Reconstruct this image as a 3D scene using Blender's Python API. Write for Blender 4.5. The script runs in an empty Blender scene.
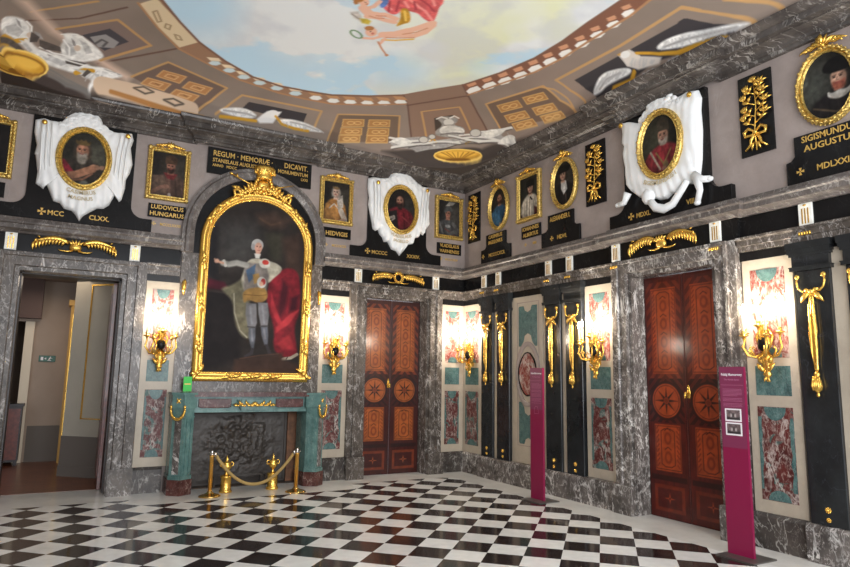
import bpy, math, random
import numpy as np
from mathutils import Vector, Matrix
PI=math.pi
SC=bpy.context.scene; COL=SC.collection
# ------------------------------------------------------------ camera
cam_d=bpy.data.cameras.new('camera'); cam=bpy.data.objects.new('camera',cam_d); COL.objects.link(cam)
cam_d.sensor_width=36; cam_d.lens=26.7894; cam_d.clip_start=.05
_r=[[0.86978,-0.49315232,0.01683881],[0.08611593,0.1181054,-0.98925991],[0.48586707,0.86188857,0.14519398]]
cam.matrix_world=Matrix(((_r[0][0],-_r[1][0],-_r[2][0],-6.15334),(_r[0][1],-_r[1][1],-_r[2][1],-9.47488),(_r[0][2],-_r[1][2],-_r[2][2],1.6),(0,0,0,1)))
SC.camera=cam
# ------------------------------------------------------------ light and exposure
w=bpy.data.worlds.new('daylight'); SC.world=w; w.use_nodes=True
bg=w.node_tree.nodes['Background']; bg.inputs[0].default_value=(.80,.88,1,1); bg.inputs[1].default_value=1.2
def area(name,loc,rot,sx,sy,power,col):
    l=bpy.data.lights.new(name,'AREA'); l.shape='RECTANGLE'; l.size=sx; l.size_y=sy; l.energy=power; l.color=col
    o=bpy.data.objects.new(name,l); o.location=loc; o.rotation_euler=rot; COL.objects.link(o); return o
area('daylight_front_windows',(-4.2,-10.6,2.6),(math.radians(97),0,0),6.5,3.6,420,(.95,.97,1))
area('adjacent_room_fill',(-6.4,2.4,3.0),(0,0,0),1.0,1.6,9,(1,.84,.68))  # added fill light, unseen, brightens the room past the open doorway
VS=SC.view_settings
VS.view_transform='Standard'; VS.look='None'; VS.gamma=1; VS.use_curve_mapping=False; VS.exposure=0.42
SCONCE_W=22; FLAME=60
# ------------------------------------------------------------ helpers
def lin(c):
    r=[]
    for v in c[:3]:
        v=v/255; r.append(v/12.92 if v<=.04045 else ((v+.055)/1.055)**2.4)
    return r
def L4(c): return (*lin(c),1)
def mat(name,col,rough=.5,metal=0,bump=0,bscale=40,coat=0,var=0):
    m=bpy.data.materials.new(name); m.use_nodes=True; nt=m.node_tree; b=nt.nodes['Principled BSDF']
    b.inputs['Base Color'].default_value=L4(col); b.inputs['Roughness'].default_value=rough; b.inputs['Metallic'].default_value=metal
    b.inputs['Coat Weight'].default_value=coat
    if bump or var:
        tc=nt.nodes.new('ShaderNodeTexCoord'); n=nt.nodes.new('ShaderNodeTexNoise'); n.inputs['Scale'].default_value=bscale; n.inputs['Detail'].default_value=5
        nt.links.new(tc.outputs['Object'],n.inputs['Vector'])
        if bump:
            bp=nt.nodes.new('ShaderNodeBump'); bp.inputs['Strength'].default_value=bump; bp.inputs['Distance'].default_value=.01
            nt.links.new(n.outputs['Fac'],bp.inputs['Height']); nt.links.new(bp.outputs[0],b.inputs['Normal'])
        if var:
            cr=nt.nodes.new('ShaderNodeValToRGB'); cr.color_ramp.elements[0].color=L4([v*(1-var) for v in col]); cr.color_ramp.elements[1].color=L4([min(255,v*(1+var)) for v in col])
            cr.color_ramp.elements[0].position=.3; cr.color_ramp.elements[1].position=.7
            nt.links.new(n.outputs['Fac'],cr.inputs[0]); nt.links.new(cr.outputs[0],b.inputs['Base Color'])
    return m
def marble(name,c1,c2,vein,scale=3,vw=.03,amt=.6,rough=.25,spec=.28,patch=None,pth=.6,pscale=4,vein2=None,stretch=(1,1,1)):
    """veined stone: mottled ground, warped cell edges for the veins, optional patches of a third colour"""
    m=bpy.data.materials.new(name); m.use_nodes=True; nt=m.node_tree; N=nt.nodes.new; K=nt.links.new
    b=nt.nodes['Principled BSDF']; b.inputs['Roughness'].default_value=rough; b.inputs['Specular IOR Level'].default_value=spec
    g=N('ShaderNodeNewGeometry'); mp=N('ShaderNodeMapping'); mp.inputs['Scale'].default_value=stretch; mp.inputs['Rotation'].default_value=(.5,.4,.9)
    K(g.outputs['Position'],mp.inputs['Vector'])
    n1=N('ShaderNodeTexNoise'); n1.inputs['Scale'].default_value=scale*1.3; n1.inputs['Detail'].default_value=8; n1.inputs['Roughness'].default_value=.65; K(mp.outputs[0],n1.inputs['Vector'])
    r1=N('ShaderNodeValToRGB'); e=r1.color_ramp.elements; e[0].position=.35; e[1].position=.65; e[0].color=L4(c1); e[1].color=L4(c2); K(n1.outputs['Fac'],r1.inputs[0])
    out=r1.outputs[0]
    if patch:
        n3=N('ShaderNodeTexNoise'); n3.inputs['Scale'].default_value=pscale; n3.inputs['Detail'].default_value=5; n3.inputs['Distortion'].default_value=1.2; n3.inputs['Roughness'].default_value=.55; K(mp.outputs[0],n3.inputs['Vector'])
        r3=N('ShaderNodeValToRGB'); e=r3.color_ramp.elements; e[0].position=pth-.015; e[1].position=pth+.015; K(n3.outputs['Fac'],r3.inputs[0])
        mx=N('ShaderNodeMixRGB'); mx.inputs[2].default_value=L4(patch); K(r3.outputs[0],mx.inputs[0]); K(out,mx.inputs[1]); out=mx.outputs[0]
    vl=[(vein,scale,vw,amt),(vein,scale*2.3,vw*.9,amt*.8)]+([(vein2,scale*4.6,vw*1.1,amt*.7)] if vein2 else [])
    for k,(vc,sc,wd,am) in enumerate(vl):
        mo=N('ShaderNodeMapping'); mo.inputs['Location'].default_value=(7.3+k*3,2.1-k*5,5+k); mo.inputs['Rotation'].default_value=(k*.9,k*.7,k*1.3); mo.inputs['Scale'].default_value=(1,2.1,.6); K(mp.outputs[0],mo.inputs['Vector'])
        nv=N('ShaderNodeTexNoise'); nv.inputs['Scale'].default_value=sc; nv.inputs['Detail'].default_value=4; nv.inputs['Roughness'].default_value=.6; nv.inputs['Distortion'].default_value=.45; K(mo.outputs[0],nv.inputs['Vector'])
        sb=N('ShaderNodeMath'); sb.operation='SUBTRACT'; sb.inputs[1].default_value=.5; K(nv.outputs['Fac'],sb.inputs[0]); ab=N('ShaderNodeMath'); ab.operation='ABSOLUTE'; K(sb.outputs[0],ab.inputs[0])
        rv=N('ShaderNodeValToRGB'); e=rv.color_ramp.elements; e[0].position=0; e[0].color=(1,1,1,1); e[1].position=wd*.55; e[1].color=(0,0,0,1); K(ab.outputs[0],rv.inputs[0])
        nm=N('ShaderNodeTexNoise'); nm.inputs['Scale'].default_value=sc*1.1; nm.inputs['Detail'].default_value=3; K(mp.outputs[0],nm.inputs['Vector'])
        rm=N('ShaderNodeValToRGB'); e=rm.color_ramp.elements; e[0].position=.42; e[1].position=.62; e[1].color=(am,am,am,1); K(nm.outputs['Fac'],rm.inputs[0])
        mu=N('ShaderNodeMath'); mu.operation='MULTIPLY'; K(rv.outputs[0],mu.inputs[0]); K(rm.outputs[0],mu.inputs[1])
        mx=N('ShaderNodeMixRGB'); mx.inputs[2].default_value=L4(vc); K(mu.outputs[0],mx.inputs[0]); K(out,mx.inputs[1]); out=mx.outputs[0]
    K(out,b.inputs['Base Color']); return m
def emis(name,col,s):
    m=bpy.data.materials.new(name); m.use_nodes=True; b=m.node_tree.nodes['Principled BSDF']
    b.inputs['Base Color'].default_value=(1,.9,.7,1); b.inputs['Emission Color'].default_value=(*col,1); b.inputs['Emission Strength'].default_value=s; return m
def paintmat(name,rough=.5,coat=0,spec=.5):
    m=bpy.data.materials.new(name); m.use_nodes=True; nt=m.node_tree; b=nt.nodes['Principled BSDF']; b.inputs['Roughness'].default_value=rough; b.inputs['Coat Weight'].default_value=coat
    b.inputs['Specular IOR Level'].default_value=spec; b.inputs['Coat Roughness'].default_value=.12
    a=nt.nodes.new('ShaderNodeAttribute'); a.attribute_name='Col'; nt.links.new(a.outputs['Color'],b.inputs['Base Color']); return m
M=dict(
 grey=marble('grey_marble',(62,56,51),(95,87,80),(206,200,194),2.6,.04,.7,.22,vein2=(186,178,172)),
 greyl=marble('light_grey_marble',(68,63,60),(108,101,96),(220,216,210),3.0,.05,.9,.22,vein2=(196,188,182)),
 ledge=marble('ledge_marble',(74,67,63),(108,100,95),(190,184,176),2.8,.035,.6,.42,vein2=(160,152,146)),
 greyd=marble('dark_grey_marble',(50,46,43),(80,73,68),(190,186,178),2.2,.03,.7,.25,vein2=(140,132,126)),
 cornice=marble('cornice_marble',(58,53,50),(92,85,80),(190,184,176),2.4,.035,.6,.22),
 breccia=marble('red_breccia',(70,28,26),(98,44,40),(206,196,186),5,.07,.75,patch=(66,92,86),rough=.4,pth=.58,pscale=5.5,vein2=(176,160,150)),
 brecciapink=marble('pink_breccia',(108,48,42),(140,74,64),(212,196,184),5,.09,.8,.25,patch=(140,120,112),pth=.58,pscale=5.5,vein2=(190,170,160)),
 green=marble('green_marble',(62,90,88),(92,120,116),(40,56,56),9,.07,.7,.25,vein2=(140,150,144)),
 greenfire=marble('fireplace_green_marble',(72,102,98),(104,136,130),(150,166,158),5,.05,.4,.2,vein2=(40,58,56)),
 red=marble('liver_red_marble',(62,36,33),(94,58,53),(170,150,140),6,.04,.6,.22),
 mauve=marble('mauve_grey_stone',(138,126,120),(158,145,138),(172,162,154),1.4,.02,.35,.55),
 cream=marble('cream_marble',(166,154,137),(182,170,152),(150,138,122),2,.02,.3,.3),
 black=marble('black_marble',(20,19,19),(28,27,27),(70,68,66),2,.012,.4,.2,.16),
 slate=marble('blue_black_marble',(27,28,29),(40,42,43),(74,78,88),2,.015,.4,.16,.35),
 gold=mat('gilding',(236,190,92),.27,.85,.35,60),
 goldf=mat('carved_gilding',(206,168,94),.34,.75,.9,50,var=.3),
 brass=mat('polished_brass',(214,176,104),.16,.95),
 white=mat('white_stucco',(232,232,230),.5,0,.05,30),
 whiteb=mat('white_marble',(232,230,220),.4,0,0,20,var=.05),
 iron=mat('cast_iron',(64,58,53),.5,.2,.4,30),
 cheek=mat('brown_brick',(110,76,54),.8,0,.3,14,var=.2),
 soot=mat('sooty_brick',(66,54,46),.9,0,.5,18,var=.2),
 rope=mat('gold_rope_fabric',(160,132,78),.8,0,.4,120),
 candle=mat('ivory_candle',(236,226,200),.4),
 flame=emis('candle_bulb_glow',(1,.80,.52),FLAME),
 paint=paintmat('oil_paint',.6,0,.15), fresco=paintmat('fresco_paint',.85,0,.25), marq=paintmat('marquetry_veneer',.35,.4,.3), floorp=paintmat('printed_photo',.5),
 magenta=mat('magenta_sign',(128,18,62),.35), magl=mat('mauve_print',(170,100,130),.5), paper=mat('white_print',(232,228,228),.5),
 steel=mat('grey_steel',(120,116,112),.4,.8), chrome=mat('chrome',(190,184,176),.15,1),
 wood=mat('dark_red_wood',(98,44,32),.35,0,0,20,coat=.2,var=.2), brownwood=mat('dull_brown_wood',(88,64,54),.6), dwood=mat('black_brown_wood',(34,24,22),.4,0,0,12,var=.2),
 wallr=mat('adjacent_plaster',(160,142,126),.8,0,0,2,var=.04), wallg=mat('adjacent_grey_plaster',(172,164,148),.8,0,0,2,var=.04), dado=mat('adjacent_grey_dado',(104,96,88),.7), 
 ochre=mat('ochre_painted_wood',(204,160,80),.5,0), sgreen=mat('exit_sign_green',(10,84,60),.4), tagg=mat('bright_green_tag',(46,190,60),.5),
 white_paint=mat('white_painted_wood',(222,206,180),.5),
)
class MB:
    def __init__(s): s.v=[]; s.f=[]; s.m=[]; s.s=[]; s.mi=0
    def add(s,vs,fs,sm=False):
        o=len(s.v); s.v+= [tuple(v) for v in vs]
        for f in fs: s.f.append(tuple(i+o for i in f)); s.m.append(s.mi); s.s.append(sm)
    def mat(s,i): s.mi=i; return s
    def box(s,x0,x1,y0,y1,z0,z1):
        v=[(x,y,z) for z in (z0,z1) for y in (y0,y1) for x in (x0,x1)]
        s.add(v,[(0,2,3,1),(4,5,7,6),(0,1,5,4),(2,6,7,3),(0,4,6,2),(1,3,7,5)]); return s
    def prism(s,poly,d0,d1,bev=0):
        """outline in the wall plane (x,z), from depth d0 to front d1 (room side)"""
        n=len(poly); a=sum(poly[i][0]*poly[(i+1)%n][1]-poly[(i+1)%n][0]*poly[i][1] for i in range(n))
        if a<0: poly=poly[::-1]
        rings=[(poly,d0),(poly,d1-bev)]
        if bev:
            q=[]
            for i in range(n):
                p0,p1,p2=poly[i-1],poly[i],poly[(i+1)%n]
                e1=norm2(p1[0]-p0[0],p1[1]-p0[1]); e2=norm2(p2[0]-p1[0],p2[1]-p1[1]); nx=-(e1[1]+e2[1]); nz=e1[0]+e2[0]; l=math.hypot(nx,nz) or 1
                q.append((p1[0]+nx/l*bev,p1[1]+nz/l*bev))
            rings.append((q,d1))
        v=[(x,-d,z) for r,d in rings for x,z in r]; f=[]
        for k in range(len(rings)-1):
            for i in range(n): j=(i+1)%n; f.append((k*n+i,k*n+j,(k+1)*n+j,(k+1)*n+i))
        f.append(tuple(range((len(rings)-1)*n,len(rings)*n))); f.append(tuple(range(n-1,-1,-1))); s.add(v,f); return s
    def tube(s,path,rad,seg=8,flat=1,caps=True):
        n=len(path); rad=rad if isinstance(rad,(list,tuple)) else [rad]*n; P=[Vector(p) for p in path]; vs=[]; up=None
        for i,p in enumerate(P):
            t=(P[min(i+1,n-1)]-P[max(i-1,0)]).normalized()
            if up is None:
                up=Vector((0,1,0)); 
                if abs(t.dot(up))>.9: up=Vector((1,0,0))
            a=(up-t*up.dot(t)).normalized(); up=a; b=t.cross(a)
            for k in range(seg):
                an=2*PI*k/seg; vs.append(p+(a*math.cos(an)*flat+b*math.sin(an))*rad[i])
        f=[]
        for i in range(n-1):
            for k in range(seg): j=(k+1)%seg; f.append((i*seg+k,i*seg+j,(i+1)*seg+j,(i+1)*seg+k))
        if caps: f.append(tuple(range(seg-1,-1,-1))); f.append(tuple(range((n-1)*seg,n*seg)))
        s.add(vs,f,True); return s
    def lathe(s,prof,seg=16,c=(0,0,0),rx=1,ry=1):
        vs=[(c[0]+r*rx*math.cos(2*PI*k/seg),c[1]+r*ry*math.sin(2*PI*k/seg),c[2]+z) for r,z in prof for k in range(seg)]; n=len(prof)
        f=[(i*seg+k,i*seg+(k+1)%seg,(i+1)*seg+(k+1)%seg,(i+1)*seg+k) for i in range(n-1) for k in range(seg)]
        f.append(tuple(range(seg-1,-1,-1))); f.append(tuple(range((n-1)*seg,n*seg))); s.add(vs,f,True); return s
    def ell(s,c,r,seg=8,rings=5,rot=0):
        r=(r,r,r) if not isinstance(r,(tuple,list)) else r; vs=[]
        for i in range(rings+1):
            a=-PI/2+PI*i/rings
            for k in range(seg):
                t=2*PI*k/seg; x=r[0]*math.cos(a)*math.cos(t); y=r[1]*math.cos(a)*math.sin(t); z=r[2]*math.sin(a)
                vs.append((c[0]+x*math.cos(rot)-z*math.sin(rot),c[1]+y,c[2]+x*math.sin(rot)+z*math.cos(rot)))
        s.add(vs,[(i*seg+k,i*seg+(k+1)%seg,(i+1)*seg+(k+1)%seg,(i+1)*seg+k) for i in range(rings) for k in range(seg)],True); return s
    def leaf(s,x,z,ang,ln,wd,d=.02,curl=.0,seg=6):
        """a pointed leaf in the wall plane starting at x,z"""
        n=6; p=[]; r=[]
        for i in range(n):
            t=i/(n-1); a=ang+curl*t; p.append((x+math.cos(a)*ln*t,-d-.018*math.sin(PI*t),z+math.sin(a)*ln*t)); r.append(wd*(.15,.75,1,.85,.5,.06)[i])
        return s.tube(p,r,seg,flat=.45)
    def sweep(s,path,prof,closed=True,plan=False,sm=False,base=0):
        """profile (offset to the right of the path, depth) mitred along a flat path; wall plane or plan"""
        n=len(path); vs=[]; m=len(prof)
        for i,p in enumerate(path):
            if closed: a,b=path[i-1],path[(i+1)%n]
            else: a=path[i-1] if i>0 else None; b=path[i+1] if i<n-1 else None
            e1=norm2(p[0]-a[0],p[1]-a[1]) if a else None; e2=norm2(b[0]-p[0],b[1]-p[1]) if b else None
            e1=e1 or e2; e2=e2 or e1
            nx,ny=e1[1]+e2[1],-(e1[0]+e2[0]); l=math.hypot(nx,ny) or 1; nx/=l; ny/=l
            c=max(.3,nx*e1[1]-ny*e1[0]); nx/=c; ny/=c
            for o,d in prof:
                x,y=p[0]+nx*o,p[1]+ny*o; vs.append((x,y,d) if plan else (x,-d,y))
        f=[]
        for i in range(n if closed else n-1):
            j=(i+1)%n
            for k in range(m-1): f.append((i*m+k,j*m+k,j*m+k+1,i*m+k+1) if not plan else (i*m+k,i*m+k+1,j*m+k+1,j*m+k))
        if not closed: f.append(tuple(range(m))); f.append(tuple((n-1)*m+k for k in range(m-1,-1,-1)))
        s.add(vs,f,sm); return s
    def build(s,name,mats,parent=None,loc=None):
        me=bpy.data.meshes.new(name); me.from_pydata(s.v,[],s.f)
        for m in (mats if isinstance(mats,(list,tuple)) else [mats]): me.materials.append(m)
        me.polygons.foreach_set('material_index',s.m); me.polygons.foreach_set('use_smooth',s.s); me.update()
        o=bpy.data.objects.new(name,me); COL.objects.link(o)
        if parent is not None: o.parent=parent
        if loc: o.location=loc
        return o
def norm2(x,y): l=math.hypot(x,y) or 1e-9; return (x/l,y/l)
def tag(o,label=None,cat=None,group=None,kind=None):
    if label: o['label']=label
    if cat: o['category']=cat
    if group: o['group']=group
    if kind: o['kind']=kind
    return o
def empty(name,loc,rz=0):
    o=bpy.data.objects.new(name,None); o.empty_display_size=.1; o.location=loc; o.rotation_euler=(0,0,rz); COL.objects.link(o); return o
def onwall(name,W,u,z=0,d=0):
    """an Empty on the back wall (W='A', u from the corner is negative x) or right wall (W='B', u = distance from the corner)"""
    d+=.002
    return empty(name,(u,-d,z)) if W=='A' else empty(name,(-d,-u,z),-PI/2)
def copy_tree(o,parent=None):
    c=o.copy(); COL.objects.link(c); c.parent=parent
    for ch in list(o.children): copy_tree(ch,c)
    return c
def put(o,W,u,z=0,d=0):
    d+=.002
    o.location=(u,-d,z) if W=='A' else (-d,-u,z); o.rotation_euler=(0,0,0 if W=='A' else -PI/2); return o
def ellpath(cx,cz,rx,rz,n=40): return [(cx+rx*math.cos(2*PI*k/n),cz+rz*math.sin(2*PI*k/n)) for k in range(n)]
def rectpath(x0,x1,z0,z1): return [(x0,z0),(x1,z0),(x1,z1),(x0,z1)]
def text(st,size,m,parent,x,z,d,align='CENTER',sx=1,warp=None,name='lettering',th=.003):
    cu=bpy.data.curves.new('t','FONT'); cu.body=st; cu.size=size; cu.align_x=align; cu.extrude=th; cu.offset=size*.012; cu.resolution_u=2
    t=bpy.data.objects.new('t',cu); me=bpy.data.meshes.new_from_object(t); bpy.data.objects.remove(t); bpy.data.curves.remove(cu)
    for v in me.vertices:
        a,b,c=v.co; a*=sx
        if warp: a,b=warp(a,b)
        v.co=(x+a,-d-c,z+b)
    me.name=name; me.materials.clear(); me.materials.append(m); o=bpy.data.objects.new(name,me); COL.objects.link(o); o.parent=parent; return o
def crossmark(parent,x,z,s,d):
    mb=MB()
    for k in range(4):
        a=k*PI/2; f=lambda p,q:(x+p*math.cos(a)-q*math.sin(a),z+p*math.sin(a)+q*math.cos(a))
        mb.prism([f(s*.12,-s*.08),f(s,-s*.38),f(s,s*.38),f(s*.12,s*.08)],d,d+.003)
    return mb.build('cross_mark',M['goldletter'],parent)
M['goldletter']=mat('gold_letter_paint',(206,166,84),.45,.3)
# ------------------------------------------------------------ painted surfaces: colour attribute painters
def vnoise(X,Y,scale,seed=0,oct=4):
    r=np.random.RandomState(seed); T=r.rand(64,64); out=0; amp=.5; tot=0
    for o in range(oct):
        x=X*scale*2**o+o*7.3; y=Y*scale*2**o+o*3.1; xi=np.floor(x).astype(int); yi=np.floor(y).astype(int); fx=x-xi; fy=y-yi; fx=fx*fx*(3-2*fx); fy=fy*fy*(3-2*fy)
        g=lambda a,b:T[a%64,b%64]
        out=out+amp*((g(xi,yi)*(1-fx)+g(xi+1,yi)*fx)*(1-fy)+(g(xi,yi+1)*(1-fx)+g(xi+1,yi+1)*fx)*fy); tot+=amp; amp*=.5
    return out/tot
def sdpoly(X,Y,pts):
    d=np.full(X.shape,1e9); ins=np.zeros(X.shape,bool); n=len(pts)
    for i in range(n):
        x0,y0=pts[i-1]; x1,y1=pts[i]; dx,dy=x1-x0,y1-y0; l=dx*dx+dy*dy+1e-12
        t=np.clip(((X-x0)*dx+(Y-y0)*dy)/l,0,1); d=np.minimum(d,(X-x0-t*dx)**2+(Y-y0-t*dy)**2)
        c=((y0>Y)!=(y1>Y)); 
        if abs(dy)>1e-9: ins^=c&(X<(x0+(Y-y0)*dx/dy))
    d=np.sqrt(d); return np.where(ins,-d,d)
class Cv:
    def __init__(s,X,Y,bg):
        s.X=X; s.Y=Y; s.c=np.zeros(X.shape+(3,)); s.c[:]=np.array(bg)/255.
    def win(s,pts,pad):
        xs=[p[0] for p in pts]; ys=[p[1] for p in pts]
        k=(s.X>min(xs)-pad)&(s.X<max(xs)+pad)&(s.Y>min(ys)-pad)&(s.Y<max(ys)+pad)
        return k
    def put(s,k,a,col,n=0):
        c=np.array(col)/255.*np.ones((int(k.sum()),3))
        if n: q=vnoise(s.X[k],s.Y[k],18,5,3); c=np.clip(c*(1+.22*(q-.5)[:,None]*1.6),0,1)
        s.c[k]=s.c[k]*(1-a[:,None])+c*a[:,None]
    def p(s,col,pts,soft=.006,n=0,op=1):
        if n and len(pts)>5:
            for _ in range(2): pts=[q for i in range(len(pts)) for a,b in [(pts[i],pts[(i+1)%len(pts)])] for q in ((a[0]*.75+b[0]*.25,a[1]*.75+b[1]*.25),(a[0]*.25+b[0]*.75,a[1]*.25+b[1]*.75))]
        k=s.win(pts,soft*2+.01)
        if k.any(): s.put(k,op*np.clip(.5-sdpoly(s.X[k],s.Y[k],pts)/(2*soft),0,1),col,n)
        return s
    def l(s,col,pts,w,closed=0,soft=.005):
        k=s.win(pts,w+soft*2)
        if not k.any(): return s
        X=s.X[k]; Y=s.Y[k]; d=np.full(X.shape,1e9)
        for i in range(0 if closed else 1,len(pts)):
            x0,y0=pts[i-1]; x1,y1=pts[i]; dx,dy=x1-x0,y1-y0; l=dx*dx+dy*dy+1e-12; t=np.clip(((X-x0)*dx+(Y-y0)*dy)/l,0,1); d=np.minimum(d,(X-x0-t*dx)**2+(Y-y0-t*dy)**2)
        s.put(k,np.clip(.5-(np.sqrt(d)-w/2)/(2*soft),0,1),col); return s
    def e(s,col,cx,cy,rx,ry,soft=.006,rot=0,op=1,n=0):
        R=max(rx,ry)+soft*2; k=(abs(s.X-cx)<R)&(abs(s.Y-cy)<R)
        if not k.any(): return s
        x=s.X[k]-cx; y=s.Y[k]-cy; a=x*math.cos(rot)+y*math.sin(rot); b=-x*math.sin(rot)+y*math.cos(rot)
        r=np.sqrt((a/rx)**2+(b/ry)**2); s.put(k,op*np.clip(.5-(r-1)*min(rx,ry)/(2*soft),0,1),col,n); return s
def gridmesh(name,X,Y,Z,C,material,parent=None,flip=False):
    nz,nx=X.shape; me=bpy.data.meshes.new(name); n=nx*nz; me.vertices.add(n)
    me.vertices.foreach_set('co',np.stack([X,Y,Z],-1).reshape(-1).astype(np.float32))
    i=np.arange(n).reshape(nz,nx); q=np.stack([i[:-1,:-1],i[:-1,1:],i[1:,1:],i[1:,:-1]],-1).reshape(-1,4)
    if flip: q=q[:,::-1]
    m=len(q); me.loops.add(m*4); me.polygons.add(m); me.loops.foreach_set('vertex_index',q.reshape(-1).astype(np.int32))
    me.polygons.foreach_set('loop_start',np.arange(0,m*4,4,dtype=np.int32)); me.polygons.foreach_set('loop_total',np.full(m,4,np.int32)); me.polygons.foreach_set('use_smooth',np.ones(m,bool))
    me.update(calc_edges=True)
    c=np.clip(C,0,1); c=np.where(c<=.04045,c/12.92,((c+.055)/1.055)**2.4); a=me.color_attributes.new('Col','FLOAT_COLOR','POINT')
    a.data.foreach_set('color',np.concatenate([c,np.ones(c.shape[:2]+(1,))],-1).reshape(-1).astype(np.float32))
    me.materials.append(material); o=bpy.data.objects.new(name,me); COL.objects.link(o); o.parent=parent; return o
def rectcanvas(x0,x1,z0,z1,nx,nz,bg):
    X,Z=np.meshgrid(np.linspace(x0,x1,nx),np.linspace(z0,z1,nz)); return Cv(X,Z,bg)
def flatpaint(cv,name,d,material,parent,oval=None):
    X,Z=cv.X.copy(),cv.Y.copy()
    if oval: # squeeze the square grid onto an ellipse of radii oval
        pass
    return gridmesh(name,X,np.full(X.shape,-d),Z,cv.c,material,parent)
def ovalcanvas(rx,rz,n,bg):
    s=np.linspace(-1,1,n); U,V=np.meshgrid(s,s); return Cv(rx*U*np.sqrt(1-V*V/2),rz*V*np.sqrt(1-U*U/2),bg)
CEIL_INNER=[(-5.538, -2.185), (-5.291, -1.834), (-5.014, -1.523), (-4.635, -1.265), (-4.212, -1.075), (-3.815, -1.024), (-3.44, -1.053), (-3.06, -1.104), (-2.537, -1.298), (-2.104, -1.528), (-1.5, -2.235), (-1.289, -2.842), (-1.168, -3.441), (-1.149, -3.954), (-1.172, -4.424), (-1.174, -4.931), (-1.205, -5.156)]
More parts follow.
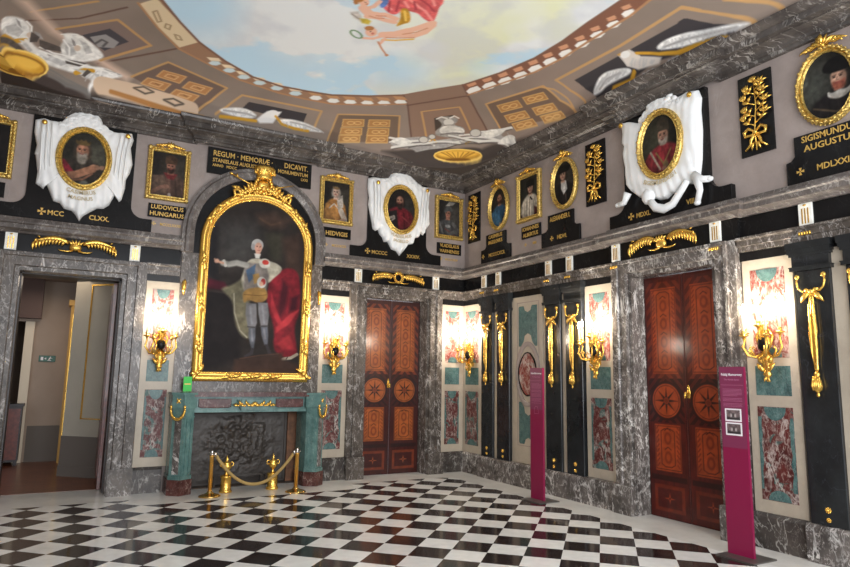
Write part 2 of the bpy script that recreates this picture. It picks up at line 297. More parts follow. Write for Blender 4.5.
CEIL_FEATS=[
('l',(104,80,70),[(-7.073,-1.621),(-6.912,-1.468),(-6.73,-1.426),(-6.539,-1.44),(-6.341,-1.489),(-6.105,-1.671),(-5.873,-1.876)],0.03,0),
('l',(104,80,70),[(-6.103,-0.679),(-5.87,-0.812),(-5.637,-0.966),(-5.406,-1.137),(-5.179,-1.322)],0.03,0),
('l',(186,146,98),[(-6.799,-1.62),(-6.593,-1.67),(-6.383,-1.767),(-6.17,-1.897)],0.036,0),
('p',(203,176,158),[(-6.926,-1.915),(-6.814,-1.868),(-6.678,-1.516),(-6.524,-1.19),(-6.333,-0.995),(-6.129,-0.834),(-5.913,-0.693),(-5.686,-0.572),(-5.738,-0.473),(-5.982,-0.6),(-6.213,-0.751),(-6.431,-0.934),(-6.63,-1.159),(-6.789,-1.521)],0.05,0),
('p',(128,110,102),[(-6.564,-1.24),(-6.359,-1.329),(-6.154,-1.446),(-5.948,-1.583),(-5.75,-1.39),(-5.541,-1.209),(-5.718,-1.038),(-5.896,-0.88),(-6.078,-0.739),(-6.249,-0.884),(-6.412,-1.049)],0.007,0),
('l',(186,146,98),[(-6.564,-1.24),(-6.359,-1.329),(-6.154,-1.446),(-5.948,-1.583),(-5.75,-1.39),(-5.541,-1.209),(-5.718,-1.038),(-5.896,-0.88),(-6.078,-0.739)],0.0396,0),
('p',(72,68,72),[(-6.304,-1.154),(-6.16,-1.257),(-6.018,-1.372),(-5.792,-1.184),(-6.045,-0.92),(-6.177,-1.031)],0.007,0),
('p',(150,146,144),[(-6.219,-1.139),(-6.053,-1.241),(-5.898,-1.134),(-5.946,-1.002),(-6.122,-0.967)],0.007,0),
('l',(90,86,86),[(-6.156,-1.024),(-6.088,-1.123),(-6.028,-1.089),(-6.066,-1)],0.03,0),
('p',(62,52,48),[(-7.131,-0.627),(-6.887,-0.65),(-6.647,-0.493),(-6.424,-0.383),(-6.191,-0.316),(-6.037,-0.318),(-5.879,-0.33),(-6.032,-0.296),(-6.182,-0.252),(-6.436,-0.199),(-6.686,-0.152),(-6.931,-0.104),(-7.171,-0.058)],0.02,0),
('l',(112,108,104),[(-6.637,-0.556),(-6.444,-0.427),(-6.305,-0.371),(-6.163,-0.326)],0.018,0),
('l',(112,108,104),[(-6.635,-0.519),(-6.441,-0.399),(-6.302,-0.351),(-6.16,-0.314)],0.018,0),
('l',(112,108,104),[(-6.633,-0.488),(-6.438,-0.376),(-6.158,-0.305)],0.018,0),
('p',(222,220,216),[(-7.069,-1.691),(-6.964,-1.617),(-6.864,-1.478),(-6.809,-1.268),(-6.851,-1.077),(-6.737,-0.851),(-6.628,-0.793),(-6.46,-0.728),(-6.222,-0.654),(-6.158,-0.603),(-5.751,-0.575),(-5.899,-0.482),(-6.299,-0.474),(-6.595,-0.572),(-6.763,-0.696),(-6.891,-0.956),(-6.96,-1.144),(-7.084,-1.403)],0.015,1),
('p',(222,220,215),[(-6.534,-0.907),(-6.481,-1.036),(-6.51,-1.163),(-6.361,-1.184),(-6.244,-1.078),(-6.041,-0.858),(-6.063,-0.757),(-6.31,-0.639),(-6.501,-0.705)],0.015,1),
('p',(222,220,216),[(-6.219,-0.614),(-6.009,-0.636),(-5.877,-0.564),(-5.927,-0.442),(-5.897,-0.332),(-5.977,-0.336),(-6.034,-0.424),(-6.151,-0.357),(-6.16,-0.312),(-6.197,-0.355),(-6.145,-0.44),(-6.298,-0.457)],0.015,1),
('l',(196,146,48),[(-6.337,-0.504),(-6.245,-0.551),(-6.155,-0.553)],0.06,0),
('l',(196,146,48),[(-7.077,-1.338),(-7.007,-1.147),(-6.888,-1.085)],0.07,0),
('p',(196,146,48),[(-6.641,-0.551),(-6.664,-0.518),(-6.715,-0.512),(-6.788,-0.543),(-6.874,-0.605),(-6.973,-0.587),(-7.065,-0.613),(-7.141,-0.677),(-7.194,-0.772),(-7.219,-0.883),(-7.214,-1.004),(-7.182,-1.122),(-7.125,-1.225),(-7.066,-1.163),(-6.998,-1.033),(-6.914,-0.93),(-6.828,-0.839),(-6.749,-0.755),(-6.687,-0.676),(-6.649,-0.608)],0.007,0),
('p',(222,176,76),[(-6.724,-0.621),(-6.742,-0.599),(-6.779,-0.598),(-6.836,-0.624),(-6.902,-0.685),(-6.968,-0.788),(-7.039,-0.827),(-7.099,-0.864),(-7.143,-0.922),(-7.164,-0.994),(-7.164,-1.069),(-7.142,-1.144),(-7.1,-1.209),(-7.058,-1.117),(-7.004,-1.01),(-6.939,-0.918),(-6.872,-0.84),(-6.81,-0.77),(-6.761,-0.709),(-6.731,-0.659)],0.02,0),
('l',(236,202,112),[(-6.653,-0.558),(-6.674,-0.525),(-6.723,-0.52),(-6.793,-0.55),(-6.874,-0.628),(-6.97,-0.614),(-7.059,-0.638),(-7.133,-0.697),(-7.184,-0.784),(-7.208,-0.89),(-7.204,-1.005),(-7.173,-1.115),(-7.12,-1.213),(-7.064,-1.147),(-6.996,-1.019),(-6.916,-0.92),(-6.833,-0.832),(-6.757,-0.75),(-6.697,-0.675),(-6.66,-0.608)],0.025,1),
('l',(140,94,34),[(-6.678,-0.553),(-6.697,-0.531),(-6.74,-0.532),(-6.802,-0.563),(-6.874,-0.63),(-6.954,-0.663),(-7.035,-0.68),(-7.102,-0.724),(-7.149,-0.793),(-7.173,-0.875),(-7.173,-0.961),(-7.148,-1.047),(-7.101,-1.124),(-7.05,-1.063),(-6.99,-0.948),(-6.918,-0.855),(-6.843,-0.775),(-6.774,-0.705),(-6.72,-0.643),(-6.687,-0.592)],0.02,1),
('p',(150,100,30),[(-6.859,-0.619),(-6.865,-0.622),(-6.879,-0.637),(-6.898,-0.661),(-6.926,-0.659),(-6.956,-0.656),(-6.985,-0.662),(-7.01,-0.674),(-7.029,-0.692),(-7.039,-0.718),(-7.04,-0.742),(-7.032,-0.767),(-7.016,-0.791),(-6.992,-0.809),(-6.968,-0.789),(-6.943,-0.743),(-6.917,-0.703),(-6.893,-0.669),(-6.874,-0.645),(-6.862,-0.628)],0.007,0),
('l',(180,177,175),[(-6.207,-0.549),(-6.229,-0.51),(-6.264,-0.474)],0.0078,0),
('l',(180,177,175),[(-6.166,-0.519),(-6.206,-0.463),(-6.228,-0.416)],0.0093,0),
('l',(180,177,175),[(-6.099,-0.559),(-6.142,-0.495),(-6.169,-0.441)],0.0093,0),
('l',(180,177,175),[(-6.075,-0.503),(-6.094,-0.436),(-6.112,-0.38)],0.0091,0),
('l',(180,177,175),[(-6.042,-0.5),(-6.055,-0.432),(-6.088,-0.372)],0.0156,0),
('l',(180,177,175),[(-5.993,-0.494),(-6.006,-0.437),(-6.038,-0.386)],0.0089,0),
('l',(180,177,175),[(-5.944,-0.464),(-5.979,-0.406),(-6.017,-0.356)],0.0125,0),
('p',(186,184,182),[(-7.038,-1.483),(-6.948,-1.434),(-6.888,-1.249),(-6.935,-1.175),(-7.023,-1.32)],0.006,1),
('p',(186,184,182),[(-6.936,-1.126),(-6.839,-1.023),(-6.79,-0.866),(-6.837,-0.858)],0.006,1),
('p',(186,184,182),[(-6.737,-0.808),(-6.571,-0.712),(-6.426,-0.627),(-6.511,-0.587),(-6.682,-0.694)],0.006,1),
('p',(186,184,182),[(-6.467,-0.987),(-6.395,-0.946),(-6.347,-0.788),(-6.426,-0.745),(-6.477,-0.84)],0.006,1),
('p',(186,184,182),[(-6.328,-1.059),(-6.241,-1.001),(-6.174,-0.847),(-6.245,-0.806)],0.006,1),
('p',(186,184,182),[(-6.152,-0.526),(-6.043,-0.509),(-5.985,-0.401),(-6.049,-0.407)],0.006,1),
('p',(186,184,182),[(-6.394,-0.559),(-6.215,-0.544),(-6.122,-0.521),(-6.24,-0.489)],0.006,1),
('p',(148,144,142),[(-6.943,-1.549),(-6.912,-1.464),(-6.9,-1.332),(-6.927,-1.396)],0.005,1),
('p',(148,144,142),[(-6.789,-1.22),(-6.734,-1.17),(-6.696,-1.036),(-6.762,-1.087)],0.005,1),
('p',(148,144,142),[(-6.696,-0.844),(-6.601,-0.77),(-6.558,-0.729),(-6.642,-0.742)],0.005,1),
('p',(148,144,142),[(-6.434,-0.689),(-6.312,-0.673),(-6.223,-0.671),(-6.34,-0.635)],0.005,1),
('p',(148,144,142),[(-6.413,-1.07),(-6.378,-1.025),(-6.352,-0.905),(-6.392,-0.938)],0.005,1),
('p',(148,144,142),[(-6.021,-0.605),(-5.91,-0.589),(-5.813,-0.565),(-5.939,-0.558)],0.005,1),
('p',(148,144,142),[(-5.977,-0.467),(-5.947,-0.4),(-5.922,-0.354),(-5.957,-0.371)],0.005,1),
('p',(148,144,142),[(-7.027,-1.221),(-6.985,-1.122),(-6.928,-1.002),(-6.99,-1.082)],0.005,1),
('l',(238,236,232),[(-6.852,-1.444),(-6.808,-1.32),(-6.816,-1.165)],0.02,0),
('l',(238,236,232),[(-6.737,-0.907),(-6.601,-0.792),(-6.445,-0.743)],0.02,0),
('l',(238,236,232),[(-6.495,-1.035),(-6.43,-0.893),(-6.425,-0.732)],0.02,0),
('l',(238,236,232),[(-6.303,-1.128),(-6.195,-0.963),(-6.1,-0.842)],0.02,0),
('l',(238,236,232),[(-6.052,-0.613),(-6.069,-0.451),(-6.005,-0.357)],0.02,0),
('p',(206,186,168),[(-6.801,-1.15),(-6.804,-1.135),(-6.808,-1.121),(-6.815,-1.112),(-6.823,-1.109),(-6.833,-1.109),(-6.842,-1.117),(-6.85,-1.125),(-6.856,-1.14),(-6.86,-1.157),(-6.861,-1.172),(-6.859,-1.187),(-6.854,-1.199),(-6.848,-1.207),(-6.84,-1.212),(-6.831,-1.211),(-6.821,-1.206),(-6.813,-1.195),(-6.806,-1.182),(-6.803,-1.167)],0.007,0),
('p',(206,186,168),[(-6.308,-0.904),(-6.31,-0.887),(-6.314,-0.87),(-6.321,-0.858),(-6.332,-0.848),(-6.344,-0.843),(-6.355,-0.845),(-6.366,-0.85),(-6.374,-0.859),(-6.38,-0.875),(-6.382,-0.89),(-6.381,-0.908),(-6.376,-0.924),(-6.369,-0.936),(-6.358,-0.945),(-6.348,-0.951),(-6.336,-0.949),(-6.325,-0.944),(-6.317,-0.934),(-6.311,-0.92)],0.007,0),
('p',(84,76,72),[(-6.741,-1.043),(-6.526,-0.894),(-6.512,-0.81),(-6.683,-0.852),(-6.737,-0.921)],0.006,1),
('p',(84,76,72),[(-6.815,-1.217),(-6.735,-1.094),(-6.763,-1),(-6.835,-1.022)],0.006,1),
('p',(84,76,72),[(-7.085,-1.382),(-6.983,-1.158),(-6.892,-0.912),(-6.964,-0.986),(-7.088,-1.286)],0.006,1),
('p',(84,76,72),[(-6.472,-0.685),(-6.222,-0.654),(-6.307,-0.592),(-6.456,-0.625)],0.006,1),
('p',(84,76,72),[(-6.216,-0.566),(-6.168,-0.535),(-6.238,-0.457),(-6.275,-0.476)],0.006,1),
('l',(222,220,216),[(-6.873,-1.087),(-6.79,-0.866),(-6.655,-0.73)],0.03,0),
('l',(236,234,228),[(-6.737,-0.843),(-6.516,-0.696),(-6.369,-0.649),(-6.219,-0.614),(-6.05,-0.586),(-5.877,-0.564)],0.02,0),
('l',(236,234,228),[(-6.518,-1.137),(-6.36,-1.158),(-6.198,-1.012)],0.02,0),
('p',(112,94,84),[(-5.297,-0.964),(-5.039,-0.887),(-4.768,-0.81),(-4.485,-0.735),(-4.628,-0.451),(-4.794,-0.276),(-5.104,-0.345),(-5.405,-0.447),(-5.693,-0.57),(-5.492,-0.754)],0.007,0),
('l',(186,146,98),[(-5.693,-0.57),(-5.492,-0.754),(-5.297,-0.964),(-5.039,-0.887),(-4.768,-0.81),(-4.485,-0.735),(-4.642,-0.467),(-4.818,-0.291)],0.0324,0),
('p',(172,124,80),[(-5.33,-0.79),(-5.034,-0.772),(-5.101,-0.63),(-5.397,-0.663)],0.007,0),
('l',(206,160,108),[(-5.33,-0.79),(-5.034,-0.772),(-5.101,-0.63),(-5.397,-0.663)],0.014,1),
('l',(212,172,124),[(-5.27,-0.742),(-5.128,-0.741),(-5.171,-0.673),(-5.3,-0.688)],0.012,1),
('l',(120,84,58),[(-5.227,-0.726),(-5.183,-0.708)],0.01,0),
('p',(172,124,80),[(-5.498,-0.606),(-5.203,-0.586),(-5.274,-0.466),(-5.569,-0.497)],0.007,0),
('l',(206,160,108),[(-5.498,-0.606),(-5.203,-0.586),(-5.274,-0.466),(-5.569,-0.497)],0.014,1),
('l',(212,172,124),[(-5.439,-0.563),(-5.298,-0.56),(-5.342,-0.503),(-5.472,-0.516)],0.012,1),
('l',(120,84,58),[(-5.397,-0.548),(-5.353,-0.532)],0.01,0),
('p',(172,124,80),[(-4.982,-0.696),(-4.671,-0.676),(-4.738,-0.54),(-5.05,-0.572)],0.007,0),
('l',(206,160,108),[(-4.982,-0.696),(-4.671,-0.676),(-4.738,-0.54),(-5.05,-0.572)],0.014,1),
('l',(212,172,124),[(-4.917,-0.649),(-4.768,-0.646),(-4.812,-0.581),(-4.949,-0.597)],0.012,1),
('l',(120,84,58),[(-4.873,-0.634),(-4.826,-0.614)],0.01,0),
('p',(172,124,80),[(-5.123,-0.523),(-4.813,-0.503),(-4.886,-0.394),(-5.195,-0.422)],0.007,0),
('l',(206,160,108),[(-5.123,-0.523),(-4.813,-0.503),(-4.886,-0.394),(-5.195,-0.422)],0.014,1),
('l',(212,172,124),[(-5.061,-0.483),(-4.912,-0.479),(-4.957,-0.427),(-5.095,-0.44)],0.012,1),
('l',(120,84,58),[(-5.016,-0.469),(-4.97,-0.453)],0.01,0),
('l',(206,180,154),[(-6.039,-0.401),(-5.991,-0.4),(-5.815,-0.39),(-5.634,-0.383),(-5.413,-0.363),(-5.186,-0.345),(-4.875,-0.304)],0.19,0),
('l',(170,120,70),[(-5.92,-0.341),(-5.74,-0.322),(-5.554,-0.306),(-5.295,-0.286),(-5.027,-0.272),(-4.701,-0.271)],0.04,0),
('l',(90,80,70),[(-5.65,-0.422),(-5.53,-0.461),(-5.396,-0.42),(-5.5,-0.38)],0.02,1),
('l',(90,80,70),[(-5.258,-0.356),(-5.134,-0.391),(-4.992,-0.355),(-5.101,-0.322)],0.02,1),
('p',(112,94,80),[(-2.827,-0.277),(-2.796,-0.448),(-2.808,-0.725),(-2.505,-0.813),(-2.197,-0.907),(-1.889,-1.008),(-1.628,-0.483),(-2.029,-0.389),(-2.429,-0.321)],0.007,0),
('l',(186,146,98),[(-2.807,-0.281),(-2.789,-0.454),(-2.808,-0.725),(-2.505,-0.813),(-2.197,-0.907),(-1.889,-1.008),(-1.672,-0.548)],0.0288,0),
('p',(166,122,74),[(-2.69,-0.652),(-2.379,-0.739),(-2.325,-0.603),(-2.654,-0.517)],0.007,0),
('l',(206,164,104),[(-2.69,-0.652),(-2.379,-0.739),(-2.325,-0.603),(-2.654,-0.517)],0.014,1),
('l',(212,172,114),[(-2.492,-0.63),(-2.5,-0.604),(-2.535,-0.584),(-2.579,-0.582),(-2.604,-0.599),(-2.597,-0.623),(-2.561,-0.644),(-2.518,-0.646)],0.014,1),
('l',(212,172,114),[(-2.387,-0.659),(-2.395,-0.633),(-2.43,-0.613),(-2.474,-0.612),(-2.5,-0.628),(-2.493,-0.653),(-2.458,-0.674),(-2.414,-0.676)],0.014,1),
('p',(166,122,74),[(-2.298,-0.76),(-1.986,-0.859),(-1.92,-0.711),(-2.251,-0.612)],0.007,0),
('l',(206,164,104),[(-2.298,-0.76),(-1.986,-0.859),(-1.92,-0.711),(-2.251,-0.612)],0.014,1),
('l',(212,172,114),[(-2.094,-0.738),(-2.099,-0.709),(-2.135,-0.688),(-2.178,-0.684),(-2.207,-0.703),(-2.2,-0.73),(-2.165,-0.751),(-2.121,-0.755)],0.014,1),
('l',(212,172,114),[(-1.988,-0.772),(-1.993,-0.741),(-2.029,-0.721),(-2.073,-0.717),(-2.101,-0.735),(-2.096,-0.764),(-2.06,-0.785),(-2.017,-0.79)],0.014,1),
('p',(166,122,74),[(-2.657,-0.493),(-2.337,-0.568),(-2.291,-0.45),(-2.634,-0.384)],0.007,0),
('l',(206,164,104),[(-2.657,-0.493),(-2.337,-0.568),(-2.291,-0.45),(-2.634,-0.384)],0.014,1),
('l',(212,172,114),[(-2.458,-0.473),(-2.468,-0.451),(-2.505,-0.435),(-2.55,-0.435),(-2.575,-0.448),(-2.565,-0.468),(-2.528,-0.485),(-2.484,-0.487)],0.014,1),
('l',(212,172,114),[(-2.35,-0.498),(-2.359,-0.475),(-2.396,-0.458),(-2.443,-0.457),(-2.466,-0.471),(-2.459,-0.492),(-2.42,-0.51),(-2.376,-0.512)],0.014,1),
('p',(166,122,74),[(-2.235,-0.589),(-1.911,-0.676),(-1.854,-0.544),(-2.2,-0.461)],0.007,0),
('l',(206,164,104),[(-2.235,-0.589),(-1.911,-0.676),(-1.854,-0.544),(-2.2,-0.461)],0.014,1),
('l',(212,172,114),[(-2.028,-0.568),(-2.036,-0.544),(-2.073,-0.524),(-2.12,-0.523),(-2.145,-0.538),(-2.139,-0.561),(-2.101,-0.582),(-2.055,-0.583)],0.014,1),
('l',(212,172,114),[(-1.92,-0.597),(-1.926,-0.572),(-1.965,-0.552),(-2.01,-0.55),(-2.038,-0.565),(-2.03,-0.59),(-1.994,-0.611),(-1.947,-0.614)],0.014,1),
('p',(166,122,74),[(-2.64,-0.378),(-2.309,-0.438),(-2.275,-0.344),(-2.627,-0.298)],0.007,0),
('l',(206,164,104),[(-2.64,-0.378),(-2.309,-0.438),(-2.275,-0.344),(-2.627,-0.298)],0.014,1),
('l',(212,172,114),[(-2.441,-0.362),(-2.453,-0.345),(-2.493,-0.333),(-2.537,-0.333),(-2.561,-0.343),(-2.549,-0.358),(-2.51,-0.371),(-2.465,-0.372)],0.014,1),
('l',(212,172,114),[(-2.329,-0.38),(-2.341,-0.364),(-2.38,-0.35),(-2.425,-0.35),(-2.449,-0.36),(-2.438,-0.377),(-2.399,-0.391),(-2.354,-0.392)],0.014,1),
('p',(166,122,74),[(-2.193,-0.458),(-1.858,-0.531),(-1.809,-0.417),(-2.166,-0.353)],0.007,0),
('l',(206,164,104),[(-2.193,-0.458),(-1.858,-0.531),(-1.809,-0.417),(-2.166,-0.353)],0.014,1),
('l',(212,172,114),[(-1.984,-0.439),(-1.994,-0.418),(-2.034,-0.403),(-2.08,-0.402),(-2.106,-0.415),(-2.095,-0.434),(-2.057,-0.451),(-2.011,-0.452)],0.014,1),
('l',(212,172,114),[(-1.871,-0.464),(-1.88,-0.442),(-1.92,-0.425),(-1.966,-0.424),(-1.992,-0.437),(-1.983,-0.458),(-1.945,-0.476),(-1.898,-0.478)],0.014,1),
('l',(186,146,98),[(-4.539,-0.326),(-4.416,-0.428),(-4.255,-0.671),(-3.97,-0.681),(-3.679,-0.691),(-3.378,-0.703),(-3.07,-0.713),(-3.068,-0.379)],0.0324,0),
('p',(58,54,56),[(-4.197,-0.456),(-4.136,-0.581),(-3.853,-0.589),(-3.561,-0.596),(-3.261,-0.602),(-3.262,-0.438),(-3.584,-0.444),(-3.895,-0.451)],0.007,0),
('p',(222,220,216),[(-4.5,-0.396),(-4.193,-0.475),(-4.042,-0.442),(-3.949,-0.398),(-4.074,-0.334),(-4.488,-0.35)],0.012,1),
('p',(222,220,216),[(-3.96,-0.352),(-3.836,-0.502),(-3.634,-0.54),(-3.661,-0.458),(-3.707,-0.352),(-3.898,-0.323)],0.012,0),
('p',(222,220,216),[(-3.671,-0.404),(-3.471,-0.459),(-3.244,-0.453),(-2.866,-0.37),(-3.092,-0.352),(-3.372,-0.344),(-3.571,-0.353)],0.012,1),
('l',(196,146,48),[(-4.477,-0.311),(-4.227,-0.325),(-3.956,-0.338)],0.03,0),
('l',(196,146,48),[(-3.698,-0.45),(-3.575,-0.364),(-3.372,-0.344),(-3.147,-0.348)],0.03,0),
('l',(160,156,152),[(-4.446,-0.38),(-4.12,-0.401),(-3.984,-0.384)],0.02,0),
('l',(160,156,152),[(-3.455,-0.414),(-3.229,-0.414),(-2.985,-0.378)],0.02,0),
('p',(112,92,78),[(-0.484,-1.756),(-0.71,-1.876),(-0.964,-2.042),(-0.873,-2.397),(-0.791,-2.738),(-0.719,-3.067),(-0.432,-3.084),(-0.265,-3.236),(-0.304,-2.753),(-0.376,-2.258)],0.007,0),
('l',(186,146,98),[(-0.484,-1.756),(-0.71,-1.876),(-0.964,-2.042),(-0.873,-2.397),(-0.791,-2.738),(-0.719,-3.067),(-0.432,-3.084),(-0.265,-3.236)],0.0324,0),
('p',(166,122,74),[(-0.834,-2.145),(-0.728,-2.507),(-0.602,-2.458),(-0.698,-2.071)],0.007,0),
('l',(206,164,104),[(-0.834,-2.145),(-0.728,-2.507),(-0.602,-2.458),(-0.698,-2.071)],0.014,1),
('l',(212,172,114),[(-0.712,-2.29),(-0.697,-2.25),(-0.703,-2.196),(-0.728,-2.16),(-0.755,-2.163),(-0.769,-2.203),(-0.764,-2.257),(-0.739,-2.29)],0.014,1),
('l',(212,172,114),[(-0.671,-2.424),(-0.655,-2.384),(-0.661,-2.332),(-0.683,-2.296),(-0.711,-2.297),(-0.725,-2.335),(-0.719,-2.389),(-0.696,-2.426)],0.014,1),
('p',(166,122,74),[(-0.725,-2.622),(-0.635,-2.966),(-0.522,-2.936),(-0.602,-2.566)],0.007,0),
('l',(206,164,104),[(-0.725,-2.622),(-0.635,-2.966),(-0.522,-2.936),(-0.602,-2.566)],0.014,1),
('l',(212,172,114),[(-0.618,-2.769),(-0.604,-2.732),(-0.61,-2.683),(-0.63,-2.647),(-0.655,-2.647),(-0.668,-2.683),(-0.664,-2.734),(-0.643,-2.769)],0.014,1),
('l',(212,172,114),[(-0.582,-2.896),(-0.569,-2.864),(-0.573,-2.814),(-0.593,-2.776),(-0.617,-2.776),(-0.63,-2.81),(-0.625,-2.859),(-0.606,-2.895)],0.014,1),
('p',(166,122,74),[(-0.625,-2.047),(-0.535,-2.433),(-0.429,-2.411),(-0.504,-1.994)],0.007,0),
('l',(206,164,104),[(-0.625,-2.047),(-0.535,-2.433),(-0.429,-2.411),(-0.504,-1.994)],0.014,1),
('l',(212,172,114),[(-0.519,-2.215),(-0.507,-2.179),(-0.511,-2.121),(-0.53,-2.079),(-0.554,-2.078),(-0.567,-2.115),(-0.563,-2.171),(-0.543,-2.212)],0.014,1),
('l',(212,172,114),[(-0.485,-2.36),(-0.472,-2.324),(-0.476,-2.269),(-0.494,-2.227),(-0.517,-2.223),(-0.53,-2.259),(-0.526,-2.314),(-0.507,-2.356)],0.014,1),
('p',(166,122,74),[(-0.515,-2.576),(-0.444,-2.944),(-0.356,-2.944),(-0.413,-2.549)],0.007,0),
('l',(206,164,104),[(-0.515,-2.576),(-0.444,-2.944),(-0.356,-2.944),(-0.413,-2.549)],0.014,1),
('l',(212,172,114),[(-0.428,-2.747),(-0.416,-2.715),(-0.419,-2.663),(-0.436,-2.623),(-0.455,-2.614),(-0.468,-2.648),(-0.465,-2.7),(-0.447,-2.741)],0.014,1),
('l',(212,172,114),[(-0.401,-2.887),(-0.391,-2.855),(-0.394,-2.805),(-0.408,-2.763),(-0.427,-2.754),(-0.438,-2.788),(-0.435,-2.838),(-0.42,-2.879)],0.014,1),
('p',(166,122,74),[(-0.464,-2.025),(-0.396,-2.434),(-0.315,-2.448),(-0.367,-2.005)],0.007,0),
('l',(206,164,104),[(-0.464,-2.025),(-0.396,-2.434),(-0.315,-2.448),(-0.367,-2.005)],0.014,1),
('l',(212,172,114),[(-0.381,-2.22),(-0.369,-2.186),(-0.374,-2.13),(-0.388,-2.082),(-0.408,-2.073),(-0.418,-2.109),(-0.415,-2.167),(-0.4,-2.212)],0.014,1),
('l',(212,172,114),[(-0.356,-2.377),(-0.346,-2.346),(-0.348,-2.289),(-0.362,-2.239),(-0.379,-2.23),(-0.39,-2.263),(-0.387,-2.319),(-0.373,-2.365)],0.014,1),
('p',(166,122,74),[(-0.378,-2.592),(-0.328,-2.98),(-0.274,-3.018),(-0.304,-2.599)],0.007,0),
('l',(206,164,104),[(-0.378,-2.592),(-0.328,-2.98),(-0.274,-3.018),(-0.304,-2.599)],0.014,1),
('l',(212,172,114),[(-0.316,-2.79),(-0.308,-2.764),(-0.309,-2.71),(-0.319,-2.663),(-0.334,-2.649),(-0.344,-2.679),(-0.341,-2.731),(-0.328,-2.777)],0.014,1),
('l',(212,172,114),[(-0.299,-2.939),(-0.292,-2.912),(-0.294,-2.861),(-0.303,-2.814),(-0.315,-2.798),(-0.323,-2.827),(-0.321,-2.879),(-0.312,-2.924)],0.014,1),
('l',(186,146,98),[(-0.265,-3.43),(-0.315,-3.442),(-0.476,-3.342),(-0.695,-3.303),(-0.681,-3.7),(-0.669,-4.069),(-0.657,-4.41),(-0.667,-4.735),(-0.677,-5.036),(-0.686,-5.317),(-0.554,-5.435)],0.036,0),
('l',(186,146,98),[(-0.729,-3.011),(-0.597,-3.144),(-0.41,-3.21),(-0.291,-3.215)],0.0288,0),
('l',(186,146,98),[(-0.687,-5.291),(-0.548,-5.43),(-0.429,-5.58),(-0.358,-5.69),(-0.303,-5.806),(-0.266,-5.874)],0.0324,0),
('l',(186,146,98),[(-0.526,-5.7),(-0.415,-5.877),(-0.33,-6.061),(-0.27,-6.16)],0.0324,0),
('p',(58,54,56),[(-0.566,-3.519),(-0.562,-3.924),(-0.558,-4.3),(-0.555,-4.646),(-0.552,-4.966),(-0.549,-5.264),(-0.453,-5.356),(-0.354,-5.276),(-0.283,-5.216),(-0.304,-4.933),(-0.333,-4.635),(-0.308,-4.391),(-0.287,-4.137),(-0.27,-3.874),(-0.29,-3.65),(-0.404,-3.559)],0.007,0),
('p',(58,54,56),[(-0.561,-5.16),(-0.563,-5.24),(-0.463,-5.351),(-0.378,-5.469),(-0.299,-5.678),(-0.275,-5.648),(-0.28,-5.431),(-0.285,-5.202),(-0.292,-4.96),(-0.406,-5.044)],0.007,0),
('p',(222,220,216),[(-0.315,-3.593),(-0.401,-3.725),(-0.474,-3.923),(-0.446,-4.129),(-0.385,-4.313),(-0.336,-4.285),(-0.339,-4.1),(-0.34,-3.867),(-0.313,-3.737)],0.01,1),
('p',(206,196,186),[(-0.572,-4.29),(-0.563,-4.464),(-0.435,-4.522),(-0.34,-4.742),(-0.305,-4.677),(-0.336,-4.394),(-0.41,-4.282)],0.01,0),
('p',(222,220,216),[(-0.444,-4.752),(-0.467,-4.887),(-0.44,-5.114),(-0.387,-5.303),(-0.364,-5.404),(-0.326,-5.596),(-0.272,-5.875),(-0.283,-5.667),(-0.301,-5.41),(-0.322,-5.076),(-0.396,-4.759)],0.01,1),
('l',(160,156,152),[(-0.408,-4.835),(-0.375,-5.121),(-0.347,-5.276),(-0.323,-5.428),(-0.29,-5.673)],0.02,0),
('l',(160,156,152),[(-0.342,-3.746),(-0.396,-3.924),(-0.387,-4.147)],0.02,0),
('l',(196,146,48),[(-0.268,-3.904),(-0.298,-3.963),(-0.288,-4.238),(-0.34,-4.332)],0.04,0),
('l',(196,146,48),[(-0.486,-4.499),(-0.373,-4.738),(-0.316,-4.946),(-0.296,-5.234),(-0.281,-5.393),(-0.262,-5.542)],0.035,0),
('l',(180,177,175),[(-0.426,-3.887),(-0.382,-3.776),(-0.342,-3.665)],0.0128,0),
('l',(180,177,175),[(-0.422,-3.917),(-0.394,-3.827),(-0.364,-3.748)],0.0073,0),
('l',(180,177,175),[(-0.441,-3.997),(-0.414,-3.909),(-0.383,-3.835)],0.011,0),
('l',(180,177,175),[(-0.429,-3.982),(-0.401,-3.915),(-0.368,-3.86)],0.014,0),
('l',(180,177,175),[(-0.434,-4.033),(-0.395,-3.959),(-0.36,-3.879)],0.0082,0),
('l',(180,177,175),[(-0.425,-4.073),(-0.392,-4.013),(-0.369,-3.931)],0.0132,0),
('l',(180,177,175),[(-0.415,-4.115),(-0.387,-4.028),(-0.367,-3.919)],0.0109,0),
('l',(180,177,175),[(-0.404,-4.162),(-0.387,-4.076),(-0.371,-3.99)],0.0063,0),
('l',(180,177,175),[(-0.387,-4.142),(-0.375,-4.082),(-0.359,-4.037)],0.0137,0),
('l',(180,177,175),[(-0.384,-4.153),(-0.369,-4.102),(-0.353,-4.056)],0.0093,0),
('l',(180,177,175),[(-0.375,-4.219),(-0.364,-4.186),(-0.355,-4.152)],0.0075,0),
('l',(180,177,175),[(-0.44,-4.884),(-0.417,-4.84),(-0.396,-4.793)],0.0087,0),
('l',(180,177,175),[(-0.44,-4.919),(-0.418,-4.867),(-0.39,-4.828)],0.0089,0),
('l',(180,177,175),[(-0.421,-4.921),(-0.405,-4.9),(-0.387,-4.889)],0.0077,0),
('l',(180,177,175),[(-0.436,-4.975),(-0.404,-4.943),(-0.368,-4.925)],0.0072,0),
('l',(180,177,175),[(-0.429,-5.008),(-0.383,-4.996),(-0.347,-4.97)],0.007,0),
('l',(180,177,175),[(-0.413,-5.058),(-0.368,-5.052),(-0.336,-5.024)],0.0098,0),
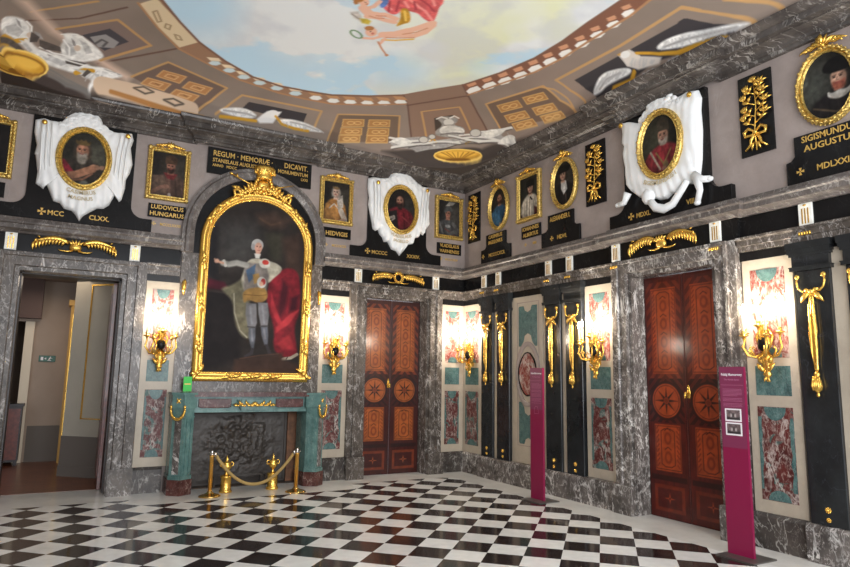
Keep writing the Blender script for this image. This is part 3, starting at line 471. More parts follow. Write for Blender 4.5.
('l',(180,177,175),[(-0.421,-5.094),(-0.38,-5.08),(-0.351,-5.048)],0.008,0),
('l',(180,177,175),[(-0.391,-5.156),(-0.372,-5.144),(-0.354,-5.132)],0.008,0),
('l',(180,177,175),[(-0.394,-5.18),(-0.362,-5.144),(-0.325,-5.137)],0.0071,0),
('l',(180,177,175),[(-0.379,-5.214),(-0.345,-5.216),(-0.312,-5.231)],0.0092,0),
('l',(180,177,175),[(-0.361,-5.274),(-0.334,-5.282),(-0.313,-5.284)],0.01,0),
('l',(180,177,175),[(-0.352,-5.301),(-0.328,-5.298),(-0.312,-5.278)],0.0134,0),
('l',(180,177,175),[(-0.342,-5.368),(-0.324,-5.364),(-0.311,-5.352)],0.0125,0),
('l',(180,177,175),[(-0.335,-5.419),(-0.324,-5.411),(-0.314,-5.403)],0.0134,0),
('l',(180,177,175),[(-0.323,-5.461),(-0.311,-5.443),(-0.297,-5.441)],0.0113,0),
('l',(180,177,175),[(-0.326,-5.511),(-0.31,-5.506),(-0.289,-5.526)],0.0113,0),
('l',(180,177,175),[(-0.314,-5.545),(-0.303,-5.542),(-0.292,-5.539)],0.012,0),
('l',(180,177,175),[(-0.304,-5.632),(-0.292,-5.627),(-0.284,-5.601)],0.0061,0),
('l',(180,177,175),[(-0.289,-5.686),(-0.285,-5.668),(-0.283,-5.639)],0.013,0),
('l',(180,177,175),[(-0.284,-5.747),(-0.281,-5.727),(-0.28,-5.7)],0.0086,0),
('p',(222,220,216),[(-0.52,-4.435),(-0.509,-4.426),(-0.5,-4.411),(-0.493,-4.392),(-0.491,-4.371),(-0.492,-4.349),(-0.498,-4.33),(-0.506,-4.314),(-0.519,-4.305),(-0.532,-4.301),(-0.546,-4.307),(-0.558,-4.317),(-0.569,-4.333),(-0.575,-4.353),(-0.578,-4.374),(-0.575,-4.395),(-0.57,-4.413),(-0.561,-4.428),(-0.548,-4.436),(-0.534,-4.439)],0.007,0),
('p',(190,140,60),[(-0.581,-4.285),(-0.58,-4.343),(-0.544,-4.3)],0.007,0),
('l',(180,177,175),[(-0.462,-4.416),(-0.436,-4.379),(-0.416,-4.334)],0.0062,0),
('l',(180,177,175),[(-0.452,-4.431),(-0.426,-4.374),(-0.394,-4.338)],0.0109,0),
('l',(180,177,175),[(-0.43,-4.44),(-0.409,-4.402),(-0.384,-4.379)],0.0061,0),
('l',(180,177,175),[(-0.421,-4.512),(-0.39,-4.46),(-0.354,-4.429)],0.009,0),
('l',(180,177,175),[(-0.403,-4.535),(-0.373,-4.505),(-0.348,-4.47)],0.0137,0),
('l',(180,177,175),[(-0.38,-4.557),(-0.355,-4.525),(-0.339,-4.468)],0.0101,0),
('l',(180,177,175),[(-0.357,-4.615),(-0.349,-4.6),(-0.342,-4.579)],0.0131,0),
('l',(180,177,175),[(-0.346,-4.642),(-0.34,-4.613),(-0.334,-4.591)],0.0124,0),
('l',(180,177,175),[(-4.422,-0.402),(-4.405,-0.387),(-4.403,-0.371)],0.01,0),
('l',(180,177,175),[(-4.366,-0.394),(-4.367,-0.376),(-4.353,-0.36)],0.006,0),
('l',(180,177,175),[(-4.328,-0.41),(-4.324,-0.383),(-4.299,-0.36)],0.0099,0),
('l',(180,177,175),[(-4.294,-0.406),(-4.281,-0.386),(-4.265,-0.37)],0.0121,0),
('l',(180,177,175),[(-4.22,-0.42),(-4.195,-0.39),(-4.181,-0.361)],0.0085,0),
('l',(180,177,175),[(-4.17,-0.415),(-4.159,-0.395),(-4.154,-0.373)],0.0129,0),
('l',(180,177,175),[(-4.143,-0.43),(-4.13,-0.406),(-4.128,-0.38)],0.0122,0),
('l',(180,177,175),[(-4.118,-0.436),(-4.11,-0.41),(-4.107,-0.382)],0.0072,0),
('l',(180,177,175),[(-4.081,-0.41),(-4.077,-0.392),(-4.064,-0.377)],0.0106,0),
('l',(180,177,175),[(-4.065,-0.427),(-4.05,-0.401),(-4.016,-0.381)],0.0135,0),
('l',(180,177,175),[(-3.574,-0.407),(-3.552,-0.388),(-3.541,-0.369)],0.0062,0),
('l',(180,177,175),[(-3.512,-0.401),(-3.496,-0.376),(-3.466,-0.356)],0.0125,0),
('l',(180,177,175),[(-3.452,-0.418),(-3.441,-0.388),(-3.415,-0.365)],0.0106,0),
('l',(180,177,175),[(-3.387,-0.408),(-3.368,-0.393),(-3.349,-0.378)],0.0112,0),
('l',(180,177,175),[(-3.34,-0.42),(-3.296,-0.387),(-3.269,-0.355)],0.0084,0),
('l',(180,177,175),[(-3.264,-0.418),(-3.232,-0.386),(-3.224,-0.353)],0.0116,0),
('l',(180,177,175),[(-3.222,-0.424),(-3.201,-0.391),(-3.197,-0.359)],0.014,0),
('l',(180,177,175),[(-3.133,-0.415),(-3.125,-0.383),(-3.106,-0.356)],0.0083,0),
('l',(180,177,175),[(-3.091,-0.41),(-3.093,-0.384),(-3.073,-0.363)],0.0115,0),
('l',(180,177,175),[(-3.02,-0.383),(-3.002,-0.374),(-2.979,-0.366)],0.0072,0),
('l',(180,177,175),[(-2.958,-0.379),(-2.924,-0.374),(-2.904,-0.366)],0.0108,0),
('p',(222,220,216),[(-3.692,-0.519),(-3.691,-0.507),(-3.698,-0.497),(-3.71,-0.485),(-3.727,-0.476),(-3.746,-0.471),(-3.766,-0.468),(-3.786,-0.468),(-3.803,-0.472),(-3.815,-0.477),(-3.821,-0.487),(-3.822,-0.498),(-3.814,-0.508),(-3.803,-0.52),(-3.786,-0.529),(-3.767,-0.536),(-3.747,-0.539),(-3.727,-0.539),(-3.711,-0.535),(-3.698,-0.529)],0.007,0),
('p',(168,168,170),[(-0.285,-4.466),(-0.283,-4.462),(-0.281,-4.456),(-0.28,-4.448),(-0.28,-4.438),(-0.281,-4.43),(-0.283,-4.422),(-0.286,-4.416),(-0.289,-4.412),(-0.293,-4.411),(-0.296,-4.412),(-0.299,-4.416),(-0.302,-4.424),(-0.303,-4.432),(-0.302,-4.442),(-0.301,-4.45),(-0.299,-4.457),(-0.296,-4.463),(-0.292,-4.467),(-0.288,-4.468)],0.007,0),
('p',(168,168,170),[(-0.287,-4.838),(-0.284,-4.834),(-0.282,-4.828),(-0.281,-4.82),(-0.281,-4.813),(-0.282,-4.804),(-0.284,-4.797),(-0.286,-4.791),(-0.29,-4.787),(-0.294,-4.787),(-0.297,-4.788),(-0.299,-4.793),(-0.302,-4.798),(-0.303,-4.806),(-0.303,-4.815),(-0.302,-4.822),(-0.3,-4.83),(-0.297,-4.834),(-0.293,-4.838),(-0.29,-4.839)],0.007,0),
('p',(168,168,170),[(-0.285,-4.534),(-0.282,-4.53),(-0.28,-4.525),(-0.279,-4.517),(-0.279,-4.507),(-0.28,-4.499),(-0.282,-4.491),(-0.285,-4.486),(-0.288,-4.481),(-0.291,-4.479),(-0.295,-4.482),(-0.297,-4.486),(-0.3,-4.493),(-0.301,-4.501),(-0.301,-4.509),(-0.3,-4.518),(-0.298,-4.526),(-0.294,-4.531),(-0.291,-4.536),(-0.288,-4.536)],0.007,0),
('p',(168,168,170),[(-0.286,-4.895),(-0.284,-4.891),(-0.282,-4.886),(-0.282,-4.879),(-0.282,-4.871),(-0.283,-4.862),(-0.284,-4.855),(-0.287,-4.849),(-0.29,-4.846),(-0.293,-4.845),(-0.296,-4.847),(-0.3,-4.851),(-0.302,-4.857),(-0.303,-4.864),(-0.303,-4.872),(-0.302,-4.88),(-0.3,-4.887),(-0.297,-4.893),(-0.293,-4.895),(-0.29,-4.897)],0.007,0),
('p',(168,168,170),[(-0.284,-4.602),(-0.281,-4.598),(-0.279,-4.592),(-0.278,-4.585),(-0.278,-4.576),(-0.279,-4.568),(-0.281,-4.559),(-0.283,-4.554),(-0.286,-4.549),(-0.29,-4.548),(-0.293,-4.549),(-0.296,-4.554),(-0.298,-4.56),(-0.3,-4.57),(-0.3,-4.577),(-0.298,-4.586),(-0.296,-4.593),(-0.293,-4.599),(-0.29,-4.602),(-0.287,-4.604)],0.007,0),
('p',(168,168,170),[(-0.287,-4.952),(-0.285,-4.948),(-0.282,-4.942),(-0.281,-4.936),(-0.281,-4.927),(-0.282,-4.92),(-0.284,-4.912),(-0.287,-4.908),(-0.29,-4.903),(-0.293,-4.902),(-0.296,-4.904),(-0.299,-4.908),(-0.302,-4.914),(-0.303,-4.922),(-0.303,-4.929),(-0.301,-4.937),(-0.3,-4.944),(-0.297,-4.95),(-0.293,-4.952),(-0.29,-4.953)],0.007,0),
('p',(138,112,96),[(-2.107,-1.546),(-1.893,-1.764),(-1.694,-2),(-1.515,-2.252),(-1.278,-2.032),(-0.903,-1.746),(-0.561,-1.531),(-0.423,-1.305),(-0.659,-0.902),(-0.995,-0.632),(-1.395,-0.467),(-1.63,-0.846),(-1.906,-1.306)],0.007,0),
('l',(110,84,72),[(-1.906,-1.306),(-1.676,-1.524),(-1.465,-1.764),(-1.278,-2.032)],0.04,0),
('l',(104,80,70),[(-2.102,-1.536),(-1.906,-1.306),(-1.636,-0.873),(-1.396,-0.507)],0.025,0),
('l',(104,80,70),[(-1.507,-2.24),(-1.264,-2.022),(-0.902,-1.735),(-0.57,-1.514)],0.03,0),
('l',(186,146,98),[(-1.25,-0.728),(-1.63,-1.244),(-1.405,-1.448),(-1.203,-1.682),(-0.748,-1.292)],0.0324,0),
('p',(72,62,54),[(-1.365,-1.188),(-1.161,-1.431),(-0.951,-1.161),(-1.18,-0.906)],0.007,0),
('p',(70,62,58),[(-1.863,-0.304),(-1.563,-0.357),(-1.267,-0.436),(-0.988,-0.55),(-0.654,-0.78),(-0.414,-1.14),(-0.365,-1.462),(-0.296,-1.818),(-0.264,-2.199),(-0.219,-1.717),(-0.136,-1.144),(-0.059,-0.595),(0.021,0.005),(-0.471,-0.052),(-0.939,-0.107),(-1.451,-0.281)],0.02,0),
('p',(160,156,152),[(-1.799,-0.445),(-1.6,-0.554),(-1.379,-0.659),(-1.179,-0.732),(-1.034,-0.698),(-0.696,-1.087),(-0.648,-1.387),(-0.535,-1.582),(-0.441,-1.956),(-0.413,-1.585),(-0.318,-1.929),(-0.27,-1.866),(-0.286,-1.695),(-0.385,-1.489),(-0.493,-1.16),(-0.667,-0.915),(-0.832,-0.638),(-1.138,-0.452),(-1.248,-0.388),(-1.331,-0.429),(-1.663,-0.372)],0.012,1),
('p',(150,146,140),[(-1.343,-1.2),(-1.254,-1.326),(-1.051,-1.413),(-1.007,-1.314),(-1.016,-1.201),(-0.831,-1.274),(-0.735,-1.082),(-0.863,-0.893),(-1.113,-0.793),(-1.18,-0.906),(-1.141,-1.109)],0.012,1),
('l',(222,220,214),[(-1.624,-0.446),(-1.24,-0.628),(-1.019,-0.603)],0.025,0),
('l',(222,220,214),[(-0.567,-1.268),(-0.459,-1.648)],0.025,0),
('l',(222,220,214),[(-0.828,-0.769),(-0.657,-1.027)],0.025,0),
('l',(222,220,214),[(-0.456,-1.351),(-0.302,-1.717)],0.025,0),
('l',(222,220,214),[(-1.162,-1.176),(-1.052,-1.258)],0.025,0),
('l',(96,90,86),[(-1.412,-0.427),(-1.107,-0.61)],0.02,0),
('l',(96,90,86),[(-0.657,-1.027),(-0.592,-1.305)],0.02,0),
('l',(96,90,86),[(-1.075,-0.967),(-0.825,-1.095)],0.02,0),
('l',(196,146,48),[(-1.131,-0.65),(-1.118,-0.733),(-1.022,-0.677)],0.03,0),
('l',(196,146,48),[(-0.619,-0.969),(-0.602,-1.136)],0.03,0),
('p',(196,146,48),[(-0.364,-1.079),(-0.361,-1.043),(-0.378,-0.964),(-0.415,-0.856),(-0.473,-0.734),(-0.555,-0.623),(-0.652,-0.535),(-0.753,-0.476),(-0.843,-0.445),(-0.909,-0.436),(-0.943,-0.452),(-0.939,-0.486),(-0.9,-0.537),(-0.834,-0.605),(-0.747,-0.686),(-0.653,-0.775),(-0.563,-0.869),(-0.485,-0.958),(-0.424,-1.031),(-0.383,-1.075)],0.007,0),
('p',(150,104,34),[(-0.382,-1.013),(-0.383,-0.982),(-0.398,-0.915),(-0.433,-0.825),(-0.487,-0.724),(-0.558,-0.628),(-0.644,-0.551),(-0.73,-0.497),(-0.806,-0.466),(-0.861,-0.457),(-0.887,-0.467),(-0.883,-0.493),(-0.849,-0.536),(-0.791,-0.594),(-0.716,-0.665),(-0.633,-0.744),(-0.555,-0.827),(-0.487,-0.904),(-0.434,-0.968),(-0.399,-1.006)],0.007,0),
('p',(226,178,74),[(-0.398,-1.011),(-0.399,-0.982),(-0.416,-0.921),(-0.451,-0.836),(-0.505,-0.744),(-0.576,-0.655),(-0.657,-0.582),(-0.74,-0.529),(-0.812,-0.498),(-0.863,-0.486),(-0.887,-0.493),(-0.882,-0.517),(-0.848,-0.557),(-0.789,-0.608),(-0.717,-0.676),(-0.636,-0.749),(-0.562,-0.831),(-0.498,-0.906),(-0.449,-0.968),(-0.415,-1.006)],0.02,0),
('l',(236,200,110),[(-0.368,-1.067),(-0.367,-1.031),(-0.382,-0.955),(-0.419,-0.85),(-0.477,-0.734),(-0.557,-0.626),(-0.653,-0.54),(-0.751,-0.481),(-0.837,-0.451),(-0.901,-0.443),(-0.931,-0.456),(-0.929,-0.489),(-0.89,-0.538),(-0.825,-0.601),(-0.742,-0.68),(-0.65,-0.769),(-0.561,-0.861),(-0.485,-0.947),(-0.427,-1.02),(-0.388,-1.061)],0.02,1),
('l',(160,112,40),[(-0.637,-0.589),(-0.846,-0.553)],0.015,0),
('l',(160,112,40),[(-0.615,-0.608),(-0.766,-0.603)],0.015,0),
('l',(160,112,40),[(-0.594,-0.63),(-0.691,-0.661)],0.015,0),
('l',(160,112,40),[(-0.573,-0.651),(-0.621,-0.726)],0.015,0),
('l',(160,112,40),[(-0.553,-0.674),(-0.557,-0.798)],0.015,0),
('l',(160,112,40),[(-0.533,-0.697),(-0.498,-0.879)],0.015,0),
('l',(160,112,40),[(-0.514,-0.721),(-0.446,-0.967)],0.015,0),
('p',(120,80,30),[(-0.433,-0.834),(-0.437,-0.821),(-0.452,-0.789),(-0.478,-0.741),(-0.515,-0.685),(-0.56,-0.631),(-0.608,-0.582),(-0.657,-0.543),(-0.698,-0.517),(-0.725,-0.503),(-0.737,-0.502),(-0.731,-0.511),(-0.708,-0.533),(-0.671,-0.565),(-0.625,-0.608),(-0.577,-0.657),(-0.53,-0.708),(-0.49,-0.76),(-0.461,-0.801),(-0.441,-0.827)],0.007,0),
('l',(156,152,150),[(-1.702,-0.465),(-1.678,-0.436),(-1.675,-0.406)],0.0161,0),
('l',(156,152,150),[(-1.604,-0.497),(-1.569,-0.46),(-1.534,-0.427)],0.0101,0),
('l',(156,152,150),[(-1.549,-0.485),(-1.528,-0.447),(-1.488,-0.416)],0.0125,0),
('l',(156,152,150),[(-1.49,-0.517),(-1.464,-0.483),(-1.428,-0.455)],0.0081,0),
('l',(156,152,150),[(-1.469,-0.547),(-1.428,-0.507),(-1.381,-0.471)],0.0167,0),
('l',(156,152,150),[(-1.336,-0.554),(-1.271,-0.511),(-1.234,-0.463)],0.0135,0),
('l',(156,152,150),[(-1.24,-0.589),(-1.2,-0.541),(-1.17,-0.493)],0.0139,0),
('l',(156,152,150),[(-1.209,-0.624),(-1.188,-0.574),(-1.169,-0.528)],0.0153,0),
('l',(156,152,150),[(-1.186,-0.655),(-1.168,-0.561),(-1.12,-0.491)],0.0097,0),
('l',(156,152,150),[(-1.116,-0.634),(-1.084,-0.603),(-1.042,-0.575)],0.0109,0),
('l',(156,152,150),[(-1.08,-0.646),(-1.059,-0.621),(-1.038,-0.599)],0.0164,0),
('l',(156,152,150),[(-1.02,-0.676),(-0.985,-0.632),(-0.975,-0.58)],0.0094,0),
('l',(156,152,150),[(-0.946,-0.727),(-0.926,-0.7),(-0.914,-0.668)],0.0151,0),
('l',(156,152,150),[(-0.876,-0.761),(-0.859,-0.72),(-0.827,-0.689)],0.0108,0),
('l',(156,152,150),[(-0.845,-0.8),(-0.831,-0.778),(-0.811,-0.759)],0.0131,0),
('l',(156,152,150),[(-0.818,-0.824),(-0.794,-0.785),(-0.753,-0.762)],0.013,0),
('l',(156,152,150),[(-0.8,-0.87),(-0.751,-0.846),(-0.704,-0.826)],0.0136,0),
('l',(156,152,150),[(-0.727,-0.937),(-0.688,-0.934),(-0.657,-0.924)],0.0152,0),
('l',(156,152,150),[(-0.656,-1.022),(-0.626,-1.01),(-0.608,-0.986)],0.0139,0),
('l',(156,152,150),[(-0.629,-1.057),(-0.619,-1.033),(-0.611,-1.009)],0.008,0),
('l',(156,152,150),[(-0.605,-1.135),(-0.592,-1.091),(-0.568,-1.068)],0.0096,0),
('l',(156,152,150),[(-0.594,-1.145),(-0.576,-1.101),(-0.546,-1.077)],0.0139,0),
('l',(156,152,150),[(-0.545,-1.244),(-0.51,-1.252),(-0.475,-1.265)],0.0072,0),
('l',(156,152,150),[(-0.517,-1.342),(-0.491,-1.341),(-0.466,-1.341)],0.0142,0),
('l',(156,152,150),[(-0.519,-1.398),(-0.475,-1.389),(-0.447,-1.36)],0.0157,0),
('l',(156,152,150),[(-0.471,-1.528),(-0.43,-1.521),(-0.399,-1.498)],0.013,0),
('l',(156,152,150),[(-0.44,-1.548),(-0.415,-1.509),(-0.386,-1.492)],0.0155,0),
('l',(156,152,150),[(-0.421,-1.649),(-0.386,-1.634),(-0.346,-1.646)],0.0114,0),
('l',(156,152,150),[(-0.414,-1.68),(-0.374,-1.657),(-0.339,-1.642)],0.0098,0),
('l',(156,152,150),[(-0.395,-1.817),(-0.344,-1.817),(-0.307,-1.809)],0.0103,0),
('l',(151,147,144),[(-1.235,-1.219),(-1.211,-1.192),(-1.196,-1.16)],0.0097,0),
('l',(151,147,144),[(-1.209,-1.276),(-1.171,-1.209),(-1.121,-1.152)],0.008,0),
('l',(151,147,144),[(-1.157,-1.338),(-1.134,-1.27),(-1.094,-1.218)],0.0162,0),
('l',(151,147,144),[(-1.115,-1.316),(-1.093,-1.281),(-1.063,-1.253)],0.0105,0),
('l',(151,147,144),[(-1.082,-1.343),(-1.053,-1.306),(-1.024,-1.271)],0.0153,0),
('l',(151,147,144),[(-1.109,-0.919),(-1.076,-0.881),(-1.061,-0.836)],0.0135,0),
('l',(151,147,144),[(-1.055,-0.947),(-1.047,-0.911),(-1.035,-0.88)],0.0141,0),
('l',(151,147,144),[(-1.056,-1.005),(-1.033,-0.947),(-0.997,-0.902)],0.0075,0),
('l',(151,147,144),[(-1.005,-0.994),(-0.966,-0.954),(-0.923,-0.916)],0.0107,0),
('l',(151,147,144),[(-0.995,-1.096),(-0.919,-1.012),(-0.864,-0.919)],0.0163,0),
('l',(151,147,144),[(-0.961,-1.128),(-0.885,-1.054),(-0.841,-0.954)],0.014,0),
('l',(151,147,144),[(-0.908,-1.153),(-0.866,-1.1),(-0.843,-1.031)],0.0085,0),
('l',(151,147,144),[(-0.854,-1.151),(-0.839,-1.091),(-0.82,-1.035)],0.0143,0),
('l',(151,147,144),[(-0.824,-1.207),(-0.812,-1.141),(-0.79,-1.089)],0.0093,0),
('l',(236,234,228),[(-0.634,-1.366),(-0.488,-1.631),(-0.445,-1.907)],0.02,0),
('l',(236,234,228),[(-1.777,-0.441),(-1.587,-0.529),(-1.377,-0.512)],0.02,0),
('l',(70,62,58),[(-1.248,-0.388),(-1.137,-0.449),(-0.829,-0.634),(-0.662,-0.907),(-0.488,-1.154),(-0.381,-1.482),(-0.285,-1.694)],0.014,0),
('l',(216,213,206),[(-0.792,-1.043),(-0.634,-1.277),(-0.507,-1.543),(-0.428,-1.967)],0.035,0),
('l',(92,84,80),[(-0.767,-1.004),(-0.61,-1.242),(-0.485,-1.512),(-0.408,-1.94)],0.012,0),
('l',(216,213,206),[(-0.731,-1.012),(-0.488,-1.396),(-0.347,-1.594),(-0.271,-1.867)],0.035,0),
('l',(92,84,80),[(-0.708,-0.977),(-0.466,-1.365),(-0.332,-1.573),(-0.268,-1.863)],0.012,0),
('l',(216,213,206),[(-0.657,-1.027),(-0.462,-1.301),(-0.285,-1.694)],0.035,0),
('l',(92,84,80),[(-0.634,-0.992),(-0.442,-1.271),(-0.279,-1.685)],0.012,0),
('l',(216,213,206),[(-1.142,-0.669),(-1.468,-0.529),(-1.813,-0.511)],0.035,0),
('l',(92,84,80),[(-1.121,-0.633),(-1.451,-0.496),(-1.796,-0.479)],0.012,0),
('l',(216,213,206),[(-1.075,-0.625),(-1.368,-0.495),(-1.701,-0.37)],0.035,0),
('l',(92,84,80),[(-1.055,-0.592),(-1.351,-0.465),(-1.689,-0.347)],0.012,0),
('l',(216,213,206),[(-0.927,-0.928),(-0.702,-1.032),(-0.511,-1.187),(-0.363,-1.573)],0.035,0),
('l',(92,84,80),[(-0.903,-0.889),(-0.678,-0.996),(-0.491,-1.157),(-0.347,-1.551)],0.012,0),
('l',(216,213,206),[(-1.206,-0.57),(-0.973,-0.732),(-0.698,-0.897)],0.035,0),
('l',(92,84,80),[(-1.188,-0.538),(-0.951,-0.696),(-0.676,-0.863)],0.012,0),
('p',(216,213,206),[(-0.365,-1.462),(-0.38,-1.821),(-0.318,-1.929),(-0.307,-1.875),(-0.276,-1.892),(-0.272,-1.814),(-0.302,-1.717),(-0.322,-1.574)],0.006,1),
('p',(216,213,206),[(-0.587,-1.298),(-0.583,-1.532),(-0.505,-1.711),(-0.445,-1.907),(-0.417,-1.647),(-0.461,-1.417)],0.006,1),
('p',(216,213,206),[(-1.784,-0.455),(-1.685,-0.562),(-1.493,-0.573),(-1.377,-0.512),(-1.532,-0.426),(-1.676,-0.435)],0.006,1),
('p',(196,192,184),[(-1.176,-0.671),(-1.167,-0.648),(-1.168,-0.627),(-1.176,-0.608),(-1.193,-0.593),(-1.212,-0.58),(-1.238,-0.575),(-1.263,-0.575),(-1.286,-0.582),(-1.307,-0.593),(-1.321,-0.613),(-1.329,-0.633),(-1.328,-0.655),(-1.32,-0.675),(-1.305,-0.692),(-1.283,-0.704),(-1.26,-0.71),(-1.234,-0.709),(-1.212,-0.703),(-1.19,-0.689)],0.007,0),
('l',(110,104,100),[(-1.176,-0.671),(-1.167,-0.648),(-1.168,-0.627),(-1.176,-0.608),(-1.193,-0.593),(-1.212,-0.58),(-1.238,-0.575),(-1.263,-0.575),(-1.286,-0.582),(-1.307,-0.593),(-1.321,-0.613),(-1.329,-0.633),(-1.328,-0.655),(-1.32,-0.675),(-1.305,-0.692),(-1.283,-0.704),(-1.26,-0.71),(-1.234,-0.709),(-1.212,-0.703),(-1.19,-0.689)],0.012,1),
('p',(196,192,184),[(-0.597,-1.381),(-0.585,-1.354),(-0.579,-1.323),(-0.579,-1.289),(-0.587,-1.257),(-0.601,-1.229),(-0.621,-1.208),(-0.644,-1.194),(-0.668,-1.195),(-0.689,-1.204),(-0.707,-1.225),(-0.721,-1.251),(-0.727,-1.284),(-0.727,-1.319),(-0.717,-1.35),(-0.702,-1.378),(-0.683,-1.397),(-0.661,-1.408),(-0.638,-1.408),(-0.616,-1.399)],0.007,0),
('l',(110,104,100),[(-0.597,-1.381),(-0.585,-1.354),(-0.579,-1.323),(-0.579,-1.289),(-0.587,-1.257),(-0.601,-1.229),(-0.621,-1.208),(-0.644,-1.194),(-0.668,-1.195),(-0.689,-1.204),(-0.707,-1.225),(-0.721,-1.251),(-0.727,-1.284),(-0.727,-1.319),(-0.717,-1.35),(-0.702,-1.378),(-0.683,-1.397),(-0.661,-1.408),(-0.638,-1.408),(-0.616,-1.399)],0.012,1),
('p',(196,192,184),[(-1.102,-0.781),(-1.095,-0.766),(-1.094,-0.748),(-1.1,-0.732),(-1.109,-0.719),(-1.124,-0.707),(-1.141,-0.704),(-1.16,-0.702),(-1.176,-0.708),(-1.192,-0.719),(-1.203,-0.731),(-1.209,-0.748),(-1.209,-0.764),(-1.205,-0.779),(-1.194,-0.795),(-1.181,-0.804),(-1.164,-0.811),(-1.145,-0.809),(-1.127,-0.805),(-1.112,-0.796)],0.007,0),
('l',(110,104,100),[(-1.102,-0.781),(-1.095,-0.766),(-1.094,-0.748),(-1.1,-0.732),(-1.109,-0.719),(-1.124,-0.707),(-1.141,-0.704),(-1.16,-0.702),(-1.176,-0.708),(-1.192,-0.719),(-1.203,-0.731),(-1.209,-0.748),(-1.209,-0.764),(-1.205,-0.779),(-1.194,-0.795),(-1.181,-0.804),(-1.164,-0.811),(-1.145,-0.809),(-1.127,-0.805),(-1.112,-0.796)],0.012,1),
('p',(208,204,196),[(-1.149,-0.97),(-1.128,-1.089),(-1.011,-1.192),(-0.834,-1.235),(-0.755,-1.153),(-0.916,-1.042),(-1.06,-0.877)],0.006,1),
('p',(206,202,194),[(-1.048,-1.262),(-1.036,-1.237),(-1.03,-1.207),(-1.035,-1.179),(-1.046,-1.154),(-1.063,-1.135),(-1.087,-1.124),(-1.113,-1.123),(-1.138,-1.127),(-1.161,-1.144),(-1.178,-1.165),(-1.191,-1.192),(-1.195,-1.22),(-1.19,-1.25),(-1.179,-1.274),(-1.16,-1.291),(-1.139,-1.303),(-1.115,-1.306),(-1.088,-1.299),(-1.066,-1.285)],0.007,0),
('l',(220,216,208),[(-1.319,-1.187),(-1.282,-1.277),(-1.188,-1.285)],0.03,0),
('l',(220,216,208),[(-1.155,-1.326),(-1.133,-1.418),(-1.051,-1.413)],0.03,0),
('l',(84,76,72),[(-1.127,-1.106),(-1.022,-1.197)],0.012,0),
('l',(84,76,72),[(-1.054,-0.866),(-0.932,-1.001),(-0.764,-1.115)],0.012,0),
('p',(150,116,92),[(-5.538,-2.185),(-5.417,-2.009),(-5.291,-1.834),(-5.156,-1.68),(-5.014,-1.523),(-4.829,-1.395),(-4.635,-1.265),(-4.428,-1.17),(-4.212,-1.075),(-4.016,-1.051),(-3.815,-1.024),(-3.629,-1.039),(-3.44,-1.053),(-3.251,-1.078),(-3.06,-1.104),(-2.799,-1.2),(-2.537,-1.298),(-2.319,-1.41),(-2.104,-1.528),(-1.948,-1.329),(-2.193,-1.205),(-2.44,-1.089),(-2.711,-0.996),(-2.982,-0.908),(-3.189,-0.893),(-3.393,-0.878),(-3.59,-0.877),(-3.783,-0.875),(-4.076,-0.913),(-4.359,-0.95),(-4.61,-1.038),(-4.851,-1.127),(-5.036,-1.201),(-5.214,-1.275),(-5.364,-1.436),(-5.507,-1.598),(-5.642,-1.804),(-5.77,-2.013)],0.007,0),
('p',(128,88,70),[(-1.5,-2.235),(-1.389,-2.542),(-1.289,-2.842),(-1.227,-3.149),(-1.168,-3.441),(-1.158,-3.704),(-1.149,-3.954),(-1.161,-4.195),(-1.172,-4.424),(-1.173,-4.685),(-1.174,-4.931),(-1.205,-5.156),(-0.977,-5.209),(-0.954,-5.018),(-0.929,-4.817),(-0.933,-4.509),(-0.937,-4.179),(-0.932,-3.947),(-0.927,-3.704),(-0.951,-3.461),(-0.975,-3.205),(-1.048,-2.918),(-1.127,-2.621),(-1.205,-2.338),(-1.293,-2.051)],0.007,0),
('p',(214,194,160),[(-5.752,-2.006),(-5.592,-2.192),(-5.508,-2.076),(-5.273,-1.796),(-5.02,-1.514),(-5.214,-1.306),(-5.418,-1.516),(-5.608,-1.727)],0.007,0),
('l',(150,126,96),[(-5.6,-1.901),(-5.562,-1.947),(-5.489,-1.753),(-5.525,-1.715)],0.02,1),
('l',(150,126,96),[(-5.432,-1.724),(-5.376,-1.717),(-5.381,-1.622),(-5.435,-1.642)],0.02,1),
('l',(150,126,96),[(-5.309,-1.552),(-5.252,-1.544),(-5.21,-1.471),(-5.271,-1.464)],0.02,1),
('p',(228,208,176),[(-4.868,-1.25),(-4.721,-1.291),(-4.676,-1.238),(-4.81,-1.197)],0.006,0),
('p',(196,212,216),[(-4.825,-1.138),(-4.79,-1.201),(-4.706,-1.224),(-4.666,-1.183),(-4.713,-1.128),(-4.785,-1.108)],0.01,0),
('p',(228,208,176),[(-4.665,-1.177),(-4.515,-1.218),(-4.467,-1.165),(-4.605,-1.125)],0.006,0),
('p',(196,212,216),[(-4.619,-1.066),(-4.584,-1.128),(-4.499,-1.152),(-4.457,-1.108),(-4.504,-1.053),(-4.578,-1.036)],0.01,0),
('p',(228,208,176),[(-4.458,-1.114),(-4.303,-1.154),(-4.254,-1.103),(-4.396,-1.063)],0.006,0),
('p',(196,212,216),[(-4.409,-1.004),(-4.374,-1.064),(-4.286,-1.09),(-4.242,-1.045),(-4.289,-0.99),(-4.366,-0.973)],0.01,0),
('p',(228,208,176),[(-4.232,-1.075),(-4.073,-1.114),(-4.021,-1.06),(-4.166,-1.021)],0.006,0),
('p',(196,212,216),[(-4.179,-0.963),(-4.144,-1.024),(-4.053,-1.047),(-4.009,-1.005),(-4.057,-0.95),(-4.134,-0.931)],0.01,0),
('p',(228,208,176),[(-3.984,-1.052),(-3.821,-1.092),(-3.767,-1.039),(-3.916,-1)],0.006,0),
('p',(196,212,216),[(-3.928,-0.939),(-3.893,-1.001),(-3.801,-1.026),(-3.753,-0.981),(-3.801,-0.925),(-3.881,-0.909)],0.01,0),
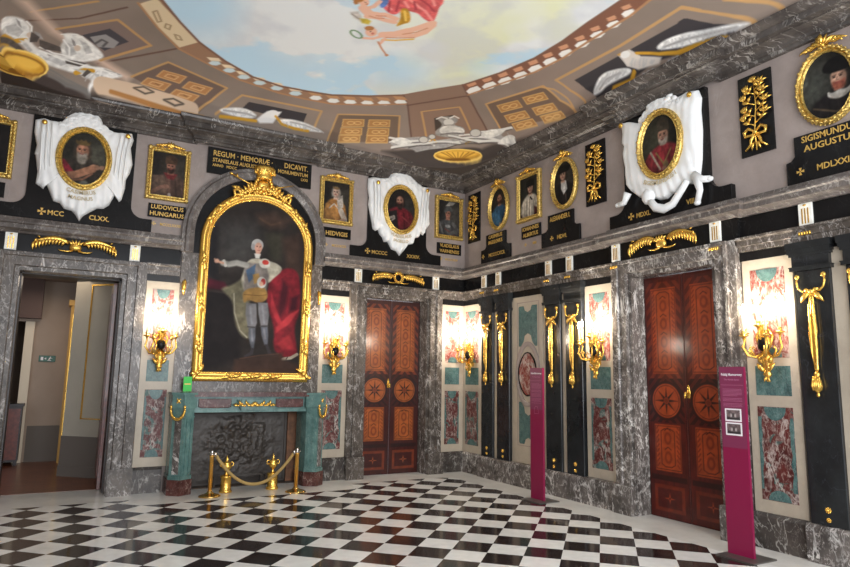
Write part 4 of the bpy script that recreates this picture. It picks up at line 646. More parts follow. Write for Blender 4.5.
('p',(228,208,176),[(-3.712,-1.035),(-3.545,-1.075),(-3.487,-1.022),(-3.64,-0.982)],0.006,0),
('p',(196,212,216),[(-3.651,-0.922),(-3.616,-0.983),(-3.522,-1.008),(-3.47,-0.964),(-3.519,-0.907),(-3.602,-0.89)],0.01,0),
('p',(184,140,100),[(-3.411,-1.044),(-3.241,-1.084),(-3.179,-1.031),(-3.335,-0.991)],0.006,0),
('p',(226,226,222),[(-3.345,-0.928),(-3.311,-0.992),(-3.216,-1.017),(-3.161,-0.971),(-3.21,-0.914),(-3.294,-0.898)],0.01,0),
('p',(184,140,100),[(-3.155,-1.073),(-2.981,-1.115),(-2.917,-1.061),(-3.076,-1.019)],0.006,0),
('p',(226,226,222),[(-3.084,-0.955),(-3.052,-1.02),(-2.953,-1.046),(-2.896,-1),(-2.944,-0.942),(-3.03,-0.925)],0.01,0),
('p',(184,140,100),[(-2.914,-1.137),(-2.74,-1.181),(-2.67,-1.122),(-2.831,-1.08)],0.006,0),
('p',(226,226,222),[(-2.837,-1.014),(-2.807,-1.084),(-2.708,-1.108),(-2.649,-1.062),(-2.696,-1.002),(-2.782,-0.982)],0.01,0),
('p',(184,140,100),[(-2.673,-1.217),(-2.497,-1.262),(-2.425,-1.203),(-2.587,-1.158)],0.006,0),
('p',(226,226,222),[(-2.593,-1.092),(-2.562,-1.162),(-2.462,-1.187),(-2.4,-1.141),(-2.446,-1.079),(-2.533,-1.058)],0.01,0),
('p',(184,140,100),[(-2.448,-1.315),(-2.27,-1.363),(-2.195,-1.302),(-2.358,-1.254)],0.006,0),
('p',(226,226,222),[(-2.361,-1.187),(-2.334,-1.259),(-2.231,-1.287),(-2.167,-1.239),(-2.211,-1.174),(-2.298,-1.152)],0.01,0),
('p',(184,140,100),[(-2.232,-1.437),(-2.054,-1.489),(-1.977,-1.428),(-2.138,-1.376)],0.006,0),
('p',(226,226,222),[(-2.138,-1.305),(-2.114,-1.381),(-2.012,-1.411),(-1.947,-1.363),(-1.989,-1.296),(-2.076,-1.271)],0.01,0),
('p',(204,150,116),[(-1.481,-2.282),(-1.436,-2.437),(-1.363,-2.386),(-1.376,-2.309),(-1.408,-2.241)],0.006,0),
('p',(232,230,224),[(-1.368,-2.118),(-1.379,-2.227),(-1.331,-2.351),(-1.245,-2.322),(-1.227,-2.199),(-1.28,-2.078)],0.006,0),
('p',(204,150,116),[(-1.381,-2.532),(-1.34,-2.684),(-1.27,-2.636),(-1.28,-2.559),(-1.309,-2.496)],0.006,0),
('p',(232,230,224),[(-1.268,-2.376),(-1.281,-2.482),(-1.235,-2.603),(-1.154,-2.582),(-1.135,-2.463),(-1.183,-2.343)],0.006,0),
('p',(204,150,116),[(-1.293,-2.784),(-1.254,-2.929),(-1.186,-2.888),(-1.195,-2.814),(-1.222,-2.75)],0.006,0),
('p',(232,230,224),[(-1.182,-2.639),(-1.196,-2.74),(-1.154,-2.856),(-1.074,-2.838),(-1.056,-2.727),(-1.1,-2.61)],0.006,0),
('p',(204,150,116),[(-1.219,-3.035),(-1.184,-3.178),(-1.118,-3.139),(-1.127,-3.068),(-1.151,-3.005)],0.006,0),
('p',(232,230,224),[(-1.112,-2.901),(-1.127,-2.998),(-1.086,-3.111),(-1.01,-3.095),(-0.991,-2.991),(-1.033,-2.877)],0.006,0),
('p',(204,150,116),[(-1.176,-3.298),(-1.142,-3.433),(-1.078,-3.399),(-1.086,-3.331),(-1.109,-3.271)],0.006,0),
('p',(232,230,224),[(-1.072,-3.172),(-1.084,-3.263),(-1.047,-3.372),(-0.973,-3.361),(-0.954,-3.26),(-0.994,-3.151)],0.006,0),
('p',(204,150,116),[(-1.142,-3.557),(-1.108,-3.686),(-1.047,-3.655),(-1.054,-3.591),(-1.078,-3.533)],0.006,0),
('p',(232,230,224),[(-1.04,-3.441),(-1.053,-3.525),(-1.017,-3.631),(-0.945,-3.622),(-0.926,-3.526),(-0.965,-3.421)],0.006,0),
('p',(204,150,116),[(-1.113,-3.822),(-1.08,-3.945),(-1.022,-3.918),(-1.029,-3.857),(-1.05,-3.801)],0.006,0),
('p',(232,230,224),[(-1.014,-3.716),(-1.027,-3.795),(-0.992,-3.896),(-0.924,-3.888),(-0.905,-3.799),(-0.941,-3.699)],0.006,0),
('p',(204,150,116),[(-1.091,-4.09),(-1.061,-4.207),(-1.004,-4.183),(-1.009,-4.125),(-1.031,-4.072)],0.006,0),
('p',(232,230,224),[(-0.995,-3.991),(-1.008,-4.066),(-0.975,-4.162),(-0.908,-4.157),(-0.89,-4.073),(-0.927,-3.979)],0.006,0),
('p',(204,150,116),[(-1.085,-4.345),(-1.055,-4.456),(-1,-4.433),(-1.006,-4.379),(-1.027,-4.329)],0.006,0),
('p',(232,230,224),[(-0.992,-4.253),(-1.004,-4.324),(-0.972,-4.415),(-0.907,-4.411),(-0.89,-4.332),(-0.925,-4.242)],0.006,0),
('p',(204,150,116),[(-1.081,-4.6),(-1.054,-4.706),(-0.998,-4.686),(-1.004,-4.634),(-1.025,-4.586)],0.006,0),
('p',(232,230,224),[(-0.991,-4.515),(-1.004,-4.583),(-0.972,-4.668),(-0.91,-4.666),(-0.893,-4.592),(-0.926,-4.506)],0.006,0),
('p',(204,150,116),[(-1.101,-4.844),(-1.073,-4.944),(-1.021,-4.925),(-1.027,-4.876),(-1.046,-4.832)],0.006,0),
('p',(232,230,224),[(-1.014,-4.766),(-1.025,-4.828),(-0.995,-4.91),(-0.934,-4.906),(-0.917,-4.838),(-0.95,-4.756)],0.006,0),
('l',(122,88,72),[(-5.538,-2.185),(-5.417,-2.009),(-5.291,-1.834),(-5.156,-1.68),(-5.014,-1.523),(-4.829,-1.395),(-4.635,-1.265),(-4.428,-1.17),(-4.212,-1.075),(-4.016,-1.051),(-3.815,-1.024),(-3.629,-1.039),(-3.44,-1.053),(-3.251,-1.078),(-3.06,-1.104),(-2.799,-1.2),(-2.537,-1.298),(-2.319,-1.41),(-2.104,-1.528)],0.035,0),
('l',(122,88,72),[(-1.5,-2.235),(-1.389,-2.542),(-1.289,-2.842),(-1.227,-3.149),(-1.168,-3.441),(-1.158,-3.704),(-1.149,-3.954),(-1.161,-4.195),(-1.172,-4.424),(-1.173,-4.685),(-1.174,-4.931),(-1.205,-5.156)],0.035,0),
('l',(172,128,92),[(-5.77,-2.013),(-5.642,-1.804),(-5.507,-1.598),(-5.364,-1.436),(-5.214,-1.275),(-5.036,-1.201),(-4.851,-1.127),(-4.61,-1.038),(-4.359,-0.95),(-4.076,-0.913),(-3.783,-0.875),(-3.59,-0.877),(-3.393,-0.878),(-3.189,-0.893),(-2.982,-0.908),(-2.711,-0.996),(-2.44,-1.089),(-2.193,-1.205),(-1.948,-1.329)],0.03,0),
('l',(172,128,92),[(-1.293,-2.051),(-1.205,-2.338),(-1.127,-2.621),(-1.048,-2.918),(-0.975,-3.205),(-0.951,-3.461),(-0.927,-3.704),(-0.932,-3.947),(-0.937,-4.179),(-0.933,-4.509),(-0.929,-4.817),(-0.954,-5.018),(-0.977,-5.209)],0.03,0),
('p',(206,198,190),[(-3.583,-3.015),(-3.505,-3.082),(-3.425,-2.996),(-3.399,-2.897),(-3.498,-2.929)],0.02,2),
('l',(150,140,128),[(-3.549,-2.99),(-3.442,-2.94)],0.02,0),
('p',(206,182,70),[(-3.432,-2.955),(-3.354,-2.991),(-3.292,-2.972),(-3.288,-2.889),(-3.373,-2.878)],0.015,2),
('p',(214,98,98),[(-3.326,-3.321),(-3.353,-3.474),(-3.3,-3.628),(-2.87,-3.888),(-2.739,-3.761),(-2.737,-3.633),(-2.692,-3.526),(-2.63,-3.31),(-2.713,-3.319),(-2.794,-3.348),(-2.889,-3.405),(-2.97,-3.391),(-3.081,-3.389),(-3.09,-3.238),(-3.18,-3.221)],0.01,2),
('l',(238,150,144),[(-3.089,-3.59),(-2.926,-3.517),(-2.833,-3.485),(-2.679,-3.372)],0.035,0),
('l',(238,150,144),[(-3.287,-3.365),(-3.19,-3.314)],0.035,0),
('l',(238,150,144),[(-2.871,-3.723),(-2.797,-3.64)],0.035,0),
('l',(238,150,144),[(-3.127,-3.524),(-3.038,-3.45)],0.035,0),
('l',(168,62,72),[(-3.191,-3.509),(-3.126,-3.308)],0.025,0),
('l',(168,62,72),[(-2.98,-3.656),(-2.852,-3.606),(-2.749,-3.537)],0.025,0),
('l',(168,62,72),[(-3.035,-3.58),(-2.946,-3.461)],0.025,0),
('l',(168,62,72),[(-3.275,-3.435),(-3.201,-3.263)],0.025,0),
('p',(96,126,186),[(-3.391,-3.389),(-3.404,-3.505),(-3.338,-3.525),(-3.278,-3.434),(-3.273,-3.309),(-3.309,-3.269)],0.01,2),
('l',(232,184,158),[(-3.476,-3.165),(-3.373,-3.094),(-3.291,-3.119)],0.13,0),
('l',(232,184,158),[(-3.314,-3.115),(-3.209,-3.177),(-3.06,-3.166)],0.085,0),
('l',(232,184,158),[(-3.374,-3.033),(-3.271,-3.077),(-3.147,-3.077),(-3.041,-3.093)],0.08,0),
('l',(232,184,158),[(-3.452,-3.179),(-3.393,-3.258),(-3.374,-3.386)],0.06,0),
('p',(232,184,158),[(-3.471,-3.31),(-3.463,-3.287),(-3.461,-3.261),(-3.465,-3.238),(-3.474,-3.219),(-3.488,-3.206),(-3.505,-3.2),(-3.525,-3.202),(-3.543,-3.212),(-3.559,-3.23),(-3.571,-3.25),(-3.579,-3.274),(-3.581,-3.3),(-3.578,-3.322),(-3.568,-3.341),(-3.555,-3.353),(-3.537,-3.359),(-3.519,-3.357),(-3.501,-3.347),(-3.484,-3.331)],0.007,0),
('p',(176,116,64),[(-3.546,-3.334),(-3.54,-3.316),(-3.542,-3.297),(-3.549,-3.277),(-3.561,-3.26),(-3.577,-3.247),(-3.596,-3.24),(-3.614,-3.238),(-3.632,-3.243),(-3.646,-3.252),(-3.656,-3.268),(-3.66,-3.286),(-3.659,-3.305),(-3.651,-3.325),(-3.639,-3.34),(-3.624,-3.354),(-3.606,-3.36),(-3.587,-3.363),(-3.569,-3.358),(-3.555,-3.349)],0.01,0),
('p',(176,116,64),[(-3.578,-3.255),(-3.574,-3.24),(-3.571,-3.225),(-3.572,-3.211),(-3.576,-3.199),(-3.584,-3.192),(-3.593,-3.189),(-3.603,-3.192),(-3.613,-3.2),(-3.623,-3.21),(-3.63,-3.224),(-3.635,-3.239),(-3.637,-3.255),(-3.635,-3.268),(-3.631,-3.279),(-3.625,-3.287),(-3.615,-3.289),(-3.605,-3.286),(-3.595,-3.28),(-3.586,-3.268)],0.007,0),
('l',(206,140,112),[(-3.356,-3.058),(-3.264,-3.062),(-3.184,-3.102)],0.02,0),
('l',(206,140,112),[(-3.285,-3.106),(-3.185,-3.155)],0.02,0),
('p',(120,70,60),[(-3.505,-3.29),(-3.504,-3.288),(-3.503,-3.284),(-3.504,-3.281),(-3.506,-3.278),(-3.508,-3.276),(-3.511,-3.275),(-3.513,-3.275),(-3.515,-3.276),(-3.518,-3.279),(-3.519,-3.281),(-3.52,-3.285),(-3.521,-3.289),(-3.521,-3.291),(-3.519,-3.294),(-3.516,-3.296),(-3.514,-3.297),(-3.512,-3.297),(-3.509,-3.296),(-3.506,-3.293)],0.007,0),
('p',(206,140,112),[(-3.463,-3.273),(-3.462,-3.267),(-3.461,-3.261),(-3.464,-3.255),(-3.467,-3.25),(-3.47,-3.247),(-3.476,-3.246),(-3.481,-3.245),(-3.487,-3.246),(-3.491,-3.25),(-3.493,-3.255),(-3.495,-3.259),(-3.495,-3.266),(-3.493,-3.272),(-3.491,-3.278),(-3.486,-3.281),(-3.482,-3.283),(-3.476,-3.282),(-3.471,-3.28),(-3.466,-3.276)],0.007,0),
('p',(196,146,48),[(-3.105,-3.365),(-3.072,-3.42),(-3.007,-3.414),(-2.868,-3.197),(-2.935,-3.109),(-2.985,-2.997),(-3.007,-3.198)],0.01,2),
('l',(236,200,100),[(-3.04,-3.359),(-2.938,-3.193)],0.03,0),
('l',(232,184,158),[(-3.037,-2.773),(-2.91,-2.86),(-2.803,-3.008)],0.13,0),
('l',(232,184,158),[(-2.85,-2.946),(-2.734,-3.125),(-2.635,-3.319)],0.1,0),
('l',(232,184,158),[(-2.838,-2.873),(-2.692,-2.95),(-2.619,-3.085),(-2.609,-3.274)],0.09,0),
('l',(206,140,112),[(-2.83,-2.908),(-2.709,-3.03),(-2.636,-3.184)],0.02,0),
('l',(206,140,112),[(-2.978,-2.733),(-2.811,-2.82),(-2.672,-2.913)],0.02,0),
('p',(232,184,158),[(-3.128,-2.793),(-3.117,-2.763),(-3.113,-2.731),(-3.119,-2.702),(-3.131,-2.679),(-3.149,-2.663),(-3.172,-2.655),(-3.195,-2.658),(-3.219,-2.669),(-3.24,-2.691),(-3.256,-2.718),(-3.266,-2.749),(-3.269,-2.779),(-3.263,-2.808),(-3.252,-2.83),(-3.234,-2.846),(-3.212,-2.854),(-3.189,-2.852),(-3.165,-2.841),(-3.144,-2.82)],0.007,0),
('p',(180,120,70),[(-3.196,-2.851),(-3.191,-2.835),(-3.192,-2.817),(-3.199,-2.8),(-3.211,-2.785),(-3.226,-2.774),(-3.243,-2.767),(-3.261,-2.764),(-3.276,-2.768),(-3.29,-2.778),(-3.299,-2.79),(-3.302,-2.806),(-3.301,-2.823),(-3.294,-2.838),(-3.283,-2.853),(-3.268,-2.864),(-3.251,-2.872),(-3.233,-2.874),(-3.217,-2.871),(-3.204,-2.863)],0.007,0),
('p',(206,120,104),[(-3.143,-2.745),(-3.141,-2.736),(-3.14,-2.728),(-3.142,-2.722),(-3.146,-2.715),(-3.151,-2.711),(-3.156,-2.708),(-3.164,-2.709),(-3.17,-2.711),(-3.175,-2.716),(-3.18,-2.724),(-3.182,-2.73),(-3.183,-2.74),(-3.181,-2.747),(-3.177,-2.753),(-3.172,-2.757),(-3.167,-2.76),(-3.159,-2.759),(-3.153,-2.757),(-3.147,-2.75)],0.007,0),
('p',(120,70,60),[(-3.196,-2.764),(-3.194,-2.759),(-3.193,-2.755),(-3.194,-2.751),(-3.196,-2.749),(-3.199,-2.747),(-3.201,-2.745),(-3.204,-2.746),(-3.207,-2.747),(-3.21,-2.75),(-3.212,-2.754),(-3.214,-2.758),(-3.213,-2.761),(-3.212,-2.764),(-3.211,-2.768),(-3.209,-2.769),(-3.206,-2.771),(-3.203,-2.77),(-3.2,-2.769),(-3.198,-2.768)],0.007,0),
('l',(226,176,66),[(-2.997,-2.661),(-2.848,-2.736),(-2.664,-2.875)],0.03,0),
('l',(232,184,158),[(-3.049,-2.715),(-3.112,-2.628),(-3.221,-2.582)],0.05,0),
('l',(232,184,158),[(-2.979,-2.705),(-2.982,-2.567)],0.045,0),
('l',(196,126,86),[(-3.023,-2.595),(-2.899,-2.459),(-2.79,-2.361)],0.022,0),
('p',(206,140,96),[(-2.763,-2.371),(-2.76,-2.363),(-2.76,-2.355),(-2.762,-2.346),(-2.767,-2.34),(-2.773,-2.334),(-2.78,-2.333),(-2.788,-2.331),(-2.796,-2.336),(-2.802,-2.34),(-2.806,-2.347),(-2.81,-2.356),(-2.809,-2.364),(-2.808,-2.374),(-2.802,-2.38),(-2.798,-2.385),(-2.79,-2.387),(-2.783,-2.387),(-2.774,-2.385),(-2.768,-2.379)],0.007,0),
('l',(104,140,98),[(-3.244,-2.587),(-3.252,-2.559),(-3.282,-2.545),(-3.325,-2.551),(-3.371,-2.574),(-3.405,-2.609),(-3.421,-2.643),(-3.413,-2.671),(-3.384,-2.685),(-3.342,-2.679),(-3.296,-2.656),(-3.261,-2.622)],0.025,1)]
OUT1=[(-0.6, 0.443), (-0.53, 0.48), (-0.403, 0.465), (-0.303, 0.478), (-0.247, 0.568), (-0.163, 0.643), (-0.035, 0.685), (0.098, 0.678), (0.163, 0.613), (0.192, 0.525), (0.333, 0.46), (0.469, 0.479), (0.552, 0.49), (0.582, 0.4), (0.554, 0.282), (0.592, 0.05), (0.568, -0.081), (0.526, -0.183), (0.525, -0.309), (0.494, -0.47), (0.464, -0.505), (0.403, -0.422), (0.392, -0.455), (0.347, -0.569), (0.285, -0.625), (0.206, -0.636), (0.132, -0.693), (0.047, -0.765), (0.01, -0.84), (-0.038, -0.762), (-0.086, -0.71), (-0.176, -0.693), (-0.232, -0.627), (-0.308, -0.609), (-0.339, -0.54), (-0.376, -0.457), (-0.408, -0.374), (-0.432, -0.466), (-0.484, -0.431), (-0.523, -0.408), (-0.518, -0.244), (-0.558, -0.029), (-0.571, -0.016), (-0.557, 0.106), (-0.598, 0.277)]
OUT2=[(-0.589, 0.475), (-0.488, 0.515), (-0.384, 0.51), (-0.211, 0.54), (-0.178, 0.622), (-0.073, 0.686), (0.07, 0.705), (0.181, 0.658), (0.292, 0.578), (0.442, 0.502), (0.555, 0.494), (0.601, 0.444), (0.58, 0.122), (0.597, -0.176), (0.531, -0.267), (0.478, -0.373), (0.422, -0.331), (0.394, -0.416), (0.314, -0.442), (0.281, -0.551), (0.191, -0.571), (0.105, -0.694), (0.029, -0.782), (-0.036, -0.71), (-0.124, -0.688), (-0.197, -0.569), (-0.266, -0.578), (-0.302, -0.503), (-0.348, -0.461), (-0.393, -0.356), (-0.425, -0.408), (-0.477, -0.383), (-0.527, -0.169), (-0.574, 0.03), (-0.561, 0.143), (-0.59, 0.298)]
OUT3=[(-0.639, 0.502), (-0.515, 0.475), (-0.357, 0.402), (-0.255, 0.48), (-0.171, 0.642), (-0.037, 0.686), (0.088, 0.611), (0.173, 0.533), (0.277, 0.514), (0.38, 0.534), (0.495, 0.503), (0.532, 0.398), (0.515, 0.257), (0.524, 0.018), (0.5, -0.324), (0.476, -0.462), (0.455, -0.557), (0.373, -0.579), (0.275, -0.553), (0.222, -0.584), (0.151, -0.64), (0.082, -0.623), (0.01, -0.665), (-0.098, -0.655), (-0.225, -0.593), (-0.32, -0.586), (-0.396, -0.552), (-0.472, -0.485), (-0.53, -0.439), (-0.596, -0.357), (-0.6, -0.127), (-0.634, 0.081), (-0.609, 0.174), (-0.649, 0.22), (-0.636, 0.349)]
TAIL=[(-0.19, -0.648), (-0.103, -0.76), (0.021, -0.803), (0.145, -0.772), (0.27, -0.64), (0.358, -0.546)]
PAW1=[(-0.532, -0.47), (-0.597, -0.584), (-0.7, -0.592)]
PAW2=[(0.426, -0.506), (0.534, -0.578), (0.635, -0.6)]
PAW3=[(0.472, -0.547), (0.505, -0.699), (0.466, -0.832)]
# ============================================================ structure
LX=-7.45; FY=-9.9
def structure(mb,name,m,parent=None):
    o=mb.build(name,m,parent)
    if parent is None: o['kind']='structure'
    return o
# floor with inlaid checkerboard
def floor():
    r=math.sqrt(.5); s=.3339874
    ij=lambda x,y:(( (x+.95)*r-(y+3.25)*r)/s,(-(x+.95)*r-(y+3.25)*r)/s)
    inner=[(-6.85,-9.6),(-.56,-9.6),(-.56,-.72),(-.60,-.60),(-.72,-.52),(-.9,-.49),(-2.28,-.49),(-2.4,-.9),(-5.2,-.9),(-5.3,-.49),(-6.6,-.49),(-6.78,-.56),(-6.85,-.75)]
    outer=[(LX,FY-1.2),(.5,FY-1.2),(.5,.5),(.5,.5),(.5,.5),(.5,.5),(-2.28,.5),(-2.4,.5),(-5.2,.5),(-5.3,.5),(-6.6,.5),(-6.9,.5),(LX,.5)]
    n=len(inner); me=bpy.data.meshes.new('floor'); v=[(x,y,0) for x,y in inner+outer]
    f=[tuple(range(n))]+[(i,n+i,n+(i+1)%n,(i+1)%n) for i in range(n)]
    me.from_pydata(v,[],f); uv=me.uv_layers.new(name='UVMap')
    for l in me.loops: uv.data[l.index].uv=ij(*v[l.vertex_index][:2])
    m=bpy.data.materials.new('checkered_marble_floor'); m.use_nodes=True; nt=m.node_tree; b=nt.nodes['Principled BSDF']; b.inputs['Roughness'].default_value=.1; b.inputs['Specular IOR Level'].default_value=.32
    N=nt.nodes.new; K=nt.links.new
    u=N('ShaderNodeUVMap'); ck=N('ShaderNodeTexChecker'); ck.inputs['Scale'].default_value=1; K(u.outputs[0],ck.inputs['Vector'])
    nz=N('ShaderNodeTexNoise'); nz.inputs['Scale'].default_value=3; nz.inputs['Detail'].default_value=6; K(u.outputs[0],nz.inputs['Vector'])
    def ramp(a,c): q=N('ShaderNodeValToRGB'); q.color_ramp.elements[0].color=L4(a); q.color_ramp.elements[1].color=L4(c); q.color_ramp.elements[0].position=.3; q.color_ramp.elements[1].position=.7; K(nz.outputs['Fac'],q.inputs[0]); return q
    # each slab has its own slight tone
    fl=N('ShaderNodeVectorMath'); fl.operation='FLOOR'; K(u.outputs[0],fl.inputs[0]); wn=N('ShaderNodeTexWhiteNoise'); K(fl.outputs[0],wn.inputs[0])
    hs=N('ShaderNodeMapRange'); hs.inputs[3].default_value=.90; hs.inputs[4].default_value=1.05; K(wn.outputs[0],hs.inputs[0])
    d=ramp((34,26,25),(52,42,40)); l=ramp((214,213,208),(228,227,222)); K(d.outputs[0],ck.inputs['Color1']); K(l.outputs[0],ck.inputs['Color2'])
    mu=N('ShaderNodeMixRGB'); mu.blend_type='MULTIPLY'; mu.inputs[0].default_value=1; K(ck.outputs[0],mu.inputs[1]); K(hs.outputs[0],mu.inputs[2]); K(mu.outputs[0],b.inputs['Base Color'])
    me.materials.append(m); me.materials.append(marble('white_marble_border',(198,196,190),(214,212,206),(180,174,166),1.5,.02,.3,.16))
    for i,p in enumerate(me.polygons): p.material_index=0 if i==0 else 1
    o=bpy.data.objects.new('floor',me); COL.objects.link(o); o['kind']='structure'
floor()
# walls
D1=(-6.80,-5.50,2.9); D2=(-1.96,-.78,2.92); FP=(-4.6,-2.92,1.07)
mb=MB()
for x0,x1,z0,z1 in ((LX,D1[0],0,5.3),(D1[0],D1[1],D1[2],5.3),(D1[1],FP[0],0,5.3),(FP[0],FP[1],FP[2],5.3),(FP[1],D2[0],0,5.3),(D2[0],D2[1],D2[2],5.3),(D2[1],.5,0,5.3)): mb.box(x0,x1,0,.5,z0,z1)
structure(mb,'wall_back',M['mauve'])
B3=(3.88,5.12,2.92)
mb=MB()
for y0,y1,z0,z1 in ((0,-B3[0],0,5.3),(-B3[0],-B3[1],B3[2],5.3),(-B3[1],FY,0,5.3)): mb.box(0,.5,y1,y0,z0,z1)
structure(mb,'wall_right',M['mauve'])
structure(MB().box(LX-.3,LX,FY,.5,0,5.3),'wall_left',M['mauve'])
# ceiling: low mirror vault painted all over
def ceil():
    s=np.sin(np.linspace(-1,1,640)*PI/2); t=np.sin(np.linspace(-1,1,780)*PI/2)
    X,Y=np.meshgrid(-3.7+3.44*s,-4.4+4.14*t)
    r=(np.abs(s[None,:])**8+np.abs(t[:,None])**8)**.125
    Z=5.17+.65*np.sqrt(np.clip(1-r**4,0,1))
    c=Cv(X,Y,(136,121,110)); q=vnoise(X,Y,1.3,3); c.c*=(1+.22*(q-.5))[...,None]
    c.c[...,0]*=1+.05*(vnoise(X,Y,.8,9)-.5)
    sky=CEIL_INNER+[(-1.2,-5.6),(-1.45,-6.4),(-2.1,-7.2),(-3.0,-7.65),(-3.75,-7.7),(-4.6,-7.6),(-5.4,-7.1),(-6.0,-6.3),(-6.3,-5.3),(-6.35,-4.2),(-6.25,-3.2)]
    a=np.clip(.5-sdpoly(X,Y,sky)/.03,0,1)[...,None]
    n=vnoise(X+.35*Y+3.3,Y*1.2,.75,21,6); n=n+.16*(vnoise(X,Y,3.2,77,4)-.5); m=np.clip((n-.43)/.07,0,1)[...,None]
    g0=lambda x,y,r:np.exp(-((X-x)**2+(Y-y)**2)/r**2)[...,None]
    m=np.clip(m+1.1*g0(-3.9,-2.5,.75)+1.1*g0(-2.1,-3.3,.6)-1.2*g0(-5.2,-2.3,.75)-.9*g0(-2.5,-2.1,.5)-.8*g0(-1.6,-2.9,.35),0,1)
    blue=np.array((186,216,234))/255.; wh=np.array((228,232,232))/255.; ye=np.array((224,228,190))/255.; gr=np.array((196,200,208))/255.
    g=np.clip((X+3.6)/2.2,0,1)[...,None]*np.clip((vnoise(X,Y,.9,33)-.40)/.2,0,1)[...,None]
    cl=wh*(1-g)+ye*g; h=np.clip((vnoise(X,Y,2.2,41,5)-.42)/.2,0,1)[...,None]; cl=cl*(1-.45*h)+gr*.45*h
    c.c=c.c*(1-a)+(blue*(1-m)+cl*m)*a
    # balustrade ring and coffers on the side turned away from the hearth
    far=[(-1.0,-5.3),(-1.25,-6.5),(-1.95,-7.4),(-2.95,-7.9),(-3.75,-7.95),(-4.7,-7.85),(-5.6,-7.3),(-6.2,-6.4),(-6.55,-5.3),(-6.6,-4.2),(-6.45,-3.1),(-5.95,-2.1)]
    c.l((132,96,76),far,.12); c.l((172,128,92),[(x*1.02+.05,y) for x,y in far],.03)
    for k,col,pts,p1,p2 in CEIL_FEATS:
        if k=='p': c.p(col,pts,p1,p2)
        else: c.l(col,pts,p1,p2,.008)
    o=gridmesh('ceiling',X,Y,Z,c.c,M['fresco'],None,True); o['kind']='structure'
ceil()
mb=MB().box(LX,.5,FY,-8.54,5.17,5.3).box(LX,-7.14,FY,.5,5.17,5.3)
structure(mb,'trim_ceiling_edge',M['mauve'])
# main cornice, breaking forward on the axis of the hearth and of the right-hand door
path=[(LX,0),(-4.72,0),(-4.72,-.1),(-2.86,-.1),(-2.86,0),(0,0),(0,-3.72),(-.1,-3.72),(-.1,-5.24),(0,-5.24),(0,FY)]
prof=[(0,4.93),(.05,4.93),(.05,4.965),(.075,4.975),(.075,5.0),(.10,5.03),(.15,5.05),(.17,5.06),(.17,5.075),(.23,5.08),(.23,5.15),(.25,5.155),(.29,5.19),(.30,5.215),(.30,5.235),(.0,5.245)]
structure(MB().sweep(path,prof,False,True),'trim_1',M['cornice'])
# podium ledge above the frieze
path=[(LX,0),(-4.83,0),(-4.83,-.08),(-4.70,-.08)]
ledge=[(0,3.32),(.07,3.32),(.085,3.345),(.13,3.365),(.15,3.37),(.15,3.42),(.17,3.435),(.17,3.455),(.06,3.475),(.045,3.53),(0,3.53)]
mb=MB().sweep([(LX,0),(-4.83,0)],ledge,False,True); mb.sweep([(-2.71,0),(0,0),(0,-3.62),(-.06,-3.62),(-.06,-5.38),(0,-5.38),(0,FY)],ledge,False,True)
structure(mb,'trim_2',M['ledge'])
fr=[(0,3.09),(.03,3.09),(.03,3.33),(0,3.33)]
mb=MB().sweep([(LX,0),(-4.83,0)],fr,False,True); mb.sweep([(-2.71,0),(0,0),(0,-3.62),(-.06,-3.62),(-.06,-5.38),(0,-5.38),(0,FY)],fr,False,True)
structure(mb,'trim_3',M['black'])
ar=[(0,2.945),(.055,2.945),(.055,3.0),(.07,3.005),(.07,3.06),(.095,3.075),(.095,3.095),(0,3.1)]
mb=MB()
for p in ([(-5.27,0),(-4.83,0)],[(-2.71,0),(-2.2,0)],[(-.5,0),(0,0),(0,-3.62)],[(0,-5.38),(0,FY)]): mb.sweep(p,ar,False,True)
structure(mb,'trim_4',M['grey'])
bk=[(0,2.85),(.03,2.85),(.03,2.945),(0,2.945)]
mb=MB()
for p in ([(-5.27,0),(-4.83,0)],[(-2.71,0),(-2.2,0)],[(-.5,0),(0,0),(0,-3.62)],[(0,-5.38),(0,FY)]): mb.sweep(p,bk,False,True)
structure(mb,'trim_5',M['black'])
# bases
bb=[(0,0),(.075,0),(.075,.30),(.05,.335),(0,.335)]
mb=MB()
for p in ([(-5.27,0),(-4.88,0)],[(-2.68,0),(-2.2,0)],[(-.5,0),(0,0)]): mb.sweep(p,bb,False,True)
structure(mb,'baseboard_back',M['greyd'])
b2=[(0,0),(.12,0),(.12,.30),(.10,.33),(0,.335)]
mb=MB(); mb.sweep([(0,0),(0,-.60)],bb,False,True); mb.sweep([(0,-.60),(0,-3.05)],b2,False,True); mb.sweep([(0,-3.05),(0,-3.62)],b2,False,True); mb.sweep([(0,-5.94),(0,FY)],b2,False,True)
mb.mat(1).sweep([(0,-5.38),(0,-5.94)],bb,False,True)
structure(mb,'baseboard_right',[M['greyl'],M['greyd']])
